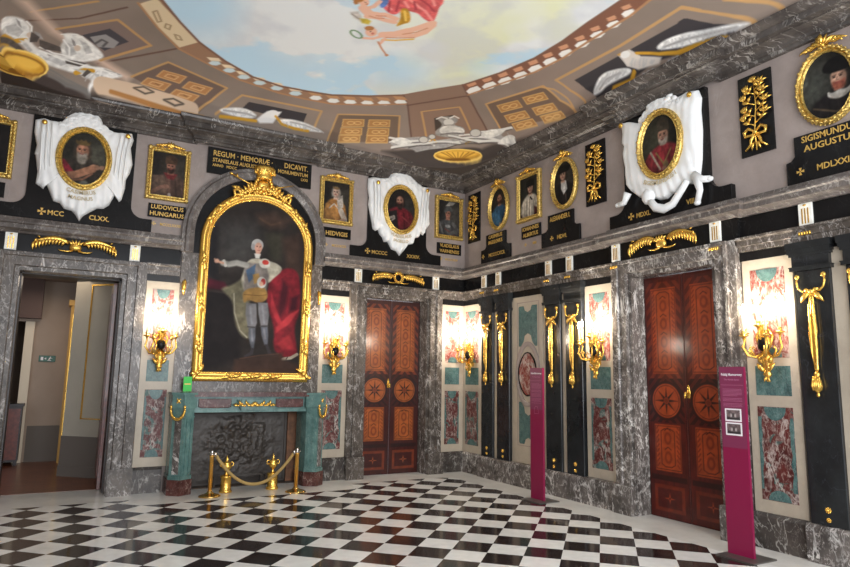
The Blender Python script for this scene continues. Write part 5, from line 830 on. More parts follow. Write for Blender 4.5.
# ------------------------------------------------------------ doors
def doorframe(W,c,hw,top,name,jd=.5):
    r=onwall(name,W,c); r['kind']='structure'
    o=hw+.30; mb=MB(); d=.12
    pr=[(0,-.2),(0,.07),(.05,.07),(.06,.11),(.17,.11),(.18,.13),(.215,.13),(.215,0)]
    p=[(hw,0),(hw,top),(-hw,top),(-hw,0)]
    mb.sweep(p,[(a,b) for a,b in pr],False); 
    # lintel up to the frieze, plinth blocks
    mb.box(-o,o,-.09,0,top+.15,3.085); mb.box(-o,-hw-.21,-.10,0,.3,3.085); mb.box(hw+.21,o,-.10,0,.3,3.085)
    for s in (-1,1):
        x0,x1=sorted((s*(hw+.015),s*(o+.01))); mb.box(x0,x1,-.165,0,0,.34)
    mb.build('door_frame',M['greyl'] if W=='B' else M['grey'],r)
    return r
def marq_leaf(c,x0,x1,pal):
    W=x1-x0; f=lambda t:x0+W*t
    base,org,dk,mid=pal
    n=vnoise(c.X*6,c.Y*1.2,6,7); k=(c.X>x0)&(c.X<x1); c.c[k]=(np.array(base)/255.)*(1+.5*(n[k]-.5))[:,None]
    def chev(xa,xb,za,zb,ca,cb,step):
        k=(c.X>xa)&(c.X<xb)&(c.Y>za)&(c.Y<zb); cx=(xa+xb)/2; v=np.floor((c.Y[k]+abs(c.X[k]-cx)*1.1)/step)%2; q=np.where(v[:,None]>0,np.array(ca)/255.,np.array(cb)/255.); c.c[k]=q*(1+.25*(n[k]-.5))[:,None]
    chev(f(.05),f(.95),1.62,2.8,base,mid,.07)
    for za,zb in ((1.68,2.72),(.54,1.08)):
        c.p(org,rectpath(f(.17),f(.83),za,zb),.004,1); c.l(dk,rectpath(f(.19),f(.81),za+.02,zb-.02),.006,1)
        for s in (.22,.78):
            for z in np.arange(za+.05,zb-.03,.055): c.l(mid,[(f(s),z),(f(s+.05*(1 if s<.5 else -1)),z+.035)],.014)
        c.l(dk,[(f(.33),za+.08),(f(.33),zb-.08),(f(.42),zb-.05),(f(.58),zb-.05),(f(.67),zb-.08),(f(.67),za+.08),(f(.58),za+.05),(f(.42),za+.05)],.008,1)
        for z in np.arange(za+.16,zb-.1,.22): c.e(mid,f(.5),z,.05,.07,.01); c.e(org,f(.5),z,.03,.045,.01); c.l(dk,[(f(.42),z+.09),(f(.5),z+.12),(f(.58),z+.09)],.008)
    chev(f(.05),f(.95),1.1,1.62,base,dk,.06)
    cx=f(.5); R=W*.36; c.e(dk,cx,1.36,R*1.15,R*1.15); c.e(org,cx,1.36,R,R,n=1); c.l(dk,ellpath(cx,1.36,R*.9,R*.9,24),.006,1)
    for q in range(8):
        a=q*PI/4; c.p(dk,[(cx+R*.2*math.cos(a-.4),1.36+R*.2*math.sin(a-.4)),(cx+R*.85*math.cos(a),1.36+R*.85*math.sin(a)),(cx+R*.2*math.cos(a+.4),1.36+R*.2*math.sin(a+.4))],.004)
    c.e(mid,cx,1.36,R*.16,R*.16)
    c.p(dk,rectpath(f(.05),f(.95),.43,.49)); c.p(mid,rectpath(f(.12),f(.88),.08,.38),.004,1); c.p(base,rectpath(f(.2),f(.8),.12,.34),.004,1)
    for q in range(4): a=q*PI/2; c.p(org,[(cx+.015*math.cos(a-.7),.23+.015*math.sin(a-.7)),(cx+.07*math.cos(a),.23+.07*math.sin(a)),(cx+.015*math.cos(a+.7),.23+.015*math.sin(a+.7))],.004)
    c.l(dk,rectpath(x0+.004,x1-.004,.004,2.9),.008,1)
def doorleaves(r,hw,top,pal,hside):
    for s in (-1,1):
        x0,x1=(-hw+.01,-.006) if s<0 else (.006,hw-.01)
        lf=MB().box(x0,x1,.155,.2,.002,top-.005).build('door_leaf',M['wood'],r)
        c=rectcanvas(x0,x1,.004,top-.008,70,330,pal[0]); marq_leaf(c,x0,x1,pal); flatpaint(c,'marquetry_face',-.153,M['marq'],lf)
        if s==hside:
            h=MB(); cx=s*.035; h.prism([(cx-.018,1.40),(cx+.018,1.40),(cx+.024,1.47),(cx+.012,1.53),(cx,1.56),(cx-.012,1.53),(cx-.024,1.47)],-.152,-.145,.003); h.tube([(cx,.15,1.46),(cx,.11,1.46),(cx,.09,1.45),(cx,.085,1.40)],[.01,.01,.012,.014]); h.ell((cx,.1,1.46),.018); h.build('door_handle',M['gold'],lf)
    return r
r=doorframe('A',-6.15,.59,2.85,'door_1')
# the open doorway: dark reveal lining and the leaf folded back into the next room
MB().box(-.59,-.575,.2,.5,0,2.85).box(.575,.59,.2,.5,0,2.85).box(-.59,.59,.2,.5,2.84,2.87).build('reveal_lining',M['dwood'],r)
lf=MB().box(.525,.565,.42,1.0,.01,2.83).build('door_leaf',M['wood'],r)
for z0,z1 in ((.15,.9),(1.05,2.7)): MB().prism([(.58,z0),(1.0,z0),(1.0,z1),(.58,z1)],.0,.01).build('leaf_panel',M['wood'],lf).matrix_local=Matrix(((0,1,0,.525),(1,0,0,0),(0,0,1,0),(0,0,0,1)))
r=doorframe('A',-1.37,.56,2.87,'door_2'); doorleaves(r,.56,2.87,((56,18,13),(150,78,34),(36,14,11),(104,44,22)),-1)
r=doorframe('B',4.5,.575,2.87,'door_3'); doorleaves(r,.575,2.87,((74,20,14),(148,60,26),(44,12,10),(104,36,18)),1)
# ------------------------------------------------------------ room beyond the open doorway
pf=MB(); 
pm=bpy.data.materials.new('oak_parquet'); pm.use_nodes=True; nt=pm.node_tree; b=nt.nodes['Principled BSDF']; b.inputs['Roughness'].default_value=.28
tc=nt.nodes.new('ShaderNodeNewGeometry'); br=nt.nodes.new('ShaderNodeTexBrick'); br.inputs['Scale'].default_value=2.2; br.inputs['Color1'].default_value=L4((124,74,50)); br.inputs['Color2'].default_value=L4((104,60,42)); br.inputs['Mortar'].default_value=L4((70,40,28)); br.inputs['Mortar Size'].default_value=.008
nt.links.new(tc.outputs['Position'],br.inputs['Vector']); nt.links.new(br.outputs[0],b.inputs['Base Color'])
structure(MB().box(-9,-4.9,.5,6,-.05,0.002),'floor_adjacent',pm)
structure(MB().box(-9,-4.9,.5,6,3.2,3.3),'ceiling_adjacent',M['wallr'])
mb=MB().box(-6.66,-6.0,3.85,4.0,0,3.2).box(-9,-7.0,3.85,4.0,0,3.2).box(-7.0,-6.66,3.85,4.0,2.45,3.2)
structure(mb,'wall_adjacent',M['wallr'])
structure(MB().box(-6.62,-6.1,3.83,3.85,0,.62),'baseboard_adjacent',M['dado'])
# slanting wall at the right with gilt moulding
mb=MB(); p0,p1=(-6.08,1.98),(-5.0,.98); n=norm2(p1[1]-p0[1],-(p1[0]-p0[0])); 
def slab(m,a,b,z0,z1,t0,t1):
    q=[(a[0]+n[0]*t0,a[1]+n[1]*t0),(b[0]+n[0]*t0,b[1]+n[1]*t0),(b[0]+n[0]*t1,b[1]+n[1]*t1),(a[0]+n[0]*t1,a[1]+n[1]*t1)]
    m.add([(x,y,z) for z in (z0,z1) for x,y in q],[(0,1,2,3),(4,7,6,5),(0,4,5,1),(1,5,6,2),(2,6,7,3),(3,7,4,0)]); return m
structure(slab(mb,p0,p1,0,3.2,-.25,0),'wall_adjacent_side',M['wallg'])
structure(slab(slab(MB(),p0,p1,0,.60,0,.02),p0,p1,0,.16,.02,.04),'baseboard_adjacent_side',M['dado'])
L=lambda t:(p0[0]+(p1[0]-p0[0])*t,p0[1]+(p1[1]-p0[1])*t)
g=MB(); slab(g,L(.21),L(.22),.86,2.95,0,.02); slab(g,L(.21),L(.9),.86,.875,0,.02); slab(g,L(.20),L(.9),2.93,2.95,0,.02)
structure(g,'trim_adjacent_moulding',M['gold'])
mb=MB().box(-6.12,-6.02,3.5,3.85,0,2.75).mat(1).box(-6.085,-6.06,3.47,3.5,.1,2.6).mat(0).box(-6.16,-6.0,3.46,3.85,2.75,2.85)
structure(mb,'trim_adjacent_doorpost',[M['ochre'],M['gold']])
structure(MB().box(-6.80,-6.66,3.78,3.86,0,2.45),'trim_adjacent_jamb',M['white_paint'])
structure(MB().box(-9,-4.9,6,6.1,0,3.2).box(-9.1,-9,.5,6,0,3.2).box(-4.9,-4.8,.5,6,0,3.2),'wall_adjacent_far',M['wallr'])
structure(MB().box(-7.1,-6.57,3.6,3.85,2.5,3.2),'trim_adjacent_pelmet',M['brownwood'])
t=empty('exit_sign',(-6.42,3.85,1.80)); tag(t,'small green running figure exit sign on the wall beyond the open doorway','exit sign')
MB().prism(rectpath(-.13,.13,-.055,.055),0,.02,.004).build('sign_plate',M['sgreen'],t)
q=MB().prism([(-.10,-.03),(-.06,-.03),(-.06,.03),(-.10,.03)],.02,.022); q.ell((.05,-.021,.03),(.009,.002,.009)); q.prism([(.02,-.01),(.05,.0),(.06,.02),(.035,.02)],.02,.022); q.prism([(.0,-.035),(.03,-.01),(.045,-.02),(.07,-.038),(.04,-.03)],.02,.022); q.prism([(.06,.015),(.09,.0),(.06,.005)],.02,.022); q.prism([(-.045,0),(-.015,.018),(-.015,-.018)],.02,.022); q.build('pictogram',M['paper'],t)
t=empty('cabinet',(-6.92,3.6,0)); tag(t,'dark brown low cabinet at the far left beyond the open doorway','cabinet')
MB().box(-.2,.22,-.18,.22,.06,.98).build('body',M['dwood'],t); MB().box(-.22,.24,-.2,.24,.98,1.02).build('top',M['dwood'],t); MB().box(-.18,.0,-.19,-.18,.1,.94).box(.01,.2,-.19,-.18,.1,.94).build('door',M['wood'],t)
for x in (-.17,.19): MB().box(x-.025,x+.025,-.16,-.11,0,.06).build('leg',M['dwood'],t)
# ------------------------------------------------------------ cream wall panels with stone inlays
def panel(W,u0,u1,label,pink=False):
    c=(u0+u1)/2; h=(u1-u0)/2; r=onwall('wall_panel',W,c); tag(r,label,'wall panel','cream panels with coloured stone inlays')
    MB().prism(rectpath(-h,h,.335,2.85),0,.03,.004).build('border',M['cream'],r)
    a=h-.085
    for z0,z1,kind in ((1.84,2.74,'t'),(1.47,1.76,'g'),(.46,1.36,'l')):
        m=M['green'] if kind=='g' else (M['brecciapink'] if kind=='t' else M['breccia'])
        o=MB().prism(rectpath(-a,a,z0,z1),.03,.034,.002).build('inlay',m,r)
        if kind!='g':
            for s,zz in ((1,z1),(-1,z0)):
                q=[(a*.62*math.cos(k*PI/10),zz-s*(.004+(.13 if s>0 else .10)*math.sin(k*PI/10))) for k in range(11)]
                MB().prism(q,.034,.036).build('green_lunette',M['green'],o)
            random.seed(int(abs(c)*10)+int(z0*10))
            if kind=='l':
                for s in (-1,1):
                    zs=[z0+.1+(z1-z0-.2)*k/8 for k in range(9)]; q=[(s*a*.985,z) for z in zs]+[(s*a*(.72+.16*random.random()),z) for z in zs[::-1]]
                    MB().prism(q,.034,.0355).build('green_strip',M['green'],o)
    return r
panel('A',-5.25,-4.80,'cream panel with three stone inlays between the open doorway and the fireplace')
panel('A',-2.73,-2.22,'cream panel with three stone inlays between the fireplace and the closed back door')
panel('A',-.49,-.03,'cream panel with three stone inlays right of the closed back door, before the corner')
panel('B',.03,.60,'cream panel with three stone inlays just right of the room corner')
panel('B',3.07,3.60,'cream panel with three stone inlays left of the right-hand door')
panel('B',5.40,5.93,'cream panel with three stone inlays right of the right-hand door')
def medpanel(u0,u1,label):
    c=(u0+u1)/2; h=(u1-u0)/2; r=onwall('medallion_panel','B',c); tag(r,label,'wall panel')
    MB().prism(rectpath(-h,h,.335,2.85),0,.03,.004).build('border',M['cream'],r)
    a=h-.1
    MB().sweep([(-a,.6),(a,.6),(a,2.75),(-a,2.75)],[(0,.03),(.0,.034),(.012,.034),(.012,.03)],True).build('fillet',M['mauve'],r)
    for s in (1,-1):
        z=lambda v:1.66+s*v
        q=[(-a+.03,z(.42)),(-a+.03,z(1.02)),(-a+.05,z(1.04))]+[(-a*.45+.09*math.cos(PI-k*PI/6),z(1.05-.09*math.sin(k*PI/6))) for k in range(0)]+[(-.10,z(1.04)),(-.07,z(.97)),(0,z(.94)),(.07,z(.97)),(.10,z(1.04)),(a-.03,z(1.04)),(a-.03,z(.42)),(a-.08,z(.42)),(.10,z(.50)),(.08,z(.58)),(0,z(.62)),(-.08,z(.58)),(-.10,z(.50)),(-a+.08,z(.42))]
        MB().prism(q,.03,.035).build('green_inlay',M['green'],r)
    MB().sweep(ellpath(0,1.66,.27,.47,36),[(-.05,.03),(-.05,.045),(.0,.05),(.02,.045),(.02,.03)],True).build('oval_band',M['mauve'],r)
    q=[]
    for k in range(40):
        t=2*PI*k/40; ex=lambda v:math.copysign(abs(v)**.62,v); q.append((.175*ex(math.cos(t))*(1+.22*max(0,math.cos(2*t))**4),1.66+.27*ex(math.sin(t))*(1+.18*max(0,-math.cos(2*t))**4)))
    md=MB().prism(q,.03,.042,.003).build('medallion',M['brecciapink'],r); MB().sweep(q[::-1][::-1],[(-.004,.04),(-.004,.048),(.014,.048),(.014,.03)],True).build('dark_rim',M['black'],md)
medpanel(1.49,2.19,'tall cream panel with oval stone medallion behind the narrow magenta totem')
medpanel(6.86,7.56,'tall cream panel with oval stone medallion beyond the last pilasters on the right')
structure(MB().box(-.04,0,-1.088,-.987,.335,2.85).box(-.04,0,-2.713,-2.617,.335,2.85).box(-.04,0,-6.433,-6.297,.335,2.85).box(-.02,0,-.653,-.602,.335,2.85).box(-.02,0,-1.488,-1.422,.335,2.85).box(-.02,0,-2.283,-2.192,.335,2.85).box(-.02,0,-8.6,-7.6,.33,2.85),'trim_6',M['cream'])
# ------------------------------------------------------------ pilasters with gilt garlands
def make_pilaster():
    r=empty('pilaster',(0,0,0)); h=.165
    MB().prism(rectpath(-h,h,.33,2.66),0,.07,.006).build('shaft',M['slate'],r)
    mb=MB()
    for z0,z1,e in ((2.66,2.69,.025),(2.69,2.70,.03),(2.70,2.80,.008),(2.80,2.825,.025),(2.825,2.87,.035),(2.87,2.935,.045)): mb.box(-h-e,h+e,-.08-e,0,z0,z1)
    mb.build('capital',M['slate'],r)
    for z,s in ((.47,.026),(.385,.02)):
        q=MB(); q.ell((0,-.075,z),(s*.55,.02,s*.55))
        for k in range(8): a=k*PI/4; q.ell((math.cos(a)*s*.8,-.075,z+math.sin(a)*s*.8),(s*.35,.012,s*.35),6,4)
        q.build('rosette',M['gold'],r)
    g=MB()
    for s in (-1,1):
        g.tube([(0,-.09,2.45),(s*.03,-.1,2.47),(s*.08,-.1,2.455),(s*.115,-.1,2.49),(s*.13,-.1,2.545),(s*.125,-.1,2.58)],[.012,.012,.012,.011,.010,.009],6)
        g.ell((s*.122,-.1,2.60),(.026,.018,.026)); g.leaf(s*.012,2.45,-PI/2+s*.95,.14,.03,.09,-s*.2); g.leaf(s*.01,2.455,PI/2-s*1.2,.07,.022,.09)
    g.ell((0,-.1,2.45),(.03,.025,.028))
    pr=[(2.45,.016),(2.38,.020),(2.25,.024),(2.12,.032),(2.06,.034),(2.04,.024),(1.98,.028),(1.88,.024),(1.78,.018),(1.73,.022),(1.70,.012)]
    g.lathe([(rr,z) for z,rr in pr[::-1]],10,(0,-.095,0),1,.7)
    for k in range(5):
        for s in (-1,1): g.tube([(s*.010,-.115,2.42-k*.06),(s*(.020+.003*k),-.12,2.32-k*.07),(s*.018,-.12,2.10-k*.06),(s*.008,-.11,1.95-k*.05)],[.003,.007,.007,.003],5)
    g.lathe([(.004,1.47),(.014,1.48),(.016,1.495),(.008,1.51),(.022,1.52),(.04,1.54),(.045,1.57),(.036,1.62),(.022,1.665),(.03,1.675),(.026,1.69),(.012,1.705)],12,(0,-.1,0),1,.75)
    for k in range(5): g.tube([((k-2)*.014,-.125+.004*abs(k-2),1.66),((k-2)*.019,-.13+.004*abs(k-2),1.57),((k-2)*.015,-.12,1.53)],[.006,.009,.004],5)
    g.build('garland',M['gold'],r); return r
pl=make_pilaster()
for i,(u,lb) in enumerate(((.82,'first black pilaster with gilt garland counted from the room corner'),(1.255,'second black pilaster with gilt garland, just left of the oval medallion panel'),(2.45,'black pilaster with gilt garland just right of the narrow magenta totem'),(2.88,'black pilaster with gilt garland beside the cream panel left of the right-hand door'),(6.13,'large black pilaster with gilt garland nearest the right edge, beside the wall lamp'),(6.60,'black pilaster half cut off by the right edge of the view'))):
    o=pl if i==0 else copy_tree(pl); put(o,'B',u); tag(o,lb,'pilaster','black pilasters with gilt garlands')
# ------------------------------------------------------------ frieze blocks
def make_block():
    r=empty('frieze_block',(0,0,0)); MB().prism(rectpath(-.065,.065,3.10,3.322),.0,.05,.003).build('block',M['whiteb'],r)
    q=MB()
    for x in (-.028,.0,.028): q.prism(rectpath(x-.006,x+.006,3.12,3.27),.05,.053)
    q.build('gilt_flutes',M['gold'],r); q=MB().ell((0,-.055,3.30),(.018,.01,.010)); q.build('rosette',M['gold'],r)
    q=MB()
    for k in range(5): q.lathe([(.012,3.0),(.010,3.03),(.004,3.04)],6,(-.05+k*.025,-.085,0))
    q.build('gilt_drops',M['gold'],r); return r
fb=make_block(); first=True
for W,u,d,lb in (('A',-6.87,.03,'left of the gilt wreath above the open doorway'),('A',-5.43,.03,'right of the gilt wreath above the open doorway'),('A',-2.09,.03,'left of the gilt wreath above the closed back door'),('A',-.62,.03,'right of the gilt wreath above the closed back door'),('B',.68,.03,'above the first pilaster from the room corner'),('B',1.09,.03,'above the second pilaster from the room corner'),('B',2.34,.03,'above the pilaster right of the narrow magenta totem'),('B',2.79,.03,'above the pilaster beside the left lamp of the right-hand door'),('B',3.72,.09,'left of the gilt wings above the right-hand door'),('B',5.16,.09,'right of the gilt wings above the right-hand door'),('B',6.10,.03,'above the large pilaster nearest the right edge'),('B',6.62,.03,'cut by the right edge of the view')):
    o=fb if first else copy_tree(fb); first=False; put(o,W,u,0,d-.03); tag(o,'white fluted frieze block '+lb,'frieze block','white fluted frieze blocks')
def wings(W,u,d,label,big):
    r=onwall('gilt_frieze_ornament',W,u,.02,d+.03); tag(r,label,'ornament','gilt ornaments above the doors')
    for s in (-1,1):
        g=MB(); N=9
        spine=[(s*(.085+.37*k/10),-.05,3.225+(.032+.02*big)*math.sin(PI*(k/10)**.8)*1.0) for k in range(11)]
        g.tube(spine,[.02,.028,.032,.034,.034,.032,.028,.024,.018,.013,.006],7,.5)
        for k in range(1,11):
            x,_,z=spine[k]; L=.075+.05*(k/10)*(1+.3*big); g.leaf(x,z,-PI/2+s*(.95-.35*k/10),L,.020,.05,-s*.5)
        g.leaf(s*.43,3.245,PI/2-s*1.9,.06,.02,.05,-s*.8); g.leaf(s*.40,3.27,PI/2-s*1.2,.045,.012,.05)
        g.tube([(s*.03,-.05,3.13),(s*.10,-.05,3.118),(s*.17,-.05,3.125),(s*.2,-.05,3.14)],[.012,.012,.009,.003],6)
        g.build('wing',M['gold'],r)
    g=MB()
    if big: 
        g.lathe([(.02,3.13),(.07,3.15),(.075,3.19),(.05,3.22),(.06,3.235)],12,(0,-.05,0),1,.5)
        for k in range(5): a=-.8+k*.4; g.leaf(math.sin(a)*.04,3.2,PI/2-a,.09,.016,.07)
    else:
        for k in range(18): a=2*PI*k/18; g.leaf(.07*math.cos(a),3.215+.075*math.sin(a),a+1.9,.055,.014,.04); g.leaf(.075*math.cos(a),3.215+.08*math.sin(a),a+.9,.045,.012,.045)
        g.sweep(ellpath(0,3.215,.066,.07,20),[(-.014,.04),(0,.055),(.014,.04)],True)
    g.build('wreath' if not big else 'mask',M['gold'],r)
wings('A',-6.15,0,'gilt winged crown ornament above the open doorway',1)
wings('A',-1.37,0,'gilt wreath with palm wings above the closed back door',0)
wings('B',4.47,.06,'large gilt winged ornament above the right-hand door',1)
# ============================================================ chimney breast
FX=-3.77
mb=MB()
def archpath(hw,z0,zs,ry,n=24): return [(hw,z0)]+[(hw*math.cos(PI*k/n),zs+ry*math.sin(PI*k/n)) for k in range(n+1)]+[(-hw,z0)]
r=onwall('chimney_breast','A',FX); r['kind']='structure'; r.name='trim_7'
q=archpath(1.05,.0,3.62,1.06)
outer=[(x,z) for x,z in q]
mb=MB().prism([(-1.05,1.07),(1.05,1.07),(1.05,3.62)]+[(1.05*math.cos(PI*k/28),3.62+1.08*math.sin(PI*k/28)) for k in range(1,28)]+[(-1.05,3.62)],0,.06)
mb.box(-1.05,-.81,-.06,0,0,1.07).box(.83,1.05,-.06,0,0,1.07); mb.build('breast_slab',M['grey'],r)
MB().sweep([(.93,3.3)]+[(.93*math.cos(PI*k/28),3.60+.93*math.sin(PI*k/28)) for k in range(29)]+[(-.93,3.3)],[(-.02,.06),(-.02,.11),(.05,.13),(.09,.13),(.11,.10),(.15,.10),(.15,.06)],False).build('arch_moulding',M['ledge'],r)
MB().prism([(-.91,3.3),(.91,3.3),(.91,3.60)]+[(.91*math.cos(PI*k/28),3.60+.91*math.sin(PI*k/28)) for k in range(1,28)]+[(-.91,3.60)],.06,.066).build('arch_ground',M['black'],r)
g=MB()
for s in (-1,1): g.tube([(s*1.0,-.10,2.68),(s*1.005,-.12,2.78),(s*1.0,-.11,2.86),(s*.99,-.09,2.90)],[.012,.028,.032,.010],8)
g.build('gilt_finial',M['gold'],r)
# inscription above the arch
t=onwall('inscription_plaque','A',-3.76,0,0); tag(t,'long black inscription plaque with gold lettering above the great arched portrait','plaque')
MB().prism([(-.80,4.53),(-.55,4.53),(-.45,4.60),(-.2,4.69),(.0,4.715),(.2,4.69),(.45,4.60),(.55,4.53),(.80,4.53),(.80,4.925),(-.80,4.925)],0,.045,.004).build('plate',M['black'],t)
G=M['goldletter']
text('REGUM · MEMORIÆ ·',.115,G,t,-.73,4.80,.046,'LEFT',.84); text('DICAVIT.',.115,G,t,.74,4.80,.046,'RIGHT',.84)
text('STANISLAUS AUGUSTUS',.082,G,t,-.73,4.705,.046,'LEFT',.82); text('MONUMENTUM',.082,G,t,.74,4.705,.046,'RIGHT',.82)
text('ANNO   MDCC',.058,G,t,-.73,4.635,.046,'LEFT',.9); text('LXXI',.058,G,t,.74,4.635,.046,'RIGHT',.9)
# ------------------------------------------------------------ fireplace
t=onwall('fireplace','A',FX); tag(t,'green and red marble fireplace with gilt rings below the great arched portrait','fireplace')
for s in (-1,1):
    m=MB(); X=lambda v:s*v
    pl=[(X(1.06),-.06),(X(1.06),-.34),(X(.92),-.455),(X(.79),-.36),(X(.77),-.20),(X(.77),.02),(X(1.06),.02)]
    def pris(m,pl,z0,z1,e=0):
        cx=sum(p[0] for p in pl)/len(pl); cy=sum(p[1] for p in pl)/len(pl); q=[(x+(e if x>cx else -e),y+(-e if y<cy else 0)) for x,y in pl]; k=len(q)
        m.add([(x,y,z) for z in (z0,z1) for x,y in q],[tuple(range(k)),tuple(range(2*k-1,k-1,-1))]+[(i,(i+1)%k,k+(i+1)%k,k+i) for i in range(k)]); return m
    pris(MB(),pl,0,.20,.02).build('plinth',M['red'],t)
    m=pris(MB(),pl,.20,1.14); pris(m,pl,.20,.25,.012); pris(m,pl,1.0,1.02,.008); pris(m,pl,1.12,1.30,.02); pris(m,pl,1.30,1.33,.035)
    # raised flutes on the splayed inner face
    for a,b in ((.15,.32),(.62,.80)):
        q=[(X(.92-.13*a),-.455+.095*a),(X(.92-.13*b),-.455+.095*b),(X(.92-.13*b)-s*.012,-.468+.095*b),(X(.92-.13*a)-s*.012,-.468+.095*a)]
        pris(m,q,.26,.98)
    m.build('jamb',M['greenfire'],t)
    fd=(.14/.181,.115/.181); fn=(.115/.181,-.14/.181); F=lambda t,o,z:(X(.92+fd[0]*t+fn[0]*o),-.455+fd[1]*t+fn[1]*o,z)
    q=[F(.045,-.002,0)[:2],F(.135,-.002,0)[:2],F(.135,.012,0)[:2],F(.045,.012,0)[:2]]; pris(MB(),q,.27,.97).build('marble_inset',M['greyl'],t)
    g=MB(); g.ell(F(.09,.02,1.22),(.028,.02,.028))
    for k in range(4): g.ell(F(.09+.022*(1 if k%2 else -1),.02,1.22+.022*(1 if k>1 else -1)),(.016,.012,.016),6,4)
    ph=[F(.09+.10*math.cos(a),.04,1.11+.13*math.sin(a)) for a in [PI*.98+(PI*1.06)*k/14 for k in range(15)]]
    g.tube(ph,[.012+.010*math.sin(PI*k/14) for k in range(15)],8)
    for k in range(1,14): x,y,z=ph[k]; g.ell((x,y-.006,z),(.017,.014,.016),6,4)
    for e in (0,-1): g.ell((ph[e][0],ph[e][1],1.14),(.018,.018,.026),8,5)
    g.build('gilt_ring',M['gold'],t)
MB().box(-.80,.80,-.34,0,1.06,1.10).box(-.80,.80,-.32,0,1.10,1.285).box(-.17,.20,-.38,-.3,1.085,1.235).prism([(-.22,1.235),(.25,1.235),(.20,1.09),(-.17,1.09)],.32,.36).build('lintel',M['greenfire'],t)
for x0,x1 in ((-.74,-.30),(.33,.74)): MB().prism([(x0,1.245),(x0,1.135),(x0+.04,1.12),(x1-.04,1.12),(x1,1.135),(x1,1.245)],.32,.345,.008).build('red_panel',M['red'],t)
MB().sweep([(-.86,0),(-.86,-.40),(.86,-.40),(.86,0)][::-1],[(0,1.275),(.02,1.28),(.03,1.29),(.045,1.30),(.05,1.33),(0,1.335)],False,True).box(-.86,.86,-.40,0,1.275,1.335).build('mantel_shelf',M['red'],t)
g=MB()
for s in (-1,1):
    for k in range(5): x=.015+s*(.05+.045*k); g.leaf(x,1.165,(0 if s>0 else PI)+s*.5*(1 if k%2 else -1),.075,.02,.39,s*.6); g.ell((x,-.39,1.165+(.012 if k%2 else -.012)),(.018,.014,.018),6,4)
    g.ell((.015+s*.26,-.375,1.165),(.022,.016,.02))
for k in range(7): a=PI*k/6; g.leaf(.015,1.15,a,.065,.016,.385)
g.ell((.015,-.395,1.175),(.032,.022,.03)); g.build('gilt_shell',M['gold'],t)
mb=MB().box(-.95,-.81,.0,.5,0,1.07).box(.83,.95,.0,.5,0,1.07).box(-.81,.83,.42,.5,0,1.1).box(-.81,.83,0,.5,1.07,1.12); mb.build('firebox',M['soot'],t); MB().box(.66,.82,.10,.42,.012,1.07).build('brick_cheek',M['cheek'],t)
# cast iron fireback with relief
X,Z=np.meshgrid(np.linspace(-.76,.66,150),np.linspace(.03,1.06,110))
h=.012*vnoise(X,Z,14,4,3)+.05*np.clip((vnoise(X,Z,11,12,3)-.35)*2.2,0,1)*np.clip(1.3-((X+.05)/.5)**2-((Z-.6)/.42)**2,0,1)
h*=np.clip(np.minimum(np.minimum(X+.76,.66-X),np.minimum(Z-.03,1.06-Z))/.06,0,1); h+=np.where(np.minimum(np.minimum(X+.76,.66-X),1.06-Z)<.035,.03,0)
o=gridmesh('fireback',X,.17-h,Z,np.full(X.shape+(3,),.25),M['iron'],t)
MB().box(-.78,.665,.17,.20,.0,1.08).build('fireback_plate',M['iron'],t)
MB().box(-.77,.77,-.02,.5,.0,.012).build('hearth_slab',M['soot'],t)
g=MB()
for x in (-.42,.3): g.box(x-.012,x+.012,-.12,.14,.14,.16).box(x-.012,x+.012,-.12,-.10,.012,.14).box(x-.012,x+.012,.12,.14,.012,.14)
g.box(-.45,.33,-.06,-.045,.15,.165).box(-.45,.33,.04,.055,.15,.165); g.build('fire_grate',M['iron'],t)
def andiron(x,label):
    t=empty('andiron',(x,-.42,0)); tag(t,label,'andiron','gilt urn andirons')
    MB().lathe([(.0,0),(.085,0),(.085,.025),(.07,.04),(.07,.19),(.08,.20),(.08,.215),(.05,.23),(0,.23)],20).build('pedestal',M['gold'],t)
    MB().lathe([(.03,.23),(.018,.25),(.016,.27),(.03,.285),(.058,.32),(.064,.35),(.05,.375),(.055,.385),(.04,.395),(.025,.41),(.012,.43),(.018,.445),(.01,.46),(.004,.485)],20).build('urn',M['gold'],t)
    for s in (-1,1): MB().tube([(s*.055,0,.335),(s*.085,0,.35),(s*.09,0,.385),(s*.065,0,.40),(s*.05,0,.385)],.008,6).build('urn_handle',M['gold'],t)
andiron(-4.10,'gilt urn andiron at the left of the hearth, behind the left rope post'); andiron(-3.46,'gilt urn andiron at the right of the hearth')
# ------------------------------------------------------------ rope barrier
def post(x,y,label):
    t=empty('rope_post',(x,y,0)); tag(t,label,'rope post','rope barrier posts')
    MB().lathe([(0,0),(.14,0),(.14,.012),(.12,.022),(.07,.035),(.04,.05),(.03,.07),(.028,.075)],24).build('base',M['brass'],t)
    MB().lathe([(.026,.07),(.026,.50),(.03,.505),(.03,.52),(.02,.525)],18).build('pole',M['ochreb'],t)
    MB().lathe([(.02,.52),(.034,.53),(.034,.545),(.02,.555),(.026,.57),(.02,.585),(.004,.592)],18).build('cap',M['chrome'],t)
    q=MB()
    for a in range(3): q.tube([(.03*math.cos(a*2.1),.03*math.sin(a*2.1),.545),(.045*math.cos(a*2.1),.045*math.sin(a*2.1),.54),(.045*math.cos(a*2.1),.045*math.sin(a*2.1),.565)],.005,6)
    q.build('hook',M['chrome'],t)
M['ochreb']=mat('golden_brass_tube',(212,160,78),.3,.75)
post(-4.35,-.64,'brass rope post standing left of the fireplace'); post(-3.235,-.78,'brass rope post standing right of the fireplace')
pts=[]
for k in range(25): s=k/24; x=-4.305+(1.025)*s; y=-.64-.14*s; z=.53-.40*(1-((s-.5)/.5)**2)+.0*s; pts.append((x,y,z))
ro=empty('barrier_rope',(-3.815,-.725,.13)); tag(ro,'sagging beige gold rope between the two brass posts','rope')
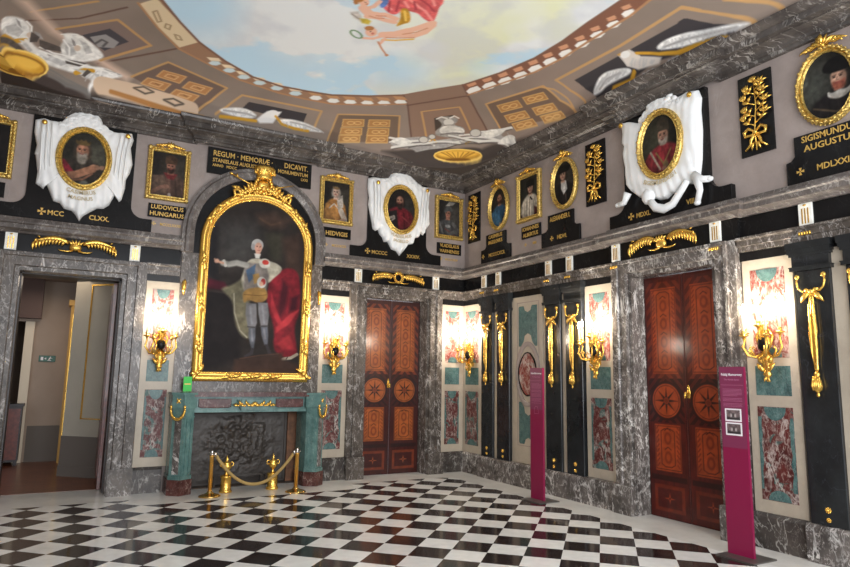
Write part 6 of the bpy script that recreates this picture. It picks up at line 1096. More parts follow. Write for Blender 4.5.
o=MB().tube(pts,.021,10).build('rope',M['rope'],ro); o.matrix_local=Matrix.Translation((3.815,.725,-.13))
for i in (0,-1): x,y,z=pts[i]; o=MB().lathe([(.0,-.03),(.024,-.028),(.024,.025),(.012,.035),(0,.036)],12,(x,y,z)).build('rope_end',M['chrome'],ro); o.matrix_local=Matrix.Translation((3.815,.725,-.13))
# ------------------------------------------------------------ great portrait
t=onwall('great_portrait','A',-3.75,0,.06); tag(t,'large arched portrait of a standing person in ermine and red robes above the fireplace','painting')
n=26; AP=[(.76,1.56)]+[(.76*math.cos(PI*k/n),3.50+.74*math.sin(PI*k/n)) for k in range(n+1)]+[(-.76,1.56)]
fm=MB().sweep(AP,[(-.055,.03),(-.05,.06),(-.03,.065),(-.02,.05),(.0,.055),(.025,.085),(.05,.085),(.065,.07),(.08,.06),(.08,0)],True,False,True)
for i in range(len(AP)):
    a,b=AP[i],AP[(i+1)%len(AP)]; L_=math.hypot(b[0]-a[0],b[1]-a[1]); m_=max(1,int(L_/.035)); an=math.atan2(b[1]-a[1],b[0]-a[0])
    for k in range(m_): f=k/m_; x=a[0]+(b[0]-a[0])*f; z=a[1]+(b[1]-a[1])*f; nx,nz=norm2(b[1]-a[1],-(b[0]-a[0])); fm.ell((x-nx*.035,-.062,z-nz*.035),(.015,.012,.010),6,4,an+.6)
for (x,z,a) in [(-.78,2.0,1.57),(-.78,2.6,1.57),(-.78,3.2,1.57),(.78,2.0,1.57),(.78,2.6,1.57),(.78,3.2,1.57),(-.3,1.55,0),(.3,1.55,0),(0,1.55,0),(-.55,4.04,.75),(.55,4.04,-.75),(-.77,1.6,.8),(.77,1.6,-.8),(.70,3.85,-1.15),(-.70,3.85,1.15)]:
    for s in (-1,1): fm.leaf(x,z,a+(0 if s>0 else PI),.15,.035,.08,.25); fm.leaf(x,z,a+(.35 if s>0 else PI-.35),.11,.025,.085,-.3)
    fm.ell((x,-.1,z),(.035,.02,.03))
fm.build('carved_frame',M['gold'],t)
def stategrid():
    nx,nz=150,290; U,V=np.meshgrid(np.linspace(-1,1,nx),np.linspace(0,1,nz)); hw=.715
    top=np.where(True,3.50+.70*np.sqrt(np.clip(1-(U*hw/.72)**2,0,1)),0); X=U*hw; Z=1.60+(top-1.60)*V; return X,Z
X,Z=stategrid(); c=Cv(X,Z,(42,36,33))
T=lambda pts:[((x-(181+(505-y)/460*23))/258*1.46,1.60+(505-y)/460*2.58) for x,y in pts]
nz_=vnoise(X,Z,1.6,8); c.c*=(1+.5*(nz_-.5))[...,None]
c.p((62,60,58),T([(95,120),(190,110),(210,160),(170,220),(95,230)]),.16); c.p((34,32,34),T([(60,120),(92,120),(95,270),(60,260)]),.05)
c.p((66,50,42),T([(190,80),(240,70),(285,85),(260,110),(230,115),(200,100)]),.06); c.l((88,66,50),T([(200,90),(230,105),(255,95)]),.02,0,.02)
c.p((52,50,40),T([(215,130),(262,125),(258,200),(232,205)]),.05); c.p((64,48,40),T([(262,140),(310,120),(315,240),(280,230)]),.05)
c.p((30,25,25),T([(60,290),(140,290),(150,400),(150,470),(55,500)]),.05); c.p((74,24,36),T([(62,264),(110,272),(122,292),(66,292)]),.02); c.l((70,60,54),T([(66,296),(124,300)]),.02,0,.02)
c.p((118,28,38),T([(228,255),(255,225),(292,215),(312,240),(312,335),(292,380),(303,440),(300,462),(262,462),(235,440),(242,385),(218,320),(222,280)]),.02,2)
c.p((70,20,30),T([(262,250),(280,270),(270,330),(250,370),(252,320)]),.03); c.p((160,44,52),T([(232,290),(244,330),(262,372),(252,380),(230,335)]),.015); c.p((168,50,56),T([(282,345),(308,330),(280,372),(246,395),(244,382)]),.015); c.p((56,16,26),T([(286,300),(308,290),(300,330),(280,340)]),.03)
c.p((150,42,48),T([(245,425),(280,400),(298,440),(262,440)]),.02); c.l((168,158,138),T([(262,466),(285,462),(302,452)]),.045); c.l((30,24,24),T([(272,466),(276,460)]),.012)
c.p((112,106,84),T([(98,288),(130,278),(150,262),(168,240),(180,260),(176,300),(172,350),(180,390),(178,418),(152,410),(136,375),(132,320),(112,300)]),.02,1); c.p((172,166,148),T([(150,262),(166,218),(182,210),(190,240),(170,300),(160,290)]),.015,1); c.l((160,154,132),T([(134,300),(136,350),(150,395),(168,412)]),.02)
c.p((176,170,152),T([(160,226),(172,206),(190,200),(212,202),(244,208),(260,226),(246,240),(226,232),(200,236),(176,232)]),.012,1)
c.p((166,160,142),T([(200,210),(238,205),(262,218),(258,232),(238,250),(222,268),(208,250),(214,228)]),.012,1)
c.p((120,112,106),T([(160,215),(216,212),(226,245),(216,295),(160,295)]),.015,1); c.p((72,92,116),T([(164,236),(190,216),(186,250),(172,268)]),.01); c.p((146,112,62),T([(155,288),(200,276),(218,280),(224,306),(200,322),(172,312),(158,326)]),.012,1); c.l((106,78,40),T([(160,300),(200,300),(220,296)]),.012); c.p((150,118,70),T([(182,245),(198,240),(204,262),(186,270)]),.01)
c.l((150,148,140),T([(166,222),(140,218),(120,224),(106,222)]),.085,0,.012); c.l((190,186,176),T([(112,228),(108,216)]),.04); c.e((196,150,126),*T([(90,218)])[0],.035,.03); c.l((196,150,126),T([(88,218),(84,213)]),.015); c.l((190,146,122),T([(96,220),(106,222)]),.03); c.l((60,50,44),T([(96,228),(98,250)]),.012)
c.e((190,186,174),*T([(214,212)])[0],.085,.075); c.e((176,60,52),*T([(216,209)])[0],.05,.038); c.l((200,196,186),T([(206,219),(226,217)]),.02)
c.e((186,184,176),*T([(206,264)])[0],.07,.085); c.e((168,56,54),*T([(210,262)])[0],.035,.05); c.e((196,150,126),*T([(205,268)])[0],.03,.035)
for pp,col in (([(166,322),(192,322),(194,372),(190,384),(170,384),(164,352)],(116,114,116)),([(196,318),(222,318),(226,350),(222,378),(204,380),(198,350)],(120,118,120)),([(172,386),(190,386),(190,410),(186,440),(180,442),(172,410)],(96,98,104)),([(204,382),(222,382),(224,405),(222,430),(214,430),(206,405)],(98,100,108))): c.p(col,T(pp),.01)
for pp in ([(176,330),(180,375)],[(208,328),(213,372)],[(180,392),(182,420)],[(212,388),(216,412)]): c.l((148,148,154),T(pp),.014,0,.02)
c.p((54,50,52),T([(180,438),(187,440),(184,456),(164,464),(160,461),(176,450)]),.008); c.p((54,50,52),T([(215,428),(223,428),(232,450),(246,460),(240,463),(224,456)]),.008); c.l((72,68,70),T([(170,384),(190,385)]),.02); c.l((72,68,70),T([(203,381),(222,380)]),.02)
c.p((62,44,36),T([(138,470),(262,450),(262,466),(305,480),(312,505),(130,505)]),.03); c.l((84,60,46),T([(150,468),(200,458),(252,452)]),.012)
hx,hz=T([(196,170)])[0]; c.e((168,166,162),hx-.01,hz+.035,.088,.09); c.e((150,148,146),hx-.075,hz-.0,.03,.05); c.e((192,146,126),hx+.006,hz-.01,.055,.082); c.p((188,142,122),[(hx-.03,hz-.06),(hx+.035,hz-.06),(hx+.04,hz-.12),(hx-.035,hz-.12)],.01); c.p((206,202,194),[(hx-.05,hz-.10),(hx+.045,hz-.10),(hx+.03,hz-.17),(hx-.03,hz-.17)],.01)
for s in (-1,1): c.e((44,32,30),hx+.008+s*.022,hz+.008,.009,.006,.004); c.l((110,80,66),[(hx+.008+s*.012,hz+.022),(hx+.008+s*.034,hz+.022)],.005)
c.l((150,104,88),[(hx+.010,hz+.005),(hx+.014,hz-.022)],.007); c.l((150,66,62),[(hx-.008,hz-.045),(hx+.026,hz-.045)],.009)
n2=vnoise(X,Z,9,4,4); c.c*=(.95+.45*(n2-.5))[...,None]
gridmesh('canvas',X,np.full(X.shape,-.035),Z,c.c,M['paint'],t)
# crowned trophy on top of the frame
g=MB(); zc=4.24
g.lathe([(.10,4.50),(.125,4.505),(.125,4.535),(.11,4.55),(.155,4.61),(.165,4.66),(.14,4.695),(.0,4.69)],18,(0,-.15,0),1,.7); g.lathe([(.035,4.66),(.02,4.68),(.03,4.70),(.02,4.72),(.004,4.735)],10,(0,-.13,0))
for k in range(9): a=-1.3+2.6*k/8; g.ell((.15*math.sin(a),-.15-.105*math.cos(a),4.60+.025*(k%2)),(.024,.018,.035),7,5)
for s in (-1,1):
    g.tube([(s*.125,-.13,4.62),(s*.14,-.13,4.69),(s*.08,-.13,4.715),(0,-.13,4.69)],[.016,.02,.02,.012],6)
    g.tube([(s*.02,-.12,4.36),(s*.25,-.14,4.42),(s*.48,-.14,4.515)],[.013,.012,.011],6) if s<0 else g.tube([(s*.02,-.12,4.36),(s*.25,-.14,4.42),(s*.47,-.14,4.49)],[.011,.011,.004],6)
    for k in range(6): a=PI/2-s*(.25+.28*k); g.leaf(s*.02*k,4.31+.012*k,a,.13,.03,.12+.01*(k%2),-s*.5)
    sw=[(s*(.06+.034*k),-.13,4.34+.03*math.sin(k*1.4)-.006*k*k*.25) for k in range(11)]; g.tube(sw,[.022+.008*math.sin(k*1.9) for k in range(11)],7)
    for k in range(8): g.leaf(sw[k+2][0],sw[k+2][2],-PI/2+s*(.9-.25*k)+(1.6 if k%2 else 0),.075,.024,.14)
    g.tube([(s*.40,-.12,4.33),(s*.43,-.12,4.27),(s*.41,-.12,4.20),(s*.44,-.12,4.16)],[.02,.025,.022,.006],6)
g.ell((-.49,-.14,4.52),(.03,.02,.02)); g.tube([(-.41,-.14,4.53),(-.39,-.14,4.47)],.012,6)
for k in range(7): a=PI*k/6; g.leaf(0,4.30,a,.10,.028,.11)
for s in (-1,1):
    for k in range(9): a=k*.42; x=s*(.10+.035*k); z=4.30+.05*math.sin(a*2); g.ell((x,-.15,z),(.032,.022,.026),7,5); g.leaf(x,z,PI/2-s*(.2+.2*k),.10,.026,.15,s*.3)
for k in range(16): a=PI*(1.5+2*k/16); g.leaf(.10*math.cos(a),4.42+.085*math.sin(a),a+(1.1 if math.cos(a)>0 else -1.1),.085,.026,.13)
g.ell((0,-.13,4.42),(.10,.03,.075)); g.ell((0,-.15,4.36),(.05,.035,.045)); g.ell((0,-.16,4.28),(.04,.03,.03)); g.build('crown_trophy',M['gold'],t)
t2=onwall('green_tag','A',-4.645,1.44,.185); tag(t2,'small bright green tag hanging at the lower left corner of the great portrait frame','tag')
MB().prism(rectpath(-.055,.055,-.10,.10),0,.006,.001).build('card',M['tagg'],t2); MB().prism(rectpath(-.04,.04,-.008,.008),.006,.008).build('print_line',M['goldletter'],t2)
MB().tube([(0,-.003,.10),(.01,.03,.16),(.03,.05,.2)],.003,5).build('string',M['paper'],t2)
# ============================================================ portraits
def bust(c,o):
    """paint a half figure; coordinates about the canvas centre"""
    c.X=c.X/1.34; c.Y=(c.Y+.02)/1.34; G_=o.get; bgc=G_('bg',(46,40,34)); c.c[:]=np.array(bgc)/255.; n=vnoise(c.X,c.Y,5,G_('seed',1)); c.c*=(1+.5*(n-.5))[...,None]
    c.e(G_('bg2',(64,58,48)),G_('bx',.12),.05,.16,.22,.09)
    fx,fz,r=G_('f',(0,.10,.052)); rob=G_('robe',(60,50,44)); sh=G_('sh',.22); t=G_('turn',1)
    c.p(rob,[(fx-.05,fz-.07),(fx+.05,fz-.07),(fx+sh*.9,fz-.16),(fx+sh*1.05,-.5),(fx-sh*1.05,-.5),(fx-sh*.9,fz-.16)],.014,2)
    for q in range(5): x=fx+(q-2)*.07; c.l([v*(.6 if q%2 else 1.35) for v in rob],[(x*.8,fz-.15),(x,-.2),(x*1.25,-.36)],.012,0,.012)
    for col,pts in G_('poly',[]): c.p(col,pts,.008,2)
    c.p(G_('skin',(176,128,100)),[(fx-.025,fz-.02),(fx+.025,fz-.02),(fx+.032,fz-.085),(fx-.032,fz-.085)],.008)
    if G_('hair'): c.e(G_('hair'),fx,fz+.008,r*1.28,r*1.42,.012); c.p(G_('hair'),[(fx-r*1.25,fz),(fx+r*1.25,fz),(fx+r*1.2,fz-r*1.2),(fx-r*1.2,fz-r*1.2)],.012)
    sk=G_('skin',(176,128,100)); c.e(sk,fx,fz,r*.86,r*1.2,.007); c.e([v*1.14 for v in sk],fx-t*r*.3,fz+r*.35,r*.4,r*.45,.02); c.e([v*.72 for v in sk],fx+t*r*.62,fz-r*.1,r*.25,r*.8,.02,0,.7)
    if G_('beard'):
        b=G_('beard'); L=G_('blen',1.6); c.p(b,[(fx-r*.78,fz-r*.2),(fx-r*.3,fz-r*.42),(fx+r*.3,fz-r*.42),(fx+r*.78,fz-r*.2),(fx+r*.7,fz-r*L*.8),(fx,fz-r*L),(fx-r*.7,fz-r*L*.8)],.01,1)
    for s in (-1,1): ex=fx-t*r*.10+s*r*.36; c.l([v*.5 for v in sk],[(ex-r*.2,fz+r*.36),(ex+r*.2,fz+r*.38)],.007); c.e((36,26,22),ex,fz+r*.18,r*.16,r*.10,.004)
    c.l([v*.7 for v in sk],[(fx-t*r*.12,fz+r*.15),(fx-t*r*.22,fz-r*.22),(fx-t*r*.02,fz-r*.24)],.007); c.l((140,62,56),[(fx-t*r*.12-r*.22,fz-r*.52),(fx-t*r*.12+r*.22,fz-r*.52)],.009)
    for col,pts in G_('top',[]): c.p(col,pts,.006,2)
    for col,x,z,a,b in G_('els',[]): c.e(col,x,z,a,b,.006)
    for col,pts,w_ in G_('lines',[]): c.l(col,pts,w_)
    c.X=c.X*1.34; c.Y=c.Y*1.34-.02
    n2=vnoise(c.X,c.Y,26,G_('seed',1)+4,3); c.c*=(.86+.5*(n2-.5))[...,None]; gm=c.c.mean(-1,keepdims=True); c.c=gm+(c.c-gm)*.85
    v=np.clip(np.sqrt((c.X/.26)**2+(c.Y/.36)**2)-.45,0,1)[...,None]; c.c=c.c*(1-.6*v)+np.array((26,22,19))/255.*.6*v
def crownp(fx,fz,r,col=(120,92,44)): return (col,[(fx-r,fz+r*.75),(fx+r,fz+r*.75),(fx+r*1.15,fz+r*1.7),(fx+r*.6,fz+r*1.3),(fx+r*.3,fz+r*1.85),(fx,fz+r*1.35),(fx-r*.35,fz+r*1.85),(fx-r*.6,fz+r*1.3),(fx-r*1.15,fz+r*1.7)])
SK=(186,132,100)
PD=dict(
 dark=dict(bg=(28,24,22),bg2=(36,30,28),f=(-.05,.08,.05),skin=(70,52,42),robe=(22,18,18)),
 casimir=dict(bg=(48,46,38),bg2=(86,84,70),bx=.16,f=(-.02,.09,.062),beard=(140,130,116),blen=2.3,hair=(70,58,46),robe=(58,50,42),sh=.24,skin=(184,122,92),poly=[((176,36,56),[(-.30,-.02),(-.17,-.02),(-.08,-.13),(-.14,-.20),(-.32,-.16)])],
   lines=[((176,118,86),[(-.20,-.20),(-.06,-.16),(.08,-.08)],.075),((150,98,72),[(-.16,-.235),(0,-.20),(.08,-.13)],.02)],els=[((190,136,104),.10,-.06,.045,.03),((190,136,104),.17,-.055,.035,.022),((120,122,112),.02,-.30,.06,.09)],top=[crownp(-.02,.10,.062,(104,82,44))]),
 ludovicus=dict(bg=(40,34,30),f=(.02,.10,.048),beard=(58,36,28),blen=1.7,robe=(92,66,54),sh=.2,skin=(176,112,88),top=[((84,58,40),[(-.04,.13),(.075,.13),(.085,.20),(.03,.235),(-.04,.21)])],poly=[((120,40,40),[(-.05,.03),(.09,.03),(.05,-.04),(-.01,-.03)]),((110,84,68),[(-.2,-.02),(-.05,0),(.0,-.12),(-.06,-.4),(-.22,-.4)])],
   lines=[((150,104,84),[(-.16,-.2),(-.06,-.13),(-.01,-.12)],.04),((88,70,50),[(-.17,.15),(-.16,-.1)],.014),((184,168,158),[(.02,-.2),(.04,-.30)],.03)],els=[((168,112,88),-.02,-.12,.03,.02)]),
 hedvigis=dict(bg=(36,32,28),f=(-.01,.12,.045),skin=(206,164,140),robe=(172,112,50),sh=.15,hair=(150,140,128),top=[crownp(-.01,.13,.042,(130,100,60))],poly=[((196,184,168),[(.0,.06),(.075,.10),(.09,-.05),(.02,-.1)]),((190,128,60),[(-.14,-.03),(.02,-.04),(.03,-.2),(-.12,-.34),(-.2,-.3)])],
   lines=[((206,190,170),[(.06,-.10),(.11,-.2)],.07),((210,168,140),[(.10,-.2),(.03,-.24)],.035),((206,190,170),[(-.09,-.08),(-.03,-.02),(.03,-.08)],.016)]),
 vlad=dict(bg=(40,38,36),bg2=(70,66,60),f=(-.02,.07,.045),skin=(164,108,84),robe=(72,72,72),sh=.2,top=[((78,78,76),[(-.08,.07),(-.075,.14),(-.01,.185),(.055,.15),(.05,.10),(-.02,.11)]),((172,166,154),[(-.06,.17),(.0,.24),(.10,.24),(.05,.19)])],
   lines=[((120,118,116),[(-.15,-.06),(-.1,-.2)],.03),((110,60,50),[(-.06,-.14),(.1,-.22)],.02),((96,94,92),[(.06,-.06),(.14,-.14),(.02,-.2)],.05)],els=[((150,148,144),-.02,-.1,.04,.02)]),
 iagell=dict(bg=(34,32,30),f=(.02,.12,.05),skin=(186,126,96),hair=(38,28,24),beard=(70,44,32),blen=1.2,robe=(44,84,116),sh=.2,poly=[((60,110,146),[(-.19,-.03),(-.06,-.02),(.06,-.16),(-.08,-.26),(-.22,-.2)])],lines=[((196,196,190),[(.03,-.2),(.0,-.33)],.04),((180,140,110),[(.1,-.26),(.03,-.2)],.035)],els=[]),
 iohannes=dict(bg=(36,36,32),bg2=(58,60,52),f=(.03,.11,.052),skin=(192,140,112),hair=(34,26,22),robe=(206,194,172),sh=.2,top=[((22,20,20),[(-.045,.13),(.11,.13),(.10,.20),(.04,.225),(-.04,.2)])],poly=[((96,34,34),[(.10,-.12),(.22,-.18),(.22,-.36),(.10,-.36)]),((60,48,40),[(-.22,-.22),(-.12,-.18),(-.11,-.38),(-.24,-.38)])],lines=[((120,106,88),[(.02,-.02),(.01,-.3)],.012),((40,32,28),[(.03,-.0),(.06,-.03)],.02)]),
 alexander=dict(bg=(40,36,32),bg2=(60,54,46),f=(-.02,.11,.048),skin=(188,140,112),hair=(44,32,26),robe=(30,26,26),sh=.22,top=[((20,18,18),[(-.09,.13),(.07,.14),(.10,.19),(.02,.225),(-.07,.21)])],poly=[((200,196,188),[(-.05,.045),(.03,.045),(.05,-.06),(-.01,-.11),(-.05,-.04)])],lines=[((70,60,54),[(.02,-.1),(.04,-.3)],.02)]),
 jagellon=dict(bg=(34,30,28),bg2=(52,48,44),f=(-.02,.12,.055),skin=(170,116,92),hair=(36,26,24),beard=(44,30,26),blen=2.1,robe=(112,26,34),sh=.24,poly=[((40,32,32),[(-.24,-.05),(-.06,0),(-.03,-.34),(-.2,-.36)])],lines=[((176,160,146),[(-.22,-.14),(-.10,-.09)],.035),((176,160,146),[(-.19,-.19),(-.09,-.11)],.02),((150,50,54),[(.02,-.08),(.14,-.16),(.2,-.28)],.02)]),
 sigis=dict(bg=(34,32,26),bg2=(62,60,46),bx=-.1,f=(.04,.08,.062),skin=(172,122,98),beard=(150,136,120),blen=1.5,robe=(140,38,44),sh=.25,top=[((70,60,46),[(-.02,.13),(.11,.12),(.10,.22),(.04,.26),(-.02,.22)])],lines=[((140,108,60),[(-.04,-.06),(.04,-.18),(.12,-.06)],.016),((166,150,126),[(-.1,-.04),(.0,-.22)],.02),((160,108,90),[(.04,-.22),(.08,-.24)],.04)],els=[((120,96,60),.06,-.2,.03,.05)]),
 augustus=dict(bg=(38,36,32),bg2=(74,76,68),bx=-.17,f=(.08,.04,.060),skin=(196,146,118),beard=(150,76,56),blen=1.55,robe=(30,26,26),sh=.26,top=[((22,20,20),[(.0,.09),(.16,.08),(.2,.14),(.13,.2),(.03,.205),(-.035,.14)]),((182,176,164),[(.0,-.035),(.03,-.06),(.08,-.045),(.13,-.06),(.165,-.03),(.17,-.075),(.09,-.12),(.0,-.085)])],lines=[((92,74,54),[(-.1,-.13),(.05,-.2),(.22,-.18)],.012)],els=[((90,94,86),-.17,.10,.045,.06),((62,64,58),-.17,.10,.02,.03)]),
)
def crestg(g,z,w_,d=.03,lush=1):
    for s in (-1,1):
        g.tube([(0,-d-.02,z+.0),(s*w_*.35,-d-.02,z+.035),(s*w_*.7,-d-.02,z+.01),(s*w_*.95,-d-.015,z+.02),(s*w_*1.05,-d-.01,z-.005)],[.016,.018,.015,.014,.005],6)
        for k in range(5): g.leaf(s*w_*(.1+.18*k),z+.01,PI/2-s*(.3+.25*k),.055*lush,.016,d+.02,-s*.4)
    for k in range(5): a=PI*(.2+.15*k); g.leaf(0,z,a,.075*lush,.018,d+.03)
    g.ell((0,-d-.03,z+.015),(.028,.02,.025))
def framed(W,u,z,key,label):
    t=onwall('portrait_painting',W,u,0,0); tag(t,label,'painting','rectangular gilt framed portraits in the upper row'); hw,hh=.225,.325
    g=MB().sweep(rectpath(-hw,hw,z-hh,z+hh),[(-.01,.03),(0,.05),(.012,.05),(.02,.035),(.04,.06),(.055,.055),(.062,.04),(.062,0)],True)
    for i in range(4):
        a=rectpath(-hw-.035,hw+.035,z-hh-.035,z+hh+.035); p,q=a[i],a[(i+1)%4]; n=int(math.hypot(q[0]-p[0],q[1]-p[1])/.04)
        for k in range(n): f=(k+.5)/n; g.ell((p[0]+(q[0]-p[0])*f,-.058,p[1]+(q[1]-p[1])*f),(.015,.01,.015),6,4)
        g.ell((p[0],-.062,p[1]),(.032,.018,.032))
    g.build('carved_frame',M['goldf'],t); g=MB(); crestg(g,z+hh+.062,.17,.035,1.25); g.build('crest',M['gold'],t)
    c=rectcanvas(-hw,hw,z-hh,z+hh,84,120,(40,36,32)); c.Y=c.Y-z; bust(c,PD[key]); c.Y=c.Y+z; flatpaint(c,'canvas',.03,M['paint'],t); return t
def ovalpart(t,z,rx,rz,key,d,crest=True,fat=.055):
    g=MB().sweep(ellpath(0,z,rx,rz,44),[(-.012,d),(0,d+.025),(.012,d+.02),(.02,d+.012),(fat*.6,d+.04),(fat*.85,d+.035),(fat,d+.02),(fat,d-.02)],True)
    for k in range(40): a=2*PI*k/40; g.leaf((rx+fat*.7)*math.cos(a),z+(rz+fat*.7)*math.sin(a),a+PI/2+(.4 if k%2 else 0),.045,.013,d+.03)
    if crest:
        for k in range(44): a=2*PI*k/44; g.ell(((rx+fat)*math.cos(a),-d-.01,z+(rz+fat)*math.sin(a)),(.011,.012,.011),6,4)
    g.build('oval_frame',M['goldf'],t)
    if crest: g=MB(); crestg(g,z+rz+.055,rx*.7,d,1.7); g.leaf(0,z+rz+.07,PI/2,.11,.03,d+.05); g.ell((0,-d-.03,z+rz+.12),(.022,.016,.03)); g.build('crest',M['gold'],t)
    s=np.linspace(-1,1,90); U,V=np.meshgrid(s,s); c=Cv(rx*U*np.sqrt(1-V*V/2),rz*V*np.sqrt(1-U*U/2),(40,40,40)); bust(c,PD[key]); gridmesh('canvas',c.X,np.full(c.X.shape,-d-.004),c.Y+z,c.c,M['paint'],t)
def oval(W,u,key,label,rx=.22,rz=.33):
    t=onwall('oval_portrait',W,u); tag(t,label,'painting','oval gilt framed portraits in the upper row'); ovalpart(t,4.42,rx,rz,key,.03); return t
framed('A',-7.23,4.40,'dark','dark rectangular portrait cut by the left edge of the view')
framed('A',-5.08,4.40,'ludovicus','rectangular gilt portrait of a bearded person in brown, left of the great arch')
framed('A',-2.51,4.40,'hedvigis','rectangular gilt portrait of a veiled person in orange, right of the great arch')
framed('A',-.355,4.42,'vlad','rectangular gilt framed portrait of a person in armour, left of the room corner')
framed('B',1.88,4.42,'iohannes','rectangular gilt portrait of a person in a white fur cape, between two small ovals')
oval('B',1.09,'iagell','small oval gilt framed portrait of a person in blue, nearest the room corner')
oval('B',2.70,'alexander','small oval gilt framed portrait of a person in black with a white collar')
oval('B',6.38,'augustus','oval gilt portrait of a person in black hat and white ruff, at right edge',.235,.335)
# name plaques
def plaque(W,u,lines,label,z0=3.76,z1=3.955,hw=.25,below=None,size=.085):
    t=onwall('name_plaque',W,u); tag(t,label,'plaque','black name plaques with gold lettering'); MB().prism(rectpath(-hw,hw,z0,z1),0,.03,.004).build('plate',M['black'],t)
    for i,l in enumerate(lines): text(l,size,M['goldletter'],t,0,z1-(z1-z0)*(i+.78)/len(lines)-(.0 if len(lines)>1 else .0),.031,'CENTER',min(1,(hw*2-.03)/(len(l)*size*.66)))
    if below: text(below,.055,M['goldletter'],t,.06,3.65,.002,'CENTER',.85); crossmark(t,-.16,3.67,.026,.0)
    return t
plaque('A',-7.25,['LESCUS','ALBUS'],'black name plaque cut by the left edge of the view')
plaque('A',-5.06,['LUDOVICUS','HUNGARUS'],'black name plaque reading LUDOVICUS HUNGARUS',below='MCCCLXXXII')
plaque('A',-2.49,['HEDVIGIS'],'black name plaque reading HEDVIGIS',z0=3.79,below='MCCCXCIX',size=.10)
plaque('A',-.34,['VLADISLAUS','VARNENSIS'],'black name plaque reading VLADISLAUS VARNENSIS',below='MCCCCXLIV')
plaque('B',1.92,['IOHANNES','ALBERTUS'],'black name plaque reading IOHANNES ALBERTUS',hw=.225,below='MDI')
def stepped(u,l1,l2,label,hw=.27):
    t=onwall('stepped_plaque','B',u); tag(t,label,'plaque','stepped black plaques under the oval portraits')
    MB().prism([(-.42,3.535),(.40,3.535),(.40,3.76),(hw+.04,3.77),(hw,3.81),(hw,4.005),(-hw,4.005),(-hw,3.81),(-hw-.04,3.77),(-.42,3.76)],0,.035,.004).build('plate',M['black'],t)
    n=len(l1)
    for i,l in enumerate(l1): text(l,.10 if n==1 else .088,M['goldletter'],t,0,(3.90 if n==1 else 3.925-.095*i),.036,'CENTER',min(1.05,(hw*2-.04)/(len(l)*.062)))
    text(l2,.085,M['goldletter'],t,.04,3.615,.036,'CENTER',.95); crossmark(t,.04-.034*len(l2)-.05,3.645,.036,.036)
stepped(1.0,['CASIMIRUS','IAGELLONIUS'],'MCCCCXCII.','stepped black plaque reading CASIMIRUS IAGELLONIUS, nearest the room corner')
stepped(2.60,['ALEXANDER I.'],'MDVI.','stepped black plaque reading ALEXANDER I.')
stepped(6.36,['SIGISMUNDUS','AUGUSTUS'],'MDLXXII.','stepped black plaque reading SIGISMUNDUS AUGUSTUS at the right edge',.33)
# sprays of gilt foliage on black
def make_spray():
    t=empty('gilt_foliage_plaque',(0,0,0)); MB().prism(rectpath(-.185,.185,3.965,4.855),0,.02,.003).build('plate',M['black'],t); g=MB()
    g.tube([(0,-.035,4.0),(-.01,-.04,4.2),(.02,-.04,4.5),(.0,-.035,4.78)],[.008,.009,.008,.004],6)
    for k,(z,s,l) in enumerate(((4.27,-1,.14),(4.30,1,.14),(4.37,-1,.12),(4.42,1,.15),(4.50,-1,.13),(4.55,1,.12),(4.62,-1,.09),(4.66,1,.10))):
        x1=s*l*.8; z1=z+l*.7; g.tube([(0.005,-.035,z),(s*l*.45,-.04,z+l*.25),(x1,-.04,z1)],[.008,.007,.006],5)
        for q in range(4): g.leaf(x1,z1-.02,PI/2-s*.2+(q-1.5)*.5,.085,.017,.045,s*.2*(q-1.5))
        g.leaf(s*l*.4,z+l*.22,PI/2-s*1.2,.09,.02,.04); g.leaf(s*l*.5,z+l*.3,PI/2+s*.5,.08,.018,.04)
    for q in range(5): g.leaf(0,4.75,PI/2+(q-2)*.4,.07,.018,.045)
    for s in (-1,1):
        g.tube([(0,-.05,4.2),(s*.07,-.055,4.25),(s*.12,-.05,4.22),(s*.11,-.05,4.17),(s*.04,-.05,4.17),(0,-.05,4.19)],[.012,.018,.02,.018,.014,.01],6)
        g.tube([(0,-.045,4.19),(s*.05,-.05,4.12),(s*.06,-.045,4.07),(s*.12,-.045,4.02)],[.014,.018,.014,.01],6)
        g.leaf(s*.02,4.1,-PI/2+s*.3,.10,.018,.04)
    g.ell((0,-.055,4.195),(.03,.022,.03)); g.build('gilt_foliage',M['gold'],t); return t
sp=make_spray()
for i,(u,lb) in enumerate(((.33,'black plaque with gilt foliage spray nearest the room corner'),(3.31,'black plaque with gilt foliage spray between the black-hatted oval portrait and the white draped cartouche'),(5.65,'large black plaque with gilt foliage spray right of the white draped cartouche'))):
    o=sp if i==0 else copy_tree(sp); put(o,'B',u); tag(o,lb,'plaque','gilt foliage plaques')
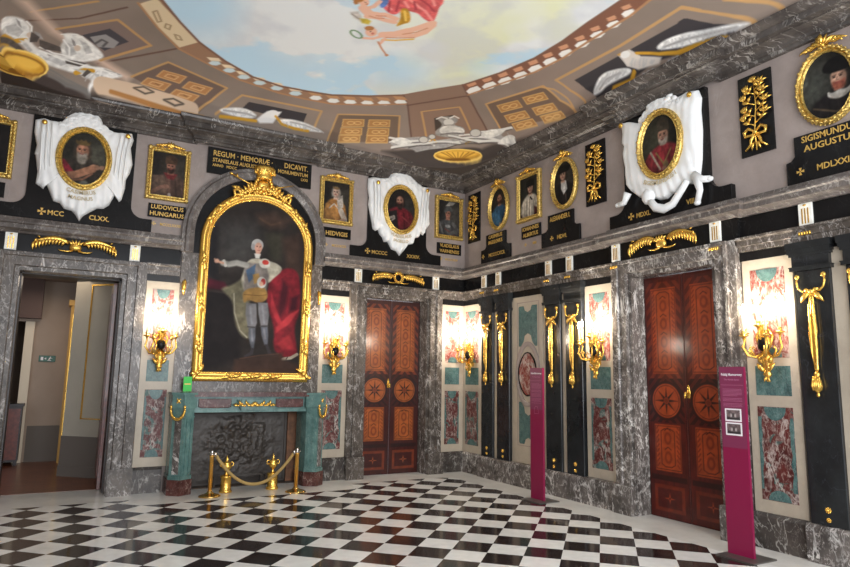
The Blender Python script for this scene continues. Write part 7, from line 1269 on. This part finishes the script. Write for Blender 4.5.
# ------------------------------------------------------------ white draped cartouches
def cartouche(W,u,out,key,label,name,extra=False,seed=1,dd=0):
    t=onwall('portrait_cartouche',W,u,0,dd); tag(t,label,'cartouche','white draped stucco cartouches'); z0=4.40
    # relief from the oval opening out to the ragged outline
    P=[]; n=len(out)
    for i in range(n):
        a,b=out[i],out[(i+1)%n]; m=max(1,int(math.hypot(b[0]-a[0],b[1]-a[1])/.012))
        for k in range(m): P.append((a[0]+(b[0]-a[0])*k/m,a[1]+(b[1]-a[1])*k/m))
    N=len(P); R=18; vs=[]; rnd=random.Random(seed); ph=[rnd.random()*6 for _ in range(4)]
    for i,(x,z) in enumerate(P):
        th=math.atan2(z,x); rr=math.hypot(x/.26,z/.35); ix,iz=x/rr,z/rr
        for k in range(R):
            s=k/(R-1); px=ix+(x-ix)*s; pz=iz+(z-iz)*s
            fold=.010*math.sin(px*62+3*math.sin(pz*4+ph[0])+ph[1])*(.1+.9*s)+.005*math.sin(px*23+pz*30+ph[2]) if pz<.42 or abs(px)>.33 else .012*math.sin(px*60+2*math.sin(pz*30))*math.sin(pz*70+ph[0])
            d=.07+.03*math.sin(PI*min(1,s*1.1))+fold*(.45 if extra else 1)
            if s>.88: d*=math.sqrt(max(0,1-((s-.88)/.12)**2))*.8+.2
            vs.append((px,-d,z0+pz))
        vs.append((x,.0,z0+z))
    m=MB(); Q=R+1; m.add(vs,[(i*Q+k,((i+1)%N)*Q+k,((i+1)%N)*Q+k+1,i*Q+k+1) for i in range(N) for k in range(R)],True)
    # tassel-like deep folds at the sides
    for s in (-1,1):
        for k in range(0 if extra else 3): x=s*(.50-.055*k); m.tube([(x+s*.02,-.10,z0+.40),(x,-.125,z0+.15),(x-s*.01,-.12,z0-.12),(x-s*.015,-.07,z0-.34+.05*k)],[.008,.013,.014,.005],7)
    rr_=random.Random(seed+9)
    for k in range(44): a=PI*(.24+.52*rr_.random()); q=.42+.16*rr_.random(); m.ell((q*math.cos(a)*.72,-.07,z0+q*math.sin(a)*1.04),(.045+.02*rr_.random(),.028,.032),7,5,a+1.2+rr_.random())
    if extra:
        m.tube([(a,-.09,z0+b) for a,b in TAIL],[.045,.055,.055,.05,.045,.04],8,.7); m.ell((TAIL[0][0]-.02,-.08,z0+TAIL[0][1]+.05),(.10,.06,.10))
        for pw in (PAW1,PAW2,PAW3): m.tube([(a,-.08,z0+b) for a,b in pw],[.06,.04,.036],8,.7); m.ell((pw[-1][0],-.08,z0+pw[-1][1]),(.045,.03,.03))
    m.build('drapery',M['white'],t)
    ovalpart(t,z0,.265,.365,key,.10,False,.07)
    for x,z in ((out[1][0]+.04,.40) if not extra else (-.575,.425),(.50,.41) if not extra else (.455,.44)):
        MB().ell((x,-.125,z0+z),(.034,.02,.034),10,6).build('gilt_boss',M['gold'],t)
    lm=mat('faded_lettering',(190,174,140),.6) if 'faded' not in M else M['faded']; M['faded']=lm
    for i,(l,rad) in enumerate(zip(name,(.50,.58))):
        wd=len(l)*.052
        def wp(a,b,rad=rad): an=a/(rad*.95); return (math.sin(an)*(rad+.02-b)*.95,-math.cos(an)*(rad-b))
        text(l,.072,lm,t,0,z0,.128,'CENTER',1,wp)
    return t
cartouche('A',-6.15,OUT1,'casimir','white draped cartouche with a crowned bearded person, above the open doorway',['CASIMIRUS','MAGNUS'],False,1,.043)
cartouche('A',-1.385,OUT2,'jagellon','white draped cartouche with a dark-bearded person in red, above the closed back door',['VLADISLAUS','IAGELLO'],False,2,.043)
cartouche('B',4.53,OUT3,'sigis','white cartouche with animal paws and tail around an oval portrait, above the right-hand door',['SIGISMUNDUS I'],True,3,.073)
def backing(W,u,l,rgt,label,hw,foot,d=0,th=.04,lx=-.3,rx=.24,sz=.10):
    t=onwall('backing_plaque',W,u,0,0); tag(t,label,'plaque','black backing plaques of the white cartouches')
    arc=[(hw+.22-.22*math.sin(k*PI/12),3.88-.11*math.cos(k*PI/12)+0.0) for k in range(7)]
    R_=[(foot,3.535),(foot,3.71)]+[(hw+.16-.16*math.sin(k*PI/12),3.87-.16*math.cos(k*PI/12)) for k in range(7)]+[(hw,4.93)]
    MB().prism(R_+[(-x,z) for x,z in R_[::-1]],0,th+d,.004).build('plate',M['black'],t)
    e=th+d+.001; text(l,sz,M['goldletter'],t,lx,3.605,e,'RIGHT',.95); text(rgt,sz,M['goldletter'],t,rx,3.605,e,'LEFT',.95); crossmark(t,lx-.05-sz*.74*len(l),3.64,.045,e)
backing('A',-6.15,'MCC','CLXX.','black backing plaque dated MCC CLXX behind the left white cartouche',.62,.90,0,.04,-.17,.12,.092)
backing('A',-1.385,'MCCCC','XXXIV.','black backing plaque dated MCCCC XXXIV behind the middle white cartouche',.56,.86,0,.04,-.19,.18,.085)
backing('B',4.48,'MDXL','VIII.','black backing plaque dated MDXL VIII behind the right white cartouche',.61,.88,.03,.04,-.21,.31,.085)
# ============================================================ wall lamps
def make_sconce(lights=True):
    t=empty('wall_sconce',(0,0,0)); g=MB()
    g.lathe([(.004,1.60),(.02,1.615),(.012,1.635),(.03,1.65),(.045,1.68),(.03,1.70),(.036,1.72),(.05,1.78),(.06,1.84),(.045,1.88),(.03,1.90)],12,(0,-.075,0),1,.75)
    g.lathe([(.03,1.90),(.055,1.93),(.07,1.98),(.06,2.03),(.03,2.06),(.045,2.08),(.05,2.12),(.03,2.17),(.02,2.2),(.008,2.25)],12,(0,-.09,0),1,.75)
    for s in (-1,1):
        g.tube([(0,-.08,1.92),(s*.06,-.09,1.97),(s*.085,-.09,2.05),(s*.05,-.09,2.11),(s*.02,-.09,2.07)],[.014,.016,.016,.014,.008],6)
        g.leaf(s*.02,1.70,PI/2-s*.7,.12,.025,.09); g.leaf(s*.02,1.78,PI/2-s*.9,.10,.025,.09,s*.4); g.leaf(0,1.66,-PI/2+s*.5,.07,.016,.08); g.leaf(s*.02,2.10,PI/2-s*.4,.11,.02,.10)
    g.ell((0,-.14,1.84),(.028,.02,.03)); MB().lathe([(.02,1.90),(.052,1.93),(.058,1.97),(.048,2.02),(.02,2.04)],12,(0,-.115,0),1,.8).build('enamel_vase',M['black'],t); g.box(-.02,.02,-.06,0,1.78,1.86); g.build('body',M['gold'],t)
    for i,(x,y,zz) in enumerate(((-.185,-.13,2.08),(.185,-.13,2.08),(-.115,-.25,2.05),(.115,-.25,2.05),(0,-.18,2.15))):
        a=MB(); 
        if i<4: a.tube([(x*.12,-.09,1.90),(x*.4,y*.75,1.84),(x*.8,y*.95,1.86),(x*1.08,y*1.04,1.94),(x*.98,y,zz-.06),(x,y,zz)],[.011,.013,.013,.012,.010,.009],7); a.tube([(x*.5,y*.85,1.85),(x*.7,y*.9,1.91),(x*.6,y*.85,1.95),(x*.48,y*.8,1.92)],[.011,.011,.009,.005],6)
        else: a.tube([(0,-.09,2.0),(0,-.17,2.03),(0,y,zz)],[.014,.014,.010],7)
        a.lathe([(.008,zz-.03),(.02,zz-.01),(.045,zz),(.047,zz+.008),(.02,zz+.012),(.018,zz+.03),(.024,zz+.05),(.0,zz+.05)],12,(x,y,0)); a.build('arm',M['gold'],t)
        c=MB().lathe([(.0,zz+.05),(.013,zz+.05),(.013,zz+.20),(.006,zz+.21),(0,zz+.21)],10,(x,y,0)).build('candle',M['candle'],t)
        MB().lathe([(.006,zz+.21),(.016,zz+.235),(.017,zz+.25),(.010,zz+.28),(.002,zz+.305)],10,(x,y,0)).build('candle_bulb',M['flame'],c)
    return t
sc=make_sconce()
for i,(W,u,lb) in enumerate((('A',-5.02,'gilt five-arm wall lamp between the open doorway and the fireplace'),('A',-2.48,'gilt five-arm wall lamp between the fireplace and the closed back door'),('B',.35,'gilt five-arm wall lamp beside the room corner'),('B',3.33,'gilt five-arm wall lamp left of the right-hand door'),('B',5.66,'large gilt five-arm wall lamp right of the right-hand door, nearest the viewer'))):
    o=sc if i==0 else copy_tree(sc); put(o,W,u,0,.03); tag(o,lb,'wall lamp','gilt candle wall lamps')
    l=bpy.data.lights.new('candle_light','POINT'); l.energy=SCONCE_W; l.color=(1,.92,.80); l.shadow_soft_size=.07; q=bpy.data.objects.new('candle_light',l); COL.objects.link(q); q.parent=o; q.location=(0,-.2,2.35)
# ============================================================ information totems
def totem(u,d,label,photos,w_=.13,bx=0):
    t=onwall('information_totem','B',u,0,d); tag(t,label,'sign','magenta information totems')
    MB().box(-w_-.02,w_+.10,-.17,.17,0,.012).build('base_plate',M['steel'],t)
    p=MB().box(-w_,w_,-.015,.015,.012,1.74).build('panel',M['magenta'],t)
    MB().prism(rectpath(-w_+.004,w_-.004,.98 if photos else 1.18,1.735),.015,.0165).build('text_field',M['magf'],p)
    text('Pokój Marmurowy',.034,M['paper'],p,0,1.655,.0165,'CENTER',.85,None,'title',.0008); text('The Marble Room',.024,M['magl'],p,0,1.61,.0165,'CENTER',.9,None,'subtitle',.0008)
    q=MB(); q.prism(rectpath(-w_+.012,w_-.012,1.565,1.568),.0165,.0172)
    rnd=random.Random(int(u*10)); z=1.53
    for k in range(22 if photos else 20):
        if k in (6,9,13,17): z-=.012
        if photos and z<1.36: break
        if not photos and z<1.26: break
        q.prism(rectpath(-w_+.03,w_-.03-(.0 if k%5 else .05*rnd.random()),z-.0035,z),.0165,.0172); z-=.0125
    q.build('small_print',M['magl'],p)
    if photos:
        for zc in (1.285,1.155):
            f=MB().prism(rectpath(-.085,.085,zc-.06,zc+.06),.0165,.0175).build('photo_border',M['paper'],p)
            c=rectcanvas(-.07,.07,zc-.045,zc+.047,36,26,(90,76,76)); n=vnoise(c.X*3,c.Y*3,16,int(zc*100)); c.c*=(.6+1.0*n)[...,None]; c.p((44,38,40),rectpath(-.07,.07,zc-.045,zc-.02)); c.p((190,180,176),rectpath(-.03,.03,zc-.02,zc+.01),.008); c.p((60,50,50),rectpath(-.012,.012,zc-.02,zc+.015)); flatpaint(c,'printed_photo',.018,M['floorp'],f)
    else:
        c=MB(); c.sweep([(-.04,1.13),(.04,1.13),(.04,1.17),(.02,1.22),(-.02,1.22),(-.04,1.19)],[(0,.0165),(0,.0175),(.004,.0175),(.004,.0165)]).build('floor_plan_print',M['magl'],p)
M['magf']=mat('dull_magenta_field',(120,44,76),.4)
totem(2.64,.52,'narrow magenta information totem in front of the oval medallion panel',False)
totem(5.585,.55,'large magenta information totem with two printed photographs, right of the right-hand door',True)
